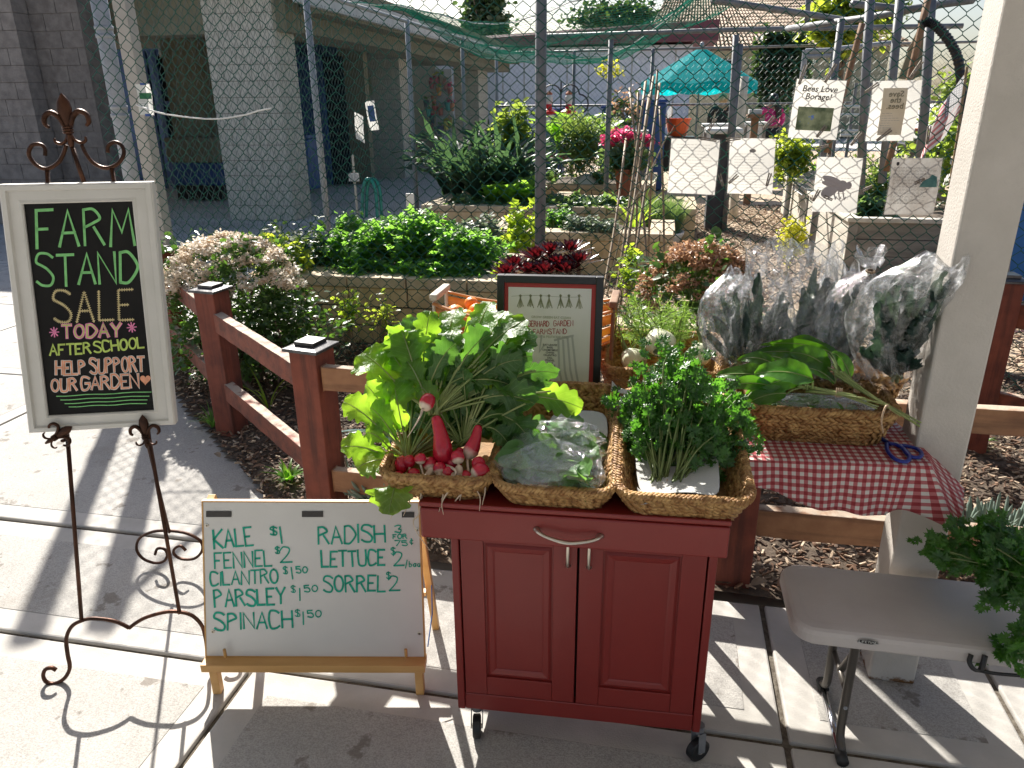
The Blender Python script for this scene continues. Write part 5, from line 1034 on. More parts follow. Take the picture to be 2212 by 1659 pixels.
mb = MB(); tri = [(.62, .50), (.96, .50), (.94, .68), (.84, .72), (.80, .66), (.68, .60)]; mb.add([f(x*w_, y*h_, .003) for x, y in tri], [tuple(range(6))]); t.part('printed_picture', mb, mat('teal_print', (.05, .16, .15), (.10, .25, .22), sc=30, rough=.6), ab=True)
mb = MB(); P = [(.10, .93), (.10, .89), (.13, .87), (.16, .89), (.16, .93), (.13, .94)]; mb.add([f(x*w_, y*h_, .003) for x, y in P], [tuple(range(6))]); t.part('crest', mb, M_ink, ab=True)
# notice on the corner post, papers on the side fence
t, f, w_, h_ = paper('narrow notice with a green stripe taped to the corner post', ((292, 180), (326, 184), (334, 246), (306, 250)), 4.2, M_lam, 'notices on the corner post and side fence'); mb = MB(); mb.grid([[f(x*w_, y*h_) for y in np.linspace(.52, .72, 3)] for x in np.linspace(.1, .95, 3)]); t.part('green_stripe', mb, mat('green_print', (.02, .16, .05), rough=.5), ab=True); lines(t, f, w_, h_, .12, .45, 5, .1, .9, m=M_greyink, th=.002)
for y0, y1 in ((.97, 1.04), (-.05, .03)): mb = MB(); mb.add([f(x*w_, y*h_, .003) for x, y in ((.3, y0), (.75, y0), (.75, y1), (.3, y1))], [(0, 1, 2, 3)]); t.part('blue_tape', mb, M_blue, ab=True)
t, f, w_, h_ = paper('white sheet hanging crooked on the side fence', ((767, 242), (783, 252), (789, 309), (768, 299)), 8.2, M_lam, 'notices on the corner post and side fence'); lines(t, f, w_, h_, .1, .9, 12, th=.003)
t, f, w_, h_ = paper('torn paper strip with blue photos on the side fence', ((790, 219), (806, 218), (821, 279), (798, 283)), 8.6, M_lam, 'notices on the corner post and side fence'); mb = MB(); mb.grid([[f(x*w_, y*h_) for y in np.linspace(.3, .85, 4)] for x in np.linspace(.15, .85, 3)]); t.part('blue_photo', mb, M_navy, ab=True)
t, f, w_, h_ = paper('yellowish picture board hung high on the second column', ((773, 157), (800, 160), (806, 205), (776, 207)), 15.7, mat('faded_picture', (.25, .24, .14), (.45, .42, .2), sc=2.5, rough=.8), 'notices on the corner post and side fence')
# clothespins
PG = [((1742, 140), (1726, 182)), ((1806, 138), (1782, 178)), ((1992, 132), (1966, 168)), ((1898, 180), (1868, 200)), ((1784, 272), (1764, 296)), ((1925, 280), (1894, 304)), ((1672, 252), (1648, 280)), ((1546, 256), (1530, 283)), ((1512, 298), (1548, 304)), ((1568, 302), (1600, 299)), ((1860, 286), (1838, 314)), ((1760, 322), (1790, 314)), ((2008, 272), (2002, 312)), ((1554, 376), (1562, 402)), ((1594, 378), (1574, 396)), ((1664, 374), (1656, 402)), ((1770, 410), (1756, 434)), ((1860, 414), (1884, 402)), ((1976, 396), (1998, 386)), ((1780, 424), (1798, 432))]
LBP = ['clipped on the top left corner of the borage sign', 'clipped on the top right corner of the borage sign', 'clipped on the top right corner of the mirror written bee sign', 'pale one at the left edge of the mirror written bee sign', 'at the bottom edge of the borage sign', 'at the bottom edge of the mirror written bee sign', 'at the top right corner of the printed leaf sheet', 'standing over the top right corner of the leftmost lower paper', 'flat across the top of the leftmost lower paper', 'flat across the top left of the printed leaf sheet', 'at the top right of the ghostly bee sheet', 'at the top left of the ghostly bee sheet', 'at the top of the mould spotted sheet', 'at the bottom right of the leftmost lower paper', 'at the bottom left of the printed leaf sheet', 'at the bottom right of the printed leaf sheet', 'at the bottom of the ghostly bee sheet', 'at the lower left edge of the mould spotted sheet', 'at the lower right edge of the mould spotted sheet', 'dark one lying beside the bottom of the ghostly bee sheet']
for i, (p, q) in enumerate(PG):
    a, b_ = at(*p, FZ-.03), at(*q, FZ-.035); d = b_-a; L = np.linalg.norm(d); d /= L; n = np.array((-d[2], 0, d[0])); s_ = .0035
    t = T('clothespin', 'grey wooden clothespin %s' % LBP[i], 'clothespin', (a+b_)/2, group='clothespins holding the papers')
    for sg in (-1, 1): mb = MB(); mb.beam(a+n*s_*1.6*sg, b_+n*s_*.9*sg, .009, .0055, up=n); t.part('jaw', mb, M_peg, ab=True)
    mb = MB(); c = a+(b_-a)*.55; mb.tube([c-np.array((0, .006, 0)), c+np.array((0, .006, 0))], .004, 6); t.part('spring', mb, M_galv2, ab=True)
# white cord, hose, markers
P = smooth([at(294, 226, FZ), at(305, 231, FZ), at(360, 247, FZ), at(455, 257, FZ), at(520, 250, FZ), at(560, 239, FZ), at(586, 234, FZ)], 6); mb = MB(); mb.tube(P, .0045, 6); o = one('rope', mb, M_white, 'white rope sagging between two ties on the chain link at upper left', 'rope', smooth=True)
mb = MB(); mb.lathe([(.002, 0), (.018, .01), (.02, .03), (.01, .045), (.002, .05)], P[0]-np.array((0, 0, .02)), 7); pass
p = at(797, 440, 7.6); t = T('garden_hose', 'loop of teal green hose standing up behind the parsley', 'hose', (p[0], 7.6, 0)); M_hose = mat('teal_hose', (.01, .22, .18), rough=.35)
for dx in (0, .035): mb = MB(); mb.tube(smooth([at(782, 470, 7.6)+[dx, dx, 0], at(784, 410, 7.6)+[dx, dx, 0], at(792, 388, 7.6)+[dx, dx, 0], at(804, 392, 7.6)+[dx, dx, 0], at(812, 420, 7.6)+[dx, dx, 0], at(815, 470, 7.6)+[dx, dx, 0]], 6), .018, 8); t.part('coil', mb, M_hose, ab=True, smooth=True)
for i, (u0, v0, u1, v1, b, lb) in enumerate(((876, 418, 895, 448, 6.3, 'white plastic plant marker standing in the parsley bed'), (752, 374, 776, 392, 7.4, 'grey slate plaque on a stick behind the teal hose'))):
    p, q = at(u0, v0, b), at(u1, v1, b); t = T('plant_marker', lb, 'marker', (p[0], b, max(0, q[2]-.1))); mb = MB(); mb.box((p[0], b, q[2]), (q[0], b+.012, p[2])); t.part('plate', mb, M_ltst if i else M_white, ab=True, bevel=.003); mb = MB(); x = (p[0]+q[0])/2; mb.box((x-.01, b+.013, 0), (x+.01, b+.025, at(u0, v0-(40 if i else 0), b)[2])); t.part('stake', mb, M_pwood, ab=True)

# ================================================================= succulents and bushes before the fence
def jade(label, c, r, nl, nf, fm, lsz=.034, seed=1, ftop=.35, fdir=(0, 0)):
    t = T('jade_bush', label, 'bush', (c[0], c[1], 0)); mb = MB(); rg = np.random.default_rng(seed)
    foliage(mb, nl, c, r, lsz, OV, .62, tilt=1.2, out=False); P, d = blobpts(nl, c, (r[0]*.98, r[1]*.98, r[2]*.98), .80); mb.inst(OV, aim(d+rg.normal(size=(nl, 3))*.5)*lsz*rg.uniform(.7, 1.25, (nl, 1, 1)), P)
    t.part('leaves', mb, L_jade, ab=True, kind='stuff', smooth=True)
    mb = MB(); stalks(mb, 14, (c[0], c[1], .0), (r[0]*.25, r[1]*.25, 0), (c[0], c[1], c[2], r[0]*.8, r[1]*.8, r[2]*.5), .012, 6, seed=seed); t.part('stems', mb, M_bark, ab=True)
    # flower heads on top
    mb = MB(); hs_ = MB(); heads = []
    for i in range(nf):
        a = rg.uniform(0, 6.28); q = rg.uniform(0, 1)**.5*.97; x = math.cos(a)*q; y = math.sin(a)*q; z = math.sqrt(max(0, 1-q*q)); h = np.array(c)+np.array((x*r[0]*1.0+fdir[0], y*r[1]*1.0+fdir[1], (z*.98+.05)*r[2]))
        if z < ftop and rg.uniform() > .35: continue
        rr_ = rg.uniform(.028, .05); foliage(mb, 60, h, (rr_, rr_, rr_*.7), .018, OV, .4); hs_.tube([h-np.array((x*.03, y*.03, .07)), h], .002, 4, caps=False)
    t.part('flowers', mb, fm, ab=True, kind='stuff'); t.part('flower_stalks', hs_, M_stem, ab=True, kind='stuff'); return t
jade('rounded jade bush covered in pale cream flowers beside the left rails', (-2.30, 3.62, .40), (.40, .34, .42), 2400, 170, L_flo, seed=3)
jade('jade bush with rusty brown flower heads behind the kale bags', (at(1512, 600, 3.45)[0], 3.45, .44), (.30, .25, .43), 1300, 110, L_flo2, .042, seed=5)
c = at(530, 720, 3.5); t2 = shrub('jade_offshoot', 'lower green jade branch hanging right of the cream flowered bush', 'bush', (c[0]+.13, 3.62, .33), (.36, .28, .27), 1500, .036, L_jade, stems=8)
# dark red aeonium rosettes
rg = np.random.default_rng(4)
AE = [(1112, 578, 3.72), (1140, 590, 3.65), (1160, 560, 3.75), (1190, 548, 3.8), (1205, 575, 3.7), (1232, 545, 3.8), (1250, 570, 3.7), (1225, 590, 3.62), (1178, 592, 3.6), (1095, 595, 3.6)]
WHA = ['at the left, low', 'left of centre in front', 'beside the post foot', 'tall centre left', 'centre front', 'tallest at the right', 'rightmost', 'front right', 'front centre', 'far left, lowest']
for i, (u, v, b) in enumerate(AE):
    p = at(u, v, b); t = T('aeonium', 'dark red aeonium rosette %s of the clump behind the framed menu' % WHA[i], 'succulent', (p[0], b, 0), group='dark red aeoniums'); mb = MB(); mb.tube([(0, 0, 0), (.01, 0, p[2]*.5), (0, 0, p[2]-.01)], .011, 7); t.part('stem', mb, M_bark)
    mb = MB(); tl = rg.normal(0, .25, 2)
    for k in range(34):
        a = k*2.4; e = .25+1.1*(k/34); L = .058+.050*(1-k/34)*1.0; d = np.array((math.cos(a)*math.cos(e), math.sin(a)*math.cos(e), math.sin(e)*.9)); d += np.array((tl[0], tl[1], 0))*.5; c = np.array((0, 0, p[2]-.005)); m_ = c+d*L*.5+np.array((0, 0, -.006)); mb.grid(leafgrid(c, m_, c+d*L*1.15, .0125, spoon, nrm=(-d[0], -d[1], .6), nu=6, nv=3, cup=.3))
    t.part('rosette', mb, L_aeon, smooth=True)
# agave and chalk fingers
p = at(790, 812, 2.55); bigleafplant('blue green agave behind the rail, left of the radish leaves', (-1.02, 2.62, .10), 15, .36, .032, L_agav, blade, seed=44, spread=.75, name='agave', lobe=0, crinkle=0, wave=0, cup=.5, nm='leaf')
def fingers(label, c, r, n, L=.085, seed=1):
    t = T('chalkstick_succulent', label, 'succulent', (c[0], c[1], 0)); rg = np.random.default_rng(seed); mb = MB()
    for i in range(n):
        x, y = rg.uniform(-1, 1, 2)
        if x*x+y*y > 1: continue
        b_ = np.array((c[0]+x*r[0], c[1]+y*r[1], c[2])); d = np.array((x*.5+rg.normal()*.25, y*.5+rg.normal()*.25, 1)); d /= np.linalg.norm(d); l = L*rg.uniform(.6, 1.2); mb.tube([b_, b_+d*l*.5+[0, 0, .003], b_+d*l*.85, b_+d*l], [.005, .0065, .0055, .001], 5, caps=False)
    t.part('leaves', mb, L_chalk, ab=True, kind='stuff', smooth=True); mb = MB(); stalks(mb, 12, (c[0], c[1], 0), (r[0]*.4, r[1]*.4, 0), (c[0], c[1], c[2], r[0]*.8, r[1]*.8, .01), .005, 5, seed=seed); t.part('stems', mb, M_stem, ab=True)
fingers('green chalkstick succulent behind the rail under the radish leaves', (-.92, 2.30, .14), (.20, .10), 230, .11, 3)
fingers('silvery chalkstick succulent mat behind the lower rail right of the cloth', (1.10, 2.36, .12), (.28, .14), 330, .10, 5)
fingers('silvery chalkstick clump at the right edge of the mulch bed', (1.55, 2.48, .12), (.25, .14), 240, .10, 6)
for i, (u, v, b, lb) in enumerate(((580, 880, 2.95, 'two lime strap leaves sprouting by the middle rail post'), (625, 1040, 2.45, 'low weeds at the pavement edge near the front rail post'), (2120, 960, 2.9, 'tiny weeds in the mulch right of the beige post'), (460, 920, 3.0, 'grassy tuft at the foot of the middle rail post'))):
    p = atz(u, v, .02); bigleafplant(lb, (p[0], p[1], .015), (5, 26, 8, 30)[i], (.22, .09, .06, .14)[i], (.008, .014, .01, .004)[i], (L_yel, L_lett, L_lett, L_pars)[i], blade, seed=100+i, spread=1.0, name='weed_tuft', lobe=0, crinkle=0, wave=0)
# fallen leaves and twigs
LV = [(1010//1, 1), ]
for i, (u, v) in enumerate(((430, 870), (455, 895), (470, 985), (560, 1010), (640, 925), (2050, 1040), (1700, 1150), (2150, 1200), (480, 860), (585, 975), (1640, 1262))):
    p = atz(u, v, .045); s_ = (.05, .06, .045, .05, .04, .05, .05, .04, .05, .035, .06)[i]; mb = MB(); a = i*1.3; d = np.array((math.cos(a), math.sin(a), 0)); mb.grid(leafgrid(p-d*s_*.5, p+np.array((0, 0, .015)), p+d*s_*.5+[0, 0, .008], s_*.28, oval, nu=7, nv=4, cup=.3, seed=i)); one('fallen_leaf', mb, M_twig if i % 3 else M_stake, 'dry curled leaf lying on the mulch, %s' % ('left of the second rail post', 'below the left rails', 'at the pavement curve', 'near the weeds', 'left of the front post', 'right of the beige post', 'under the cloth hem', 'at the right edge', 'uppermost at left', 'beside the shadow edge', 'under the rear rail post')[i], 'leaf', group='dry leaves on the mulch', smooth=True)

# ================================================================= foreground materials
M_iron = mat('bronze_iron', (.035, .016, .010), (.085, .036, .02), sc=14, rough=.38, rough2=.55, metal=.75, bump=.35, bsc=90)
M_frame = mat('distressed_white', (.56, .545, .50), (.62, .60, .56), sc=6, rough=.45, bump=.25, bsc=45, extra=spots(20, .74, (.03, .022, .018), .012, 1., stretch=(1, 1, .16)))
M_chalkb = mat('chalkboard', (.006, .0055, .0055), (.014, .013, .012), sc=5, rough=.75, spec=.25)
def pen(n, c, c2=None): return mat(n, c, c2 or tuple(x*.75 for x in c), sc=60, rough=.8)
P_green = pen('green_chalk', (.24, .62, .22)); P_yel = pen('yellow_chalk', (.66, .55, .28)); P_pink = pen('pink_chalk', (.85, .28, .50)); P_lime = pen('lime_chalk', (.55, .70, .16)); P_coral = pen('coral_chalk', (.88, .40, .24)); P_wht = pen('white_chalk', (.75, .74, .70))
P_mark = pen('green_marker', (.0, .27, .17), (.01, .40, .27))
M_wb = mat('whiteboard', (.60, .59, .555), (.64, .63, .60), sc=3, rough=.3, bump=.05, bsc=200, extra=spots(40, .76, (.25, .24, .22), .02, .5))
M_pine = mat('yellow_pine', (.48, .25, .07), (.62, .36, .13), sc=9, rough=.5, bump=.2, bsc=50, stretch=(.2, 1, 1))
M_redp = mat('red_cabinet_paint', (.185, .013, .010), (.205, .017, .013), sc=4, rough=.42, bump=.08, bsc=140, coat=.05, extra=spots(9, .70, (.12, .010, .009), .1, .5))
M_gap = mat('dark_gap', (.006, .004, .004), rough=.9)
M_nick = mat('brushed_nickel', (.50, .46, .40), (.62, .58, .50), sc=30, rough=.28, metal=.95)
M_rub = mat('black_rubber', (.012, .012, .013), rough=.5)
def straw(nt, base):
    n = noise(nt, 55, 2); return mixc(nt, ramp(nt, n, (0, 0, 0), (.85,)*3, .52, .66), base, (.22, .09, .025))
M_weave = mat('woven_hyacinth', (.29, .135, .040), (.60, .37, .145), sc=46, rough=.55, bump=.5, bsc=260, extra=straw, trans=.12, tcol=(.7, .4, .12))
M_liner = mat('basket_inside', (.20, .11, .04), (.30, .17, .07), sc=40, rough=.8, bump=1, bsc=120)
M_towel = mat('paper_towel', (.62, .62, .60), rough=.9, bump=.6, bsc=260, trans=.3, tcol=(.7, .7, .66))
M_rad = mat('radish_skin', (.40, .008, .022), (.58, .018, .05), sc=25, rough=.25, bump=.2, bsc=60, spec=.6, extra=spots(26, .66, (.75, .55, .45), .02, .7))
def radtip(nt, base):
    tc = nt.nodes.new('ShaderNodeTexCoord'); sp = nt.nodes.new('ShaderNodeSeparateXYZ'); nt.links.new(tc.outputs['UV'], sp.inputs[0]); n = noise(nt, 30, 3); ad = nt.nodes.new('ShaderNodeMath'); ad.operation = 'MULTIPLY_ADD'; ad.inputs[1].default_value = .25; nt.links.new(n, ad.inputs[0]); nt.links.new(sp.outputs[1], ad.inputs[2])
    return mixc(nt, ramp(nt, ad.outputs[0], (0, 0, 0), (1, 1, 1), .80, .96), base, (.72, .58, .44))
M_rad2 = mat('radish_with_pale_tip', (.42, .008, .026), (.60, .018, .055), sc=25, rough=.25, spec=.6, extra=chain(spots(22, .68, (.70, .45, .40), .02, .7), radtip))
M_root = mat('pale_root', (.50, .38, .27), (.68, .55, .42), sc=30, rough=.6, bump=.3)
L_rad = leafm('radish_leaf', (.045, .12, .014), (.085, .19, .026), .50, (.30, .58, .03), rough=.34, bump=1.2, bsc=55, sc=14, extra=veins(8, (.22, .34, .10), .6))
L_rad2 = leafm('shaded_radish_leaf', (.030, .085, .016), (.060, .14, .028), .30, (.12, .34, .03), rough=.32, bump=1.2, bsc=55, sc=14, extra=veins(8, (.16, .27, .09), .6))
L_sorr = leafm('sorrel_leaf', (.035, .11, .012), (.06, .16, .02), .42, (.16, .46, .02), rough=.25, bump=.6, bsc=36, sc=12, extra=veins(10, (.10, .22, .05), .5))
L_kale = leafm('lacinato_kale_leaf', (.010, .030, .026), (.030, .066, .058), .12, (.04, .10, .04), rough=.45, bump=1, bsc=60, sc=30)
L_par2 = leafm('cut_parsley_leaf', (.028, .090, .016), (.050, .135, .026), .40, (.12, .38, .025), rough=.3, bump=.4, bsc=120, sc=20)
L_lettb = leafm('bagged_lettuce_leaf', (.07, .18, .05), (.13, .28, .09), .35, (.24, .55, .08), rough=.4, bump=.6)
L_frond = leafm('fennel_frond_near', (.09, .17, .04), (.14, .25, .06), .45, (.34, .56, .08))
M_bulb = mat('fennel_bulb', (.66, .70, .44), (.82, .82, .66), sc=18, rough=.4, bump=.3, bsc=40, trans=.15, extra=veins(14, (.55, .60, .36), .35, 0))
M_core = mat('cut_brown_core', (.20, .10, .04), (.40, .25, .12), sc=30, rough=.8)
M_band = mat('rubber_band', (.48, .34, .22), rough=.5)
FILM1 = film('bag_film', gl=.19, rough=.07, white=.015, streak=.50, bsc=18, bst=1.)
FILM2 = film('lettuce_bag_film', gl=.13, rough=.06, white=.0, streak=.30, bsc=46, bst=1.)
M_blk = mat('black_frame_wood', (.012, .011, .011), rough=.35); M_mat = mat('red_mat_board', (.45, .05, .045), rough=.7); M_ppr = mat('poster_paper', (.68, .66, .61), (.74, .72, .68), sc=4, rough=.4)
M_htdp = mat('bench_plastic', (.46, .41, .385), (.54, .49, .46), sc=3, rough=.55, bump=.25, bsc=300, extra=spots(60, .76, (.12, .10, .09), .02, .6))
M_leg = mat('bronze_grey_legs', (.085, .075, .065), rough=.38, metal=.4)
M_chrome = mat('chrome', (.6, .6, .62), rough=.15, metal=1)
M_scis = mat('blue_scissor_handle', (.008, .02, .22), rough=.35)
def gingham(nt, base):
    tc = nt.nodes.new('ShaderNodeTexCoord'); sp = nt.nodes.new('ShaderNodeSeparateXYZ'); nt.links.new(tc.outputs['UV'], sp.inputs[0]); o = []
    for k in (0, 1):
        m = nt.nodes.new('ShaderNodeMath'); m.operation = 'FRACT'; nt.links.new(sp.outputs[k], m.inputs[0]); l = nt.nodes.new('ShaderNodeMath'); l.operation = 'LESS_THAN'; l.inputs[1].default_value = .5; nt.links.new(m.outputs[0], l.inputs[0]); o.append(l.outputs[0])
    a = nt.nodes.new('ShaderNodeMath'); a.operation = 'ADD'; nt.links.new(o[0], a.inputs[0]); nt.links.new(o[1], a.inputs[1]); h = nt.nodes.new('ShaderNodeMath'); h.operation = 'MULTIPLY'; h.inputs[1].default_value = .5; nt.links.new(a.outputs[0], h.inputs[0])
    r = nt.nodes.new('ShaderNodeValToRGB'); r.color_ramp.interpolation = 'CONSTANT'; e = r.color_ramp.elements; e[0].color = (.70, .67, .63, 1); e[1].position = .3; e[1].color = (.50, .14, .15, 1); e.new(.8).color = (.30, .006, .018, 1); nt.links.new(h.outputs[0], r.inputs[0])
    n = noise(nt, 180, 2, co='UV'); return mixc(nt, .08, r.outputs[0], ramp(nt, n, (.2, .1, .1), (.7, .66, .62)))
M_ging = mat('red_gingham', (.6, .5, .5), rough=.9, extra=gingham, bump=.15, bsc=400, trans=.18, tcol=(.6, .2, .2))

# ================================================================= easel
ez = T('display_easel', 'tall bronze iron easel with fleur de lis top and scrolled feet at the left', 'easel', (-1.375, 1.41, 0), R(19))
EK = .125
def EP(u, v, y=-.006): return ez.loc(u, v, y, EK)
def zt3(x, y): return (x/3, 1106+y/3)
def zt1(x, y): return (x/3, y/3)
def rod(name, pts, r=.0062, n=8, **k):
    mb = MB(); mb.tube(pts, r, n, flat=.85); return ez.part(name, mb, M_iron, smooth=True, **k)
jl = EP(176, 1338); jr = EP(388, 1325)
for nm, a, b_ in (('upright', jl, EP(146, 945)), ('upright', jr, EP(322, 945))): rod(nm, [a, (a+b_)/2, b_])
rod('upright', [EP(146, 945), EP(118, 700), EP(102, 366)]); rod('upright', [EP(322, 945), EP(286, 650), EP(242, 364)])
base_c = [(365, 1025), (335, 1010), (295, 1020), (280, 1060), (300, 1100), (350, 1112), (415, 1080), (452, 1010), (438, 920), (430, 820), (462, 745), (520, 708), (600, 690), (720, 702), (790, 726)]
L1 = smooth([EP(*zt3(*q)) for q in base_c]+[EP(*zt3(838, 752))], 5); rod('base_scroll', L1)
cusp = EP(*zt3(838, 752)); mir = [np.array((2*cusp[0]-p[0], p[1], p[2])) for p in L1]
xr = jr[0]-cusp[0]; xl = cusp[0]-jl[0]; mir = [np.array((cusp[0]+(p[0]-cusp[0])*xr/xl, p[1], p[2])) for p in mir]; rod('base_scroll', mir)
# scrolled crown
crl = [(430, 940), (405, 1010), (370, 1060), (300, 1095), (230, 1065), (187, 1000), (205, 945), (255, 935), (290, 960), (292, 1010)]
crr = [(530, 940), (560, 1000), (610, 1060), (690, 1090), (765, 1060), (802, 1000), (790, 945), (745, 922), (702, 945), (698, 990)]
rod('crown_scroll', smooth([EP(*zt1(*q)) for q in crl], 5), .0055); rod('crown_scroll', smooth([EP(*zt1(*q)) for q in crr], 5), .0055)
def fleur(t, c, s_, ang=0., name='finial'):
    """fleur de lis of height s_ in the easel plane"""
    ca, sa = math.cos(ang), math.sin(ang)
    def pl(x, z, y=0): X, Z = x*s_, z*s_; return np.array((c[0]+X*ca-Z*sa, c[1]+y*s_+EK*(X*sa+Z*ca), c[2]+X*sa+Z*ca))
    mb = MB(); G = []
    for z, r_ in ((.36, .045), (.45, .07), (.58, .11), (.72, .14), (.84, .12), (.93, .06), (1.0, .005)): G.append([pl(r_*math.cos(a), z, r_*.55*math.sin(a)) for a in np.linspace(0, 2*np.pi, 13)[:-1]])
    mb.grid(G, close=True); o = t.part(name, mb, M_iron, smooth=True)
    for sg in (-1, 1):
        mb = MB(); P = smooth([pl(sg*x, z) for x, z in ((.05, .38), (.12, .56), (.24, .66), (.37, .60), (.39, .47), (.33, .40))], 5); mb.tube(P, [.05*s_*(.6+.9*math.sin(math.pi*min(1, i/len(P)*.8+.15))) for i in range(len(P))], 8, flat=.7); t.part('curl', mb, M_iron, parent=o, smooth=True)
        mb = MB(); P = smooth([pl(sg*x, z) for x, z in ((.03, .30), (.08, .16), (.18, .10), (.27, .14), (.28, .21))], 5); mb.tube(P, [.035*s_*(.7+.6*math.sin(math.pi*i/len(P))) for i in range(len(P))], 8, flat=.7); t.part('curl', mb, M_iron, parent=o, smooth=True)
    mb = MB()
    for z in (.30, .345, .39): mb.tube([pl(-.09, z, -.02), pl(-.05, z, -.07), pl(.05, z, -.07), pl(.09, z, -.02)], .022*s_, 6)
    mb.tube([pl(0, .38), pl(0, .1), pl(0, 0)], [.07*s_, .06*s_, .03*s_], 8); t.part('collar', mb, M_iron, parent=o, smooth=True)
top = EP(156, 322); tip = EP(149, 200); fleur(ez, top, (tip-top)[2]*1.0, .04, 'finial')
rod('spine', [EP(157, 320), EP(170, 360), EP(182, 395)], .0065); 
fleur(ez, EP(318, 968, -.045), .088, .0, 'holder'); fleur(ez, EP(98, 958, -.045), .080, -1.05, 'holder')
for a, b_ in (((322, 950), (318, 960)), ((146, 950), (135, 952))): rod('hook', [EP(*a), EP(*b_, -.05)], .005)
# rear leg with its looped foot
hing = EP(182, 400, .02); rb = 1.875; c2 = ez.loc(366, 1172, .0, 0); 
def RP(u, v): 
    p = at(u, v, rb) ; c, s_ = math.cos(-ez.rot), math.sin(-ez.rot); q = p-ez.base; return np.array((q[0]*c-q[1]*s_, q[0]*s_+q[1]*c, q[2]))
rod('rear_leg', [hing, (hing+RP(366, 1150))/2, RP(366, 1150)], .0058)
ring = [(1005, 275), (1020, 238), (1065, 240), (1085, 280), (1060, 320), (1000, 330), (925, 300), (885, 240), (905, 170), (990, 128), (1100, 122), (1215, 140), (1300, 190), (1310, 250), (1260, 302), (1180, 305), (1130, 275), (1130, 240), (1170, 220), (1205, 250)]
rod('foot_loop', smooth([RP(*zt3(*q)) for q in ring], 4), .0055)

# ================================================================= chalkboard
cbd = T('chalkboard', 'farm stand chalkboard in a distressed white frame standing on the easel', 'chalkboard', tuple(ez.base+np.array((0, 0, .7))), R(19))
def CP(u, v, y=-.028): return ez.loc(u, v, y, EK)-np.array((0, 0, .7))
def cquad(corn): return [CP(*q) for q in corn]
oc = cquad(((1, 398), (331, 392), (382, 913), (67, 932))); ic = cquad(((53, 440), (288, 434), (335, 884), (107, 896)))
zc_, zb_ = (oc[0][2]+oc[1][2])/2, (oc[2][2]+oc[3][2])/2
def fr(quad, inset, yoff): 
    cen = sum(quad)/4; return [np.array((q[0], q[1]+yoff, q[2])) for q in quad]
for i in range(4):
    j = (i+1) % 4; o0, o1, i1, i0 = oc[i], oc[j], ic[j], ic[i]; V = []; L_ = lambda a, b_, t: a+(b_-a)*t
    prof = [(0, .012), (0, -.010), (.08, -.014), (.30, -.014), (.36, -.006), (.80, -.008), (.93, -.011), (1, -.008), (1, .012)]
    mb = MB(); mb.grid([[L_(o0, i0, s_)+np.array((0, y, 0)), L_(o1, i1, s_)+np.array((0, y, 0))] for s_, y in prof]+[[o0+np.array((0, .012, 0)), o1+np.array((0, .012, 0))]]); cbd.part('frame_side', mb, M_frame)
mb = MB(); mb.add([q+np.array((0, y, 0)) for y in (-.003, .010) for q in ic], [(3, 2, 1, 0), (4, 5, 6, 7)]+[(k, (k+1) % 4, 4+(k+1) % 4, 4+k) for k in range(4)]); cbd.part('slate', mb, M_chalkb)
def chalk(name, m, txts, y=-.033, dy=0):
    mb = MB()
    for tx, p0, p1, h, w_, *r in txts: write(mb, tx, (p0[0], -p0[1]), (p1[0], -p1[1]), h, w_, lambda X, Y: CP(X, -Y, y), **(r[0] if r else {}))
    return cbd.part(name, mb, m)
chalk('lettering', P_green, [('FARM', (80, 537), (291, 527), 80, 2.9, dict(gap=.32)), ('STAND', (80, 618), (296, 610), 66, 2.9, dict(gap=.26))])
mb = MB()   # SALE in stitched outline: strokes with cross ticks
write(mb, 'SALE', (117, -697), (289, -690), 65, 1.5, lambda X, Y: CP(X, -Y, -.033), gap=.30, seed=2); cbd.part('lettering', mb, P_yel)
class Tick(MB): pass
mb = MB(); rgk = random.Random(3); hold = MB(); segs = []
_r = ribbon
def ribbon_ticks(mb_, P, w_, f, d=.0008):
    P = np.array(P, float)
    for a, b_ in zip(P[:-1], P[1:]):
        L = np.linalg.norm(b_-a); n = max(1, int(L/4.6)); t = (b_-a)/(L+1e-9); q = np.array((-t[1], t[0]))
        for k in range(n): c = a+(b_-a)*(k+.5)/n; _r(mb_, [c-q*3.0, c+q*3.0], .75, f)
ribbon = ribbon_ticks; write(mb, 'SALE', (117, -697), (289, -690), 65, 1.5, lambda X, Y: CP(X, -Y, -.0332), gap=.30, seed=2); ribbon = _r; cbd.part('lettering', mb, P_yel)
chalk('lettering', P_pink, [('TODAY', (135, 731), (261, 726), 27, 3.6, dict(gap=.35)), ('*', (108, 729), (128, 728), 20, 1.3), ('*', (276, 719), (296, 717), 20, 1.3)])
chalk('lettering', P_lime, [('TODAY', (135, 731), (261, 726), 27, 1.3, dict(gap=.35))], y=-.0338)
chalk('lettering', P_lime, [('AFTER', (108, 768), (196, 763), 22, 2.1, dict(gap=.28)), ('SCHOOL', (204, 761), (311, 751), 23, 2.1, dict(gap=.28))])
chalk('lettering', P_wht, [('HELP', (121, 809), (185, 807), 28, 3., dict(gap=.3)), ('SUPPORT', (196, 806), (312, 801), 30, 3., dict(gap=.26)), ('OUR', (112, 845), (166, 843), 26, 3., dict(gap=.28)), ('GARDEN', (176, 842), (300, 836), 28, 3., dict(gap=.24))])
chalk('lettering', P_coral, [('HELP', (121, 809), (185, 807), 28, 1.7, dict(gap=.3)), ('SUPPORT', (196, 806), (312, 801), 30, 1.7, dict(gap=.26)), ('OUR', (112, 845), (166, 843), 26, 1.7, dict(gap=.28)), ('GARDEN', (176, 842), (300, 836), 28, 1.7, dict(gap=.24))], y=-.0338)
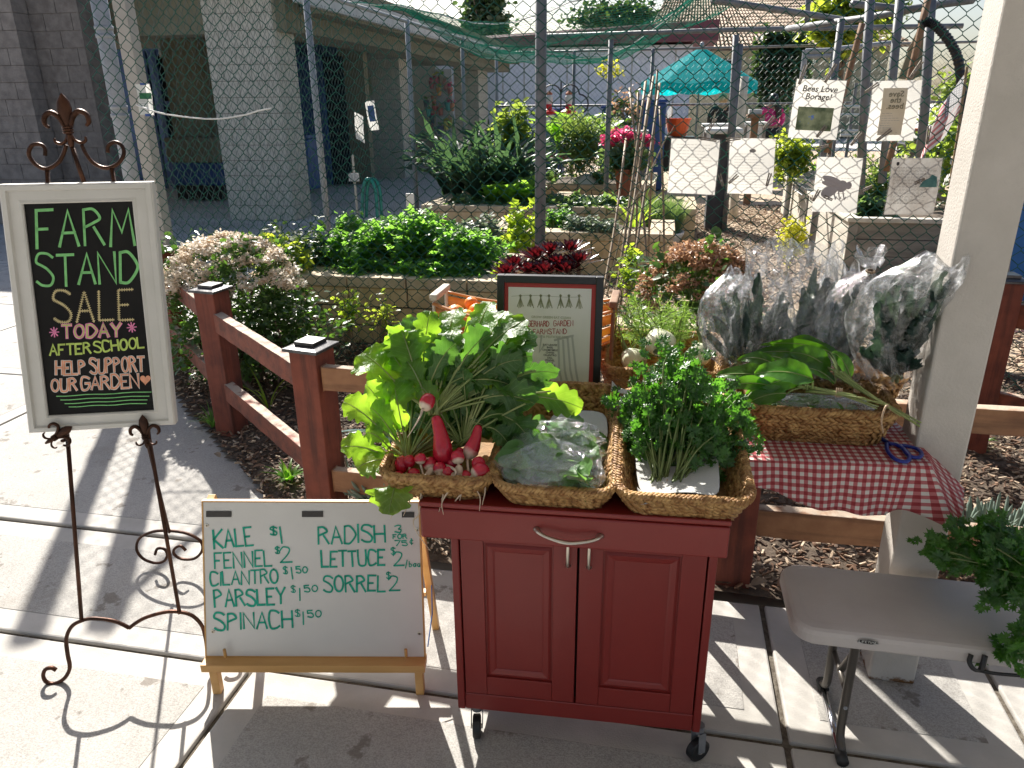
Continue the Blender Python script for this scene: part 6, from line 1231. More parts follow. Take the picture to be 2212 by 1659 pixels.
mb = MB(); hp = [(314+s_*16*math.sin(a)**3*.72, 820-s_*(13*math.cos(a)-5*math.cos(2*a)-2*math.cos(3*a)-math.cos(4*a))*.74) for s_ in (1.,) for a in np.linspace(0, 2*np.pi, 26)[:-1]]; mb.add([CP(u, v, -.033) for u, v in hp], [tuple(range(25))]); cbd.part('heart', mb, P_coral)
mb = MB()
for a, b_ in (((122, 856), (327, 846)), ((131, 864), (322, 855)), ((140, 872), (318, 863)), ((149, 879), (316, 871))):
    P = [(a[0]+(b_[0]-a[0])*k/10, -(a[1]+(b_[1]-a[1])*k/10+.8*math.sin(k*1.4))) for k in range(11)]; ribbon(mb, P, .95, lambda X, Y: CP(X, -Y, -.033))
cbd.part('underlines', mb, P_green)

# ================================================================= whiteboard easel
wb = T('whiteboard_easel', 'small white marker board price list on a yellow pine tabletop easel', 'whiteboard', (-1.11, 1.402, 0), R(10.5)); WK = .10
def WP(u, v, y=0.): return wb.loc(u, v, y, WK)
wc = [WP(*q) for q in ((437, 1083), (905, 1085), (918, 1420), (445, 1418))]
mb = MB(); mb.add([q+np.array((0, y, 0)) for y in (0, .012) for q in wc], [(3, 2, 1, 0), (4, 5, 6, 7)]+[(k, (k+1) % 4, 4+(k+1) % 4, 4+k) for k in range(4)]); pn = wb.part('board', mb, M_wb, bevel=.001)
mb = MB()
for a, b_ in ((wc[0], wc[1]), (wc[1], wc[2]), (wc[2], wc[3]), (wc[3], wc[0])): mb.beam(a+[0, .004, 0], b_+[0, .004, 0], .004, .010, up=(0, 1, 0))
wb.part('edge_trim', mb, M_pine, parent=pn)
l0, l1 = wc[3], wc[2]
mb = MB(); mb.box((l0[0]-.003, l0[1]-.034, l0[2]-.024), (l1[0]+.003, l0[1]+.016, l0[2]-.001)); wb.part('ledge', mb, M_pine, bevel=.002)
for x in (l0[0]+.014, l1[0]-.026):
    mb = MB(); mb.box((x, -.018, 0), (x+.022, .006, l0[2]-.026)); wb.part('leg', mb, M_pine, bevel=.002)
for u in (486, 877): p = WP(u, 1412, -.018); mb = MB(); mb.tube([p-[0, 0, .012], p+[0, 0, .004], p+[0, 0, .014]], .0042, 8); wb.part('dowel', mb, M_pine, smooth=True)
ra = atz(930, 1356, 0); c, s_ = math.cos(-wb.rot), math.sin(-wb.rot); q = ra-wb.base; ra = np.array((q[0]*c-q[1]*s_, q[0]*s_+q[1]*c, 0))
for x in (wc[1][0]-.012, wc[0][0]+.014):
    mb = MB(); mb.beam((x, wc[1][1]+.02, wc[1][2]+.004), (x+.008, ra[1], .0), .022, .020, up=(1, 0, 0)); wb.part('rear_leg', mb, M_pine, bevel=.002)
mb = MB(); mb.beam((wc[0][0]+.014, ra[1]*.62, .20), (wc[1][0]-.012, ra[1]*.62, .20), .02, .012); wb.part('brace', mb, M_pine)
mb = MB(); mb.tube([(wc[1][0]+.004, .03, .12), (wc[1][0]+.01, ra[1]*.4, .17), (wc[1][0]-.0, ra[1]*.75, .22)], .0018, 5); wb.part('cord', mb, M_navy)
mb = MB()
for a, b_, c_, d_ in ((445, 1104, 500, 1117), (652, 1104, 698, 1117), (868, 1106, 895, 1118)): mb.add([WP(a, b_, -.0015), WP(c_, b_, -.0015), WP(c_, d_, -.0015), WP(a, d_, -.0015)], [(0, 1, 2, 3)])
wb.part('hook_strip', mb, M_blk)
for u, v in ((447, 1135), (460, 1364), (902, 1144), (906, 1368)):
    p = WP(u, v, -.0005); mb = MB(); mb.lathe([(.0052, 0), (.005, .0012), (.003, .0018)], n=12, ax=1); mb.V = [v_*np.array((1, -1, 1))+p for v_ in mb.V]; o = wb.part('screw', mb, M_nick)
    mb = MB(); mb.box(p+[-.003, -.0024, -.0006], p+[.003, -.0019, .0006]); mb.box(p+[-.0006, -.00245, -.003], p+[.0006, -.00195, .003]); wb.part('slot', mb, M_gap, parent=o)
mb = MB(); WF = lambda X, Y: WP(X, -Y, -.0012)
def wr(tx, p0, p1, h, w_=1.6, **k): write(mb, tx, (p0[0], -p0[1]), (p1[0], -p1[1]), h*.93, w_, WF, **{**dict(jit=.035), **k})
wr('KALE', (463, 1186), (547, 1178), 42, 2.2, gap=.25); wr('$', (584, 1156), (598, 1156), 17, 1.9); wr('1', (604, 1175), (614, 1174), 36, 2.2)
wr('FENNEL', (464, 1228), (587, 1222), 37, 2.0, gap=.28); wr('$', (595, 1196), (604, 1196), 14, 1.5); wr('2', (606, 1216), (631, 1215), 34, 1.7)
wr('CILANTRO', (455, 1265), (601, 1259), 31, 1.9, gap=.25); wr('$', (612, 1240), (621, 1240), 15, 1.3); wr('1', (626, 1252), (638, 1251), 26, 1.6); wr('.', (637, 1252), (641, 1252), 10); wr('50', (640, 1238), (664, 1237), 15, 1.4)
wr('PARSLEY', (464, 1311), (616, 1304), 37, 2.2, gap=.25); wr('$', (629, 1280), (638, 1280), 14, 1.2); wr('1', (643, 1298), (653, 1298), 27, 1.6); wr('.', (653, 1298), (657, 1298), 10); wr('50', (658, 1279), (686, 1277), 15, 1.4)
wr('SPINACH', (464, 1361), (632, 1355), 38, 2.2, gap=.25); wr('$', (638, 1332), (648, 1332), 14, 1.2); wr('1', (651, 1350), (660, 1350), 28, 1.6); wr('.', (659, 1350), (663, 1350), 10); wr('50', (665, 1334), (694, 1332), 16, 1.4)
wr('RADISH', (688, 1175), (832, 1170), 40, 2.2, gap=.25); wr('3', (853, 1151), (869, 1151), 16, 1.4); wr('FOR', (849, 1164), (879, 1163), 10, 1.2); wr('75', (853, 1179), (880, 1179), 12, 1.2); wr('c', (884, 1177), (894, 1177), 12, 1.1)
wr('LETTUCE', (695, 1224), (831, 1221), 36, 2.2, gap=.25); wr('$', (845, 1198), (854, 1198), 14, 1.2); wr('2', (851, 1223), (873, 1222), 30, 1.6); wr('/', (876, 1228), (884, 1228), 18, 1.3); wr('bag', (884, 1224), (908, 1224), 13, 1.1)
wr('SORREL', (699, 1278), (832, 1277), 37, 2.2, gap=.25); wr('$', (835, 1250), (844, 1250), 13, 1.2); wr('2', (841, 1277), (864, 1276), 32, 1.6)
wb.part('lettering', mb, P_mark)

# ================================================================= red kitchen cart
ct = T('kitchen_cart', 'dark red rolling kitchen cart with wide drawer and two panel doors', 'cart', (-.467, 1.304, 0), R(3.2))
Wd, Dp = .637, .300
def cb_(name, lo, hi, m=M_redp, bev=.003, parent=None): mb = MB(); mb.box(lo, hi); return ct.part(name, mb, m, bevel=bev, parent=parent)
cb_('top', (-.002, .002, .688), (Wd+.002, Dp, .700)); dr = cb_('drawer', (0, 0, .614), (Wd, .020, .6865), bev=.004); cb_('drawer_box', (.006, .021, .618), (Wd-.006, Dp-.01, .687), bev=.001)
x0, x1, yf = .050, .628, .056
cb_('side_panel', (x0, yf, .098), (x0+.018, Dp-.01, .6135)); cb_('side_panel', (x1-.018, yf, .098), (x1, Dp-.01, .6135)); cb_('back_panel', (x0+.019, Dp-.02, .10), (x1-.019, Dp-.012, .612)); cb_('kick_rail', (x0+.0185, yf+.002, .099), (x1-.0185, yf+.02, .148)); cb_('bottom', (x0+.019, yf+.021, .11), (x1-.019, Dp-.021, .125))
cb_('shadow_gap', (x0+.0185, yf+.022, .15), (x1-.0185, yf+.024, .612), M_gap, 0)
xm = ct.loc(1249, 1215, yf)[0]
for a, b_, hx in ((x0+.0215, xm-.0025, -1), (xm+.0025, x1-.0215, 1)):
    sw = .052; d = cb_('door', (a, yf+.006, .1515), (b_, yf+.020, .611), bev=.0015)
    for lo, hi, nm in (((a, yf, .1515), (a+sw, yf+.0055, .611), 'stile'), ((b_-sw, yf, .1515), (b_, yf+.0055, .611), 'stile'), ((a+sw+.0006, yf, .1515), (b_-sw-.0006, yf+.0055, .2035), 'rail'), ((a+sw+.0006, yf, .575), (b_-sw-.0006, yf+.0055, .611), 'rail')): cb_(nm, lo, hi, bev=.0012, parent=d)
    P = [(a+sw+.004, .2075), (b_-sw-.004, .2075), (b_-sw-.004, .571), (a+sw+.004, .571)]; c_ = ((a+b_)/2, .389)
    mb = MB(); mb.grid([[np.array((c_[0]+(x-c_[0])*(1-k) if 0 else x+(-q if x > c_[0] else q), y, z+(-q if z > c_[1] else q))) for x, z in P+[P[0]]] for q, y in ((0, yf+.0052), (.006, yf+.0015), (.016, yf+.0035), (.020, yf+.0052))]); ct.part('moulding', mb, M_redp, parent=d)
def pull(p0, p1, out, r, name='handle'):
    p0 = np.array(p0, float); p1 = np.array(p1, float); n = np.array((0, -1, 0)); ax = (p1-p0)/np.linalg.norm(p1-p0); sag_ = np.array((0, 0, -.010)) if abs(ax[0]) > .5 else np.zeros(3)
    P = smooth([p0, p0+(p1-p0)*.05+n*out*.55, p0+(p1-p0)*.2+n*out*.9+sag_*.4, (p0+p1)/2+n*out+sag_, p0+(p1-p0)*.8+n*out*.9+sag_*.4, p0+(p1-p0)*.95+n*out*.55, p1], 5)
    k = len(P); mb = MB(); mb.tube(P, [r*(1.9-1.2*math.sin(math.pi*i/(k-1))**.5+.35*math.exp(-((i/(k-1)-.5)/.16)**2)) for i in range(k)], 10, flat=.8); return ct.part(name, mb, M_nick, smooth=True)
a, b_ = ct.loc(1160, 1143, 0), ct.loc(1296, 1157, 0); pull(a, b_, .024, .0046)
for u in (1227, 1272): a = ct.loc(u, 1170, yf-.001); b_ = ct.loc(u, 1222 if u < 1250 else 1226, yf-.001); a[0] = b_[0]; a[2] = b_[2]+.075; pull(a, b_, .018, .0036)
for u, v, y in ((1030, 1560, .075), (1508, 1610, .075), (1060, 1500, .25), (1490, 1500, .25)):
    x = ct.loc(u, v, y)[0] if y < .1 else (x0+.03 if u < 1200 else x1-.03); fl = u < 1200; mb = MB(); w_ = .009; rr_ = .029
    c = np.array((x, y, rr_)); ax = np.array((1, .15, 0)) if fl else np.array((.55, -.83, 0)); ax = ax/np.linalg.norm(ax); 
    mb = MB(); mb.tube([c-ax*.010, c-ax*.008, c+ax*.008, c+ax*.010], [rr_-.004, rr_, rr_, rr_-.004], 22); o = ct.part('caster', mb, M_rub, smooth=False)
    mb = MB(); mb.tube([c-ax*.0125, c+ax*.0125], .006, 10); ct.part('hub', mb, M_nick, parent=o)
    mb = MB(); 
    for sg in (-1, 1): mb.beam(c+ax*.014*sg, c+ax*.014*sg+[0, .010, .050], .020, .002, up=ax)
    mb.tube([c+[0, .01, .045], c+[0, .01, .066]], .013, 10); ct.part('fork', mb, M_galv, parent=o)

# ================================================================= back table and gingham cloth
bt = T('display_table', 'table under the gingham cloth behind the red cart', 'table', (-.47, 1.612, 0), R(3.6)); mb = MB(); mb.box((0, 0, .676), (1.075, .40, .6965)); bt.part('top', mb, M_ltst, bevel=.004)
for x, y in ((.04, .05), (.60, .10), (.04, .36), (.60, .36)): mb = MB(); mb.box((x-.015, y-.015, 0), (x+.015, y+.015, .675)); bt.part('leg', mb, M_leg)
fold = [(1575, 984), (1640, 990), (1700, 993), (1770, 996), (1850, 998), (1920, 1001), (1970, 1003), (2012, 1007)]
hem = [(1578, 1030), (1640, 1056), (1700, 1072), (1765, 1100), (1838, 1108), (1900, 1112), (1950, 1104), (2062, 1147)]
fb = [1.628, 1.634, 1.642, 1.650, 1.657, 1.664, 1.668, 1.674]; per = .0190
cols = 57; G = []; UVs = []
def interp(L, s_):
    k = s_*(len(L)-1); i = min(len(L)-2, int(k)); f = k-i; return np.array(L[i], float)*(1-f)+np.array(L[i+1], float)*f
FO = smooth([at(u, v, b) for (u, v), b in zip(fold, fb)], 8); HE = smooth([at(u, v, b-.010-.012*math.sin(i*2.1)) for i, ((u, v), b) in enumerate(zip(hem, fb))], 8)
n_ = len(FO); rows = []; SD = [(2012, 1007, 1.674, 2062, 1147, 1.664), (2003, 985, 1.73, 2080, 1096, 1.69), (1990, 963, 1.79, 2085, 1058, 1.735), (1973, 940, 1.85, 2040, 1010, 1.80)]
TB = []; 
for j in range(n_): p = FO[j]; TB.append(np.array((p[0]-.015, p[1]+.30, .7005)))
side_t = [at(a, b, c) for a, b, c, *_ in SD]; side_h = [at(d, e, f) for *_, d, e, f in SD]
allc = []
s_u = 0
for j in range(n_):
    if j: s_u += np.linalg.norm(FO[j]-FO[j-1])
    col = [(TB[j], (s_u, -.30)), (FO[j]*.5+TB[j]*.5, (s_u, -.15)), (np.array((FO[j][0], FO[j][1]+.012, .7012)), (s_u, -.012)), (FO[j]*[1, 1, 0]+[0, 0, .6995], (s_u, 0))]
    L = np.linalg.norm(HE[j]-FO[j])
    for k in range(1, 15):
        t_ = k/14; rip = .010*math.sin(s_u*38+1.5*t_)*t_+.006*math.sin(s_u*75+4)*t_; p = FO[j]*(1-t_)+HE[j]*t_+np.array((0, -.003*math.sin(math.pi*t_)-rip*.7, 0)); col.append((p, (s_u, L*t_)))
    allc.append(col)
for q in range(1, 22):
    s_ = q/21*(len(SD)-1); tp, hp_ = interp(side_t, s_/(len(SD)-1)), interp(side_h, s_/(len(SD)-1)); L = np.linalg.norm(hp_-tp); su = s_u+.20*q/21
    tpz = np.array((tp[0], tp[1], .6998)); col = [(np.array((tp[0]-.03, max(tp[1], 1.97), .7005)), (s_u-.005, -.30+.0*q)), (np.array((tp[0]-.02, (tp[1]+1.97)/2, .7005)), (s_u-.004, -.15-.07*q/21)), (np.array((tp[0]-.010, tp[1]+.006, .7012)), (s_u+.0, -.012-.19*q/21)), (tpz, (s_u+.01, -.19*q/21))]
    for k in range(1, 15): t_ = k/14; p = tpz*(1-t_)+hp_*t_+np.array((.001*math.sin(math.pi*t_), -.006*math.sin(6*t_+q*.4)*t_, 0)); col.append((p, (s_u+.01+L*t_, -.19*q/21+.02*t_)) if 0 else (p, (s_u+.9*L*t_*(q/21)+.0, L*t_*(1-.55*q/21)-.19*q/21)))
    allc.append(col)
mb = MB(); mb.grid(np.array([[p for p, _ in c] for c in allc])); mb.UV = [(u/per, v/per) for c in allc for _, (u, v) in c]
o = part('tablecloth', mb, M_ging, None, shift=(.4, 1.8, .6), smooth=True, solid=.0012); o.location = W((.4, 1.8, .6)); o.rotation_euler = (0, 0, -YAW); tag(o, 'red and white gingham cloth hanging over the front of the back table', 'tablecloth')

# ================================================================= baskets
ST = ([(-.5, 0, 0), (-.2, .2, .02), (-.2, 0, .14), (-.2, -.2, .02), (-.2, 0, -.1), (.2, .22, .02), (.2, 0, .15), (.2, -.22, .02), (.2, 0, -.1), (.5, 0, 0)], [(0, 2, 1), (0, 3, 2), (0, 4, 3), (0, 1, 4), (1, 2, 6, 5), (2, 3, 7, 6), (3, 4, 8, 7), (4, 1, 5, 8), (5, 6, 9), (6, 7, 9), (7, 8, 9), (8, 5, 9)])
def basket(name, label, base, w_, d_, zf, zb, rot, inset=.03, cell=.0165, sl=.036, group='woven hyacinth baskets', rimr=.007):
    t = T(name, label, 'basket', base, rot=rot, group=group); cr_ = .035; N = 0
    def per_(inx):
        P = []; x0, x1, y0, y1 = inx, w_-inx, inx, d_-inx; r_ = max(.01, cr_-inx*.3)
        for cx, cy, a0 in ((x1-r_, y1-r_, 0), (x0+r_, y1-r_, 90), (x0+r_, y0+r_, 180), (x1-r_, y0+r_, 270)):
            for k in range(7): a = R(a0+k*15); P.append((cx+r_*math.cos(a), cy+r_*math.sin(a)))
        P = np.array(P+[P[0]]); L = np.r_[0, np.cumsum(np.linalg.norm(np.diff(P, axis=0), axis=1))]; return P, L
    Pt, Lt = per_(0); Pb, Lb = per_(inset)
    def wall(s_, h, off=0.):
        a = np.array([np.interp(s_*Lt[-1], Lt, Pt[:, k]) for k in (0, 1)]); b_ = np.array([np.interp(s_*Lb[-1], Lb, Pb[:, k]) for k in (0, 1)]); zr_ = zf+(zb-zf)*a[1]/d_
        p = b_+(a-b_)*h; cen = np.array((w_/2, d_/2)); da = np.array([np.interp((s_+.002) % 1*Lt[-1], Lt, Pt[:, k]) for k in (0, 1)])-a; tg = da/(np.linalg.norm(da)+1e-9); nrm = np.array((tg[1], -tg[0])); return np.array((*(p+nrm*off), h*zr_)), np.array((*tg, 0)), np.array((*nrm, .0)), zr_
    S_ = np.linspace(0, 1, 61); mb = MB(); mb.grid([[wall(s_ % 1 if s_ < 1 else 0, h)[0] for s_ in S_] for h in (.02, .35, .7, 1)]); t.part('wall', mb, M_liner, solid=.006)
    mb = MB(); mb.box((inset+.004, inset+.004, .001), (w_-inset-.004, d_-inset-.004, .008)); t.part('base', mb, M_liner, bevel=.002)
    Ms, Ps = [], []; n = int(Lt[-1]/cell); rowh = .0115
    for side in (1, -1):
        nr = max(3, int(max(zf, zb)/rowh))
        for r_ in range(nr):
            for i in range(n):
                s_ = ((i+.5*(r_ % 2))/n) % 1; h = (r_+.5)/nr; p, tg, nm, zr_ = wall(s_, h, side*.006)
                if zr_*1./nr < rowh*.45 and r_ % 2: continue
                tilt = R(34+rng.uniform(-14, 14))*(1 if r_ % 2 else -1); up = np.array((nm[0]*.25, nm[1]*.25, 1.)); x = tg*math.cos(tilt)+up*math.sin(tilt); x /= np.linalg.norm(x); z = nm*side+rng.normal(0, .12, 3); y = np.cross(z, x); y /= np.linalg.norm(y); z = np.cross(x, y); k = sl*rng.uniform(.8, 1.2)
                Ms.append(np.stack([x*k, y*k*.95, z*k*.75], 1)); Ps.append(p)
    mb = MB(); mb.inst(ST, np.array(Ms), np.array(Ps)); t.part('weave', mb, M_weave, kind='stuff', smooth=True)
    Ms, Ps = [], []; m = int(Lt[-1]/.0085)
    for i in range(m):
        p, tg, nm, zr_ = wall(i/m, 1.)
        for k, (oy, oz) in enumerate(((.8, .0), (0, .75), (-.8, .0))):
            q = p+nm*rimr*oy+np.array((0, 0, rimr*oz)); x = tg*.75+(np.array((0, 0, 1.))*(1 if k == 0 else -1 if k == 2 else 0)-nm*(1 if k == 1 else 0))*.8; x /= np.linalg.norm(x); z = nm*oy+np.array((0, 0, oz)); y = np.cross(z, x); y /= np.linalg.norm(y); z = np.cross(x, y); kk = .021*rng.uniform(.85, 1.25); Ms.append(np.stack([x*kk, y*kk*1.1, z*kk], 1)); Ps.append(q)
    mb = MB(); mb.inst(ST, np.array(Ms), np.array(Ps)); t.part('rim', mb, M_weave, kind='stuff', smooth=True); return t
cg_ = lambda x, y, z=.7015: tuple(ct.base+np.array((x*math.cos(ct.rot)-y*math.sin(ct.rot), x*math.sin(ct.rot)+y*math.cos(ct.rot), z)))
b1 = basket('wicker_basket', 'left shallow woven basket on the red cart, full of radishes', cg_(-.085, .004), .235, .40, .052, .10, R(3.2))
b2 = basket('wicker_basket', 'middle woven basket on the red cart, holding bagged lettuce', cg_(.160, -.004), .245, .40, .048, .125, R(3.2))
b3 = basket('wicker_basket', 'right woven basket on the red cart, holding parsley on paper towel', cg_(.412, -.010), .262, .41, .050, .115, R(3.2), cell=.017)
b4 = basket('wicker_basket', 'long woven basket of sorrel standing on the gingham cloth', (.236, 1.722, .7025), .335, .19, .092, .098, R(1.), inset=.035, sl=.034, cell=.017)
b5 = basket('wicker_basket', 'woven basket behind the others, full of bagged kale', (.215, 1.925, .7025), .425, .14, .115, .125, R(1.), inset=.03)
b6 = basket('wicker_basket', 'woven basket of fennel behind the parsley', (-.135, 1.865, .7025), .320, .22, .118, .16, R(1.), inset=.03, sl=.034)

# ================================================================= radishes
def radish(t, p, ax, L, r_, m, root=None, o_parent=None):
    """tapered root from crown p along ax"""
    p = np.array(p, float); ax = np.array(ax, float); ax /= np.linalg.norm(ax); mb = MB(); prof = [(.0, .20), (.03, .42), (.12, .56 if L > .05 else .8), (.35, .68 if L > .05 else .98), (.60, .92 if L > .05 else 1.), (.78, 1.0 if L > .05 else .85), (.92, .62), (.97, .35), (1., .12)]
    bend_ = np.cross(ax, (0, 1, 0))*.06*L; P = [p+ax*L*a+bend_*math.sin(math.pi*a) for a, _ in prof]; mb.tube(P, [r_*b for _, b in prof], 16); mb.UV = [(0, prof[i][0]) for i in range(len(prof)) for _ in range(16)]
    o = t.part('radish', mb, m, ab=True, smooth=True)
    e = P[-1]; mb = MB(); rt = root if root is not None else [e, e+ax*.03+[.006, -.004, -.01], e+ax*.05+[-.004, -.01, -.03]]; rt = smooth([e-ax*.003]+[np.array(q, float) for q in rt[1:]], 5); mb.tube(rt, np.linspace(r_*.20, .0006, len(rt)), 6); t.part('root_tail', mb, M_root, ab=True, parent=o, smooth=True); return o
def radp(t): return max(.02, (.16+.26*abs(math.sin(9*t))*(t < .5))*(1 if t < .5 else 0)+((.30+.70*math.sin(math.pi*min(1, (t-.34)/.665))**.75) if t >= .5 else 1.3*t*t*(t > .2)))
def rleaf(t, base, st, tip, wpx, seed, m=L_rad, lobe=.40, wave=.15, prof=radp, stemr=.0028, nrm=(0, -.75, .65), nu=22, nv=11, cup=.12, drop=.0, mid=None):
    base, st, tip = (np.array(q, float) for q in (base, st, tip)); mb = MB(); sp_ = bez(base, (base+st)/2+np.array((0, 0, .012)), st, 8); mb.tube(sp_, np.linspace(stemr*1.25, stemr*.8, 8), 6); o = t.part('stem', mb, M_rstem, ab=True, smooth=True)
    st = st*.70+base*.30 if prof is radp else st; w_ = wpx/1602*1.75*1.12; mb = MB(); mp = (st+tip)/2+np.array((0, -.01, .03-drop)) if mid is None else mid; n = np.array(nrm, float)+np.random.default_rng(seed).normal(size=3)*.35; n /= np.linalg.norm(n)
    mb.grid(leafgrid(st, mp, tip, w_, prof, nrm=n, nu=nu, nv=nv, cup=cup, wave=wave, lobe=lobe, nl=6.5, crinkle=.05, seed=seed)); mb.UV = [(i/(nu-1), j/(nv-1)) for i in range(nu) for j in range(nv)]; l = t.part('leaf', mb, m, ab=True, smooth=True)
    mb = MB(); C = bez(st, mp, tip, 10)-np.array((0, .0012, 0)); mb.tube(C, np.linspace(stemr*.8, .0005, 10), 5); t.part('midrib', mb, M_rstem, ab=True, parent=l, smooth=True)
M_rstem = mat('pale_radish_stem', (.20, .28, .08), (.36, .40, .16), sc=14, rough=.4, trans=.2, tcol=(.4, .5, .12))
zc = lambda x, y: (737.3+x/3, 553+y/3)
RB = [('tall central radish bunch with its long red root hanging forward', (-.40, 1.50, .705), (938, 893), 1.44), ('right radish bunch with pale tipped roots leaning on the basket', (-.34, 1.50, .705), (1000, 962), 1.43), ('small left radish bunch spilling leaves over the cart edge', (-.50, 1.45, .705), (882, 992), 1.40)]
rt = [T('radish_bunch', l, 'radish bunch', b, group='radish bunches') for l, b, *_ in RB]; cw = [at(*c, b) for _, _, c, b in RB]
LF = [ # bunch, start, tip, half width px, depth of tip, seed
 (0, (960, 760), (985, 668), 30, 1.64), (0, (1000, 750), (1030, 662), 28, 1.66), (0, (940, 740), (940, 690), 26, 1.62), (0, (1060, 760), (1095, 672), 30, 1.62), (0, (880, 800), (838, 722), 28, 1.52), (2, (850, 900), (790, 830), 26, 1.44), (0, (862, 846), (783, 762), 40, 1.46), (0, (894, 806), (868, 715), 30, 1.50), (0, (905, 780), (930, 672), 24, 1.56), (0, (928, 762), (958, 700), 22, 1.58), (0, (1040, 745), (1060, 652), 26, 1.60), (0, (1052, 752), (1136, 690), 30, 1.56), (0, (930, 800), (985, 742), 26, 1.50), (0, (1046, 770), (1150, 770), 34, 1.54), (0, (1052, 790), (1128, 845), 36, 1.50), (0, (958, 790), (1010, 725), 22, 1.55), (0, (884, 836), (826, 742), 28, 1.50),
 (0, (1090, 846), (1156, 872), 34, 1.48), (0, (1150, 800), (1206, 862), 24, 1.56), (0, (1158, 800), (1206, 806), 18, 1.58), (0, (1190, 845), (1258, 882), 28, 1.52), (1, (1135, 872), (1148, 955), 30, 1.46), (1, (1060, 880), (1120, 905), 22, 1.46), (1, (1010, 880), (1000, 800), 24, 1.48), (1, (1045, 860), (1080, 800), 24, 1.52), (1, (980, 880), (960, 820), 22, 1.5), (1, (1075, 905), (1100, 960), 20, 1.44),
 (2, (812, 918), (742, 868), 20, 1.36), (2, (824, 986), (737, 966), 18, 1.34), (2, (850, 1002), (770, 1012), 27, 1.33), (2, (862, 1034), (840, 1112), 33, 1.28), (2, (850, 935), (800, 880), 22, 1.40), (2, (868, 905), (850, 820), 26, 1.45), (2, (830, 960), (790, 935), 15, 1.36), (0, (915, 850), (880, 780), 24, 1.47), (1, (955, 900), (905, 830), 22, 1.46), (0, (1100, 810), (1175, 830), 30, 1.55), (0, (985, 800), (1060, 820), 30, 1.5), (1, (1020, 900), (1060, 935), 20, 1.45), (0, (900, 760), (905, 690), 22, 1.60)]
for i, (k, s_, e, w_, b_) in enumerate(LF):
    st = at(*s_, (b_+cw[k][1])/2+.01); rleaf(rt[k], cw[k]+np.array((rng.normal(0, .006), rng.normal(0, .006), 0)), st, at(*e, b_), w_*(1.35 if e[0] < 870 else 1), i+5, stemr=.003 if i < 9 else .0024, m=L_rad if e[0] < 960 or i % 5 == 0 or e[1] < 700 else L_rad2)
for i in range(60):   # inner leaves that fill the bunch
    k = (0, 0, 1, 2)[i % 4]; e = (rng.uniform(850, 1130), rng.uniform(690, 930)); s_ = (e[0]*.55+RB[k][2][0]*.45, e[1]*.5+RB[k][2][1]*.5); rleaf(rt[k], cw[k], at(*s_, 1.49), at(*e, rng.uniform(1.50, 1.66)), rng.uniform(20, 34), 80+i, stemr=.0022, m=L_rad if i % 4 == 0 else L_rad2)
for i in range(30):   # dark leaf mass hanging over the right side
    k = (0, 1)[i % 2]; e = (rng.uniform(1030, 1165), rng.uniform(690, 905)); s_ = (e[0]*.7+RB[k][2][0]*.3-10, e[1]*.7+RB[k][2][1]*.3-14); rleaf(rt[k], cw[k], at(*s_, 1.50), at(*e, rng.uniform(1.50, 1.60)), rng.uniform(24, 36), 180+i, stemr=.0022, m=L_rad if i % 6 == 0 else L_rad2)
def rv(u0, v0, u1, v1, b0=1.41, b1=1.38): a, c = at(u0, v0, b0), at(u1, v1, b1); return a, c-a, np.linalg.norm(c-a)
for k, q, r_, m, root in ((0, (940, 898, 957, 1006), .0225, M_rad, [(985, 1020), (960, 1060)]), (1, (1034, 918, 1008, 992, 1.43, 1.39), .0175, M_rad2, [(1012, 1045), (985, 1080), (960, 1125)]), (1, (998, 968, 968, 1014), .0195, M_rad, None), (0, (930, 852, 912, 885), .0165, M_rad2, [(905, 905), (880, 945)]), (2, (905, 980, 908, 1003, 1.36, 1.35), .0125, M_rad2, None), (1, (1052, 1005, 1020, 1030, 1.36, 1.34), .0200, M_rad2, [(1005, 1040), (975, 1055), (955, 1085), (958, 1112)]), (2, (868, 985, 865, 1022, 1.38, 1.36), .0155, M_rad, None), (2, (882, 985, 884, 1010, 1.38, 1.36), .0135, M_rad, None), (0, (925, 990, 930, 1016, 1.38, 1.36), .016, M_rad2, [(915, 1035), (910, 1060), (905, 1110), (893, 1125), (900, 1150), (930, 1190)]), (1, (1000, 1022, 1015, 1040, 1.36, 1.34), .0125, M_rad, None), (0, (948, 1000, 950, 1026, 1.37, 1.35), .015, M_rad2, None), (0, (972, 1008, 962, 1034, 1.36, 1.345), .013, M_rad2, None), (2, (896, 1012, 890, 1034, 1.36, 1.345), .0135, M_rad2, None), (1, (1030, 990, 1036, 1014, 1.38, 1.36), .015, M_rad, None), (2, (862, 1018, 858, 1040, 1.36, 1.345), .012, M_rad2, None), (1, (985, 975, 990, 1002, 1.38, 1.36), .015, M_rad2, None)):
    p, ax, L = rv(*q); e = p+ax; radish(rt[k], p, ax, L, r_, m, None if root is None else [e]+[at(u, v, 1.335-.012*j) for j, (u, v) in enumerate(root)])
for i, (u0, v0, u1, v1) in enumerate(((935, 1012, 915, 1035), (962, 1018, 985, 1035), (990, 1008, 990, 1032), (950, 1010, 945, 1040))):
    a, c = at(u0, v0, 1.36), at(u1, v1, 1.34); mb = MB(); mb.tube(smooth([a, (a+c)/2+[.003, 0, .002], c], 4), [.0065, .008, .0085, .008, .0075, .007, .005, .003, .001][:9], 8); rt[i % 3].part('white_root', mb, M_root, ab=True, smooth=True)

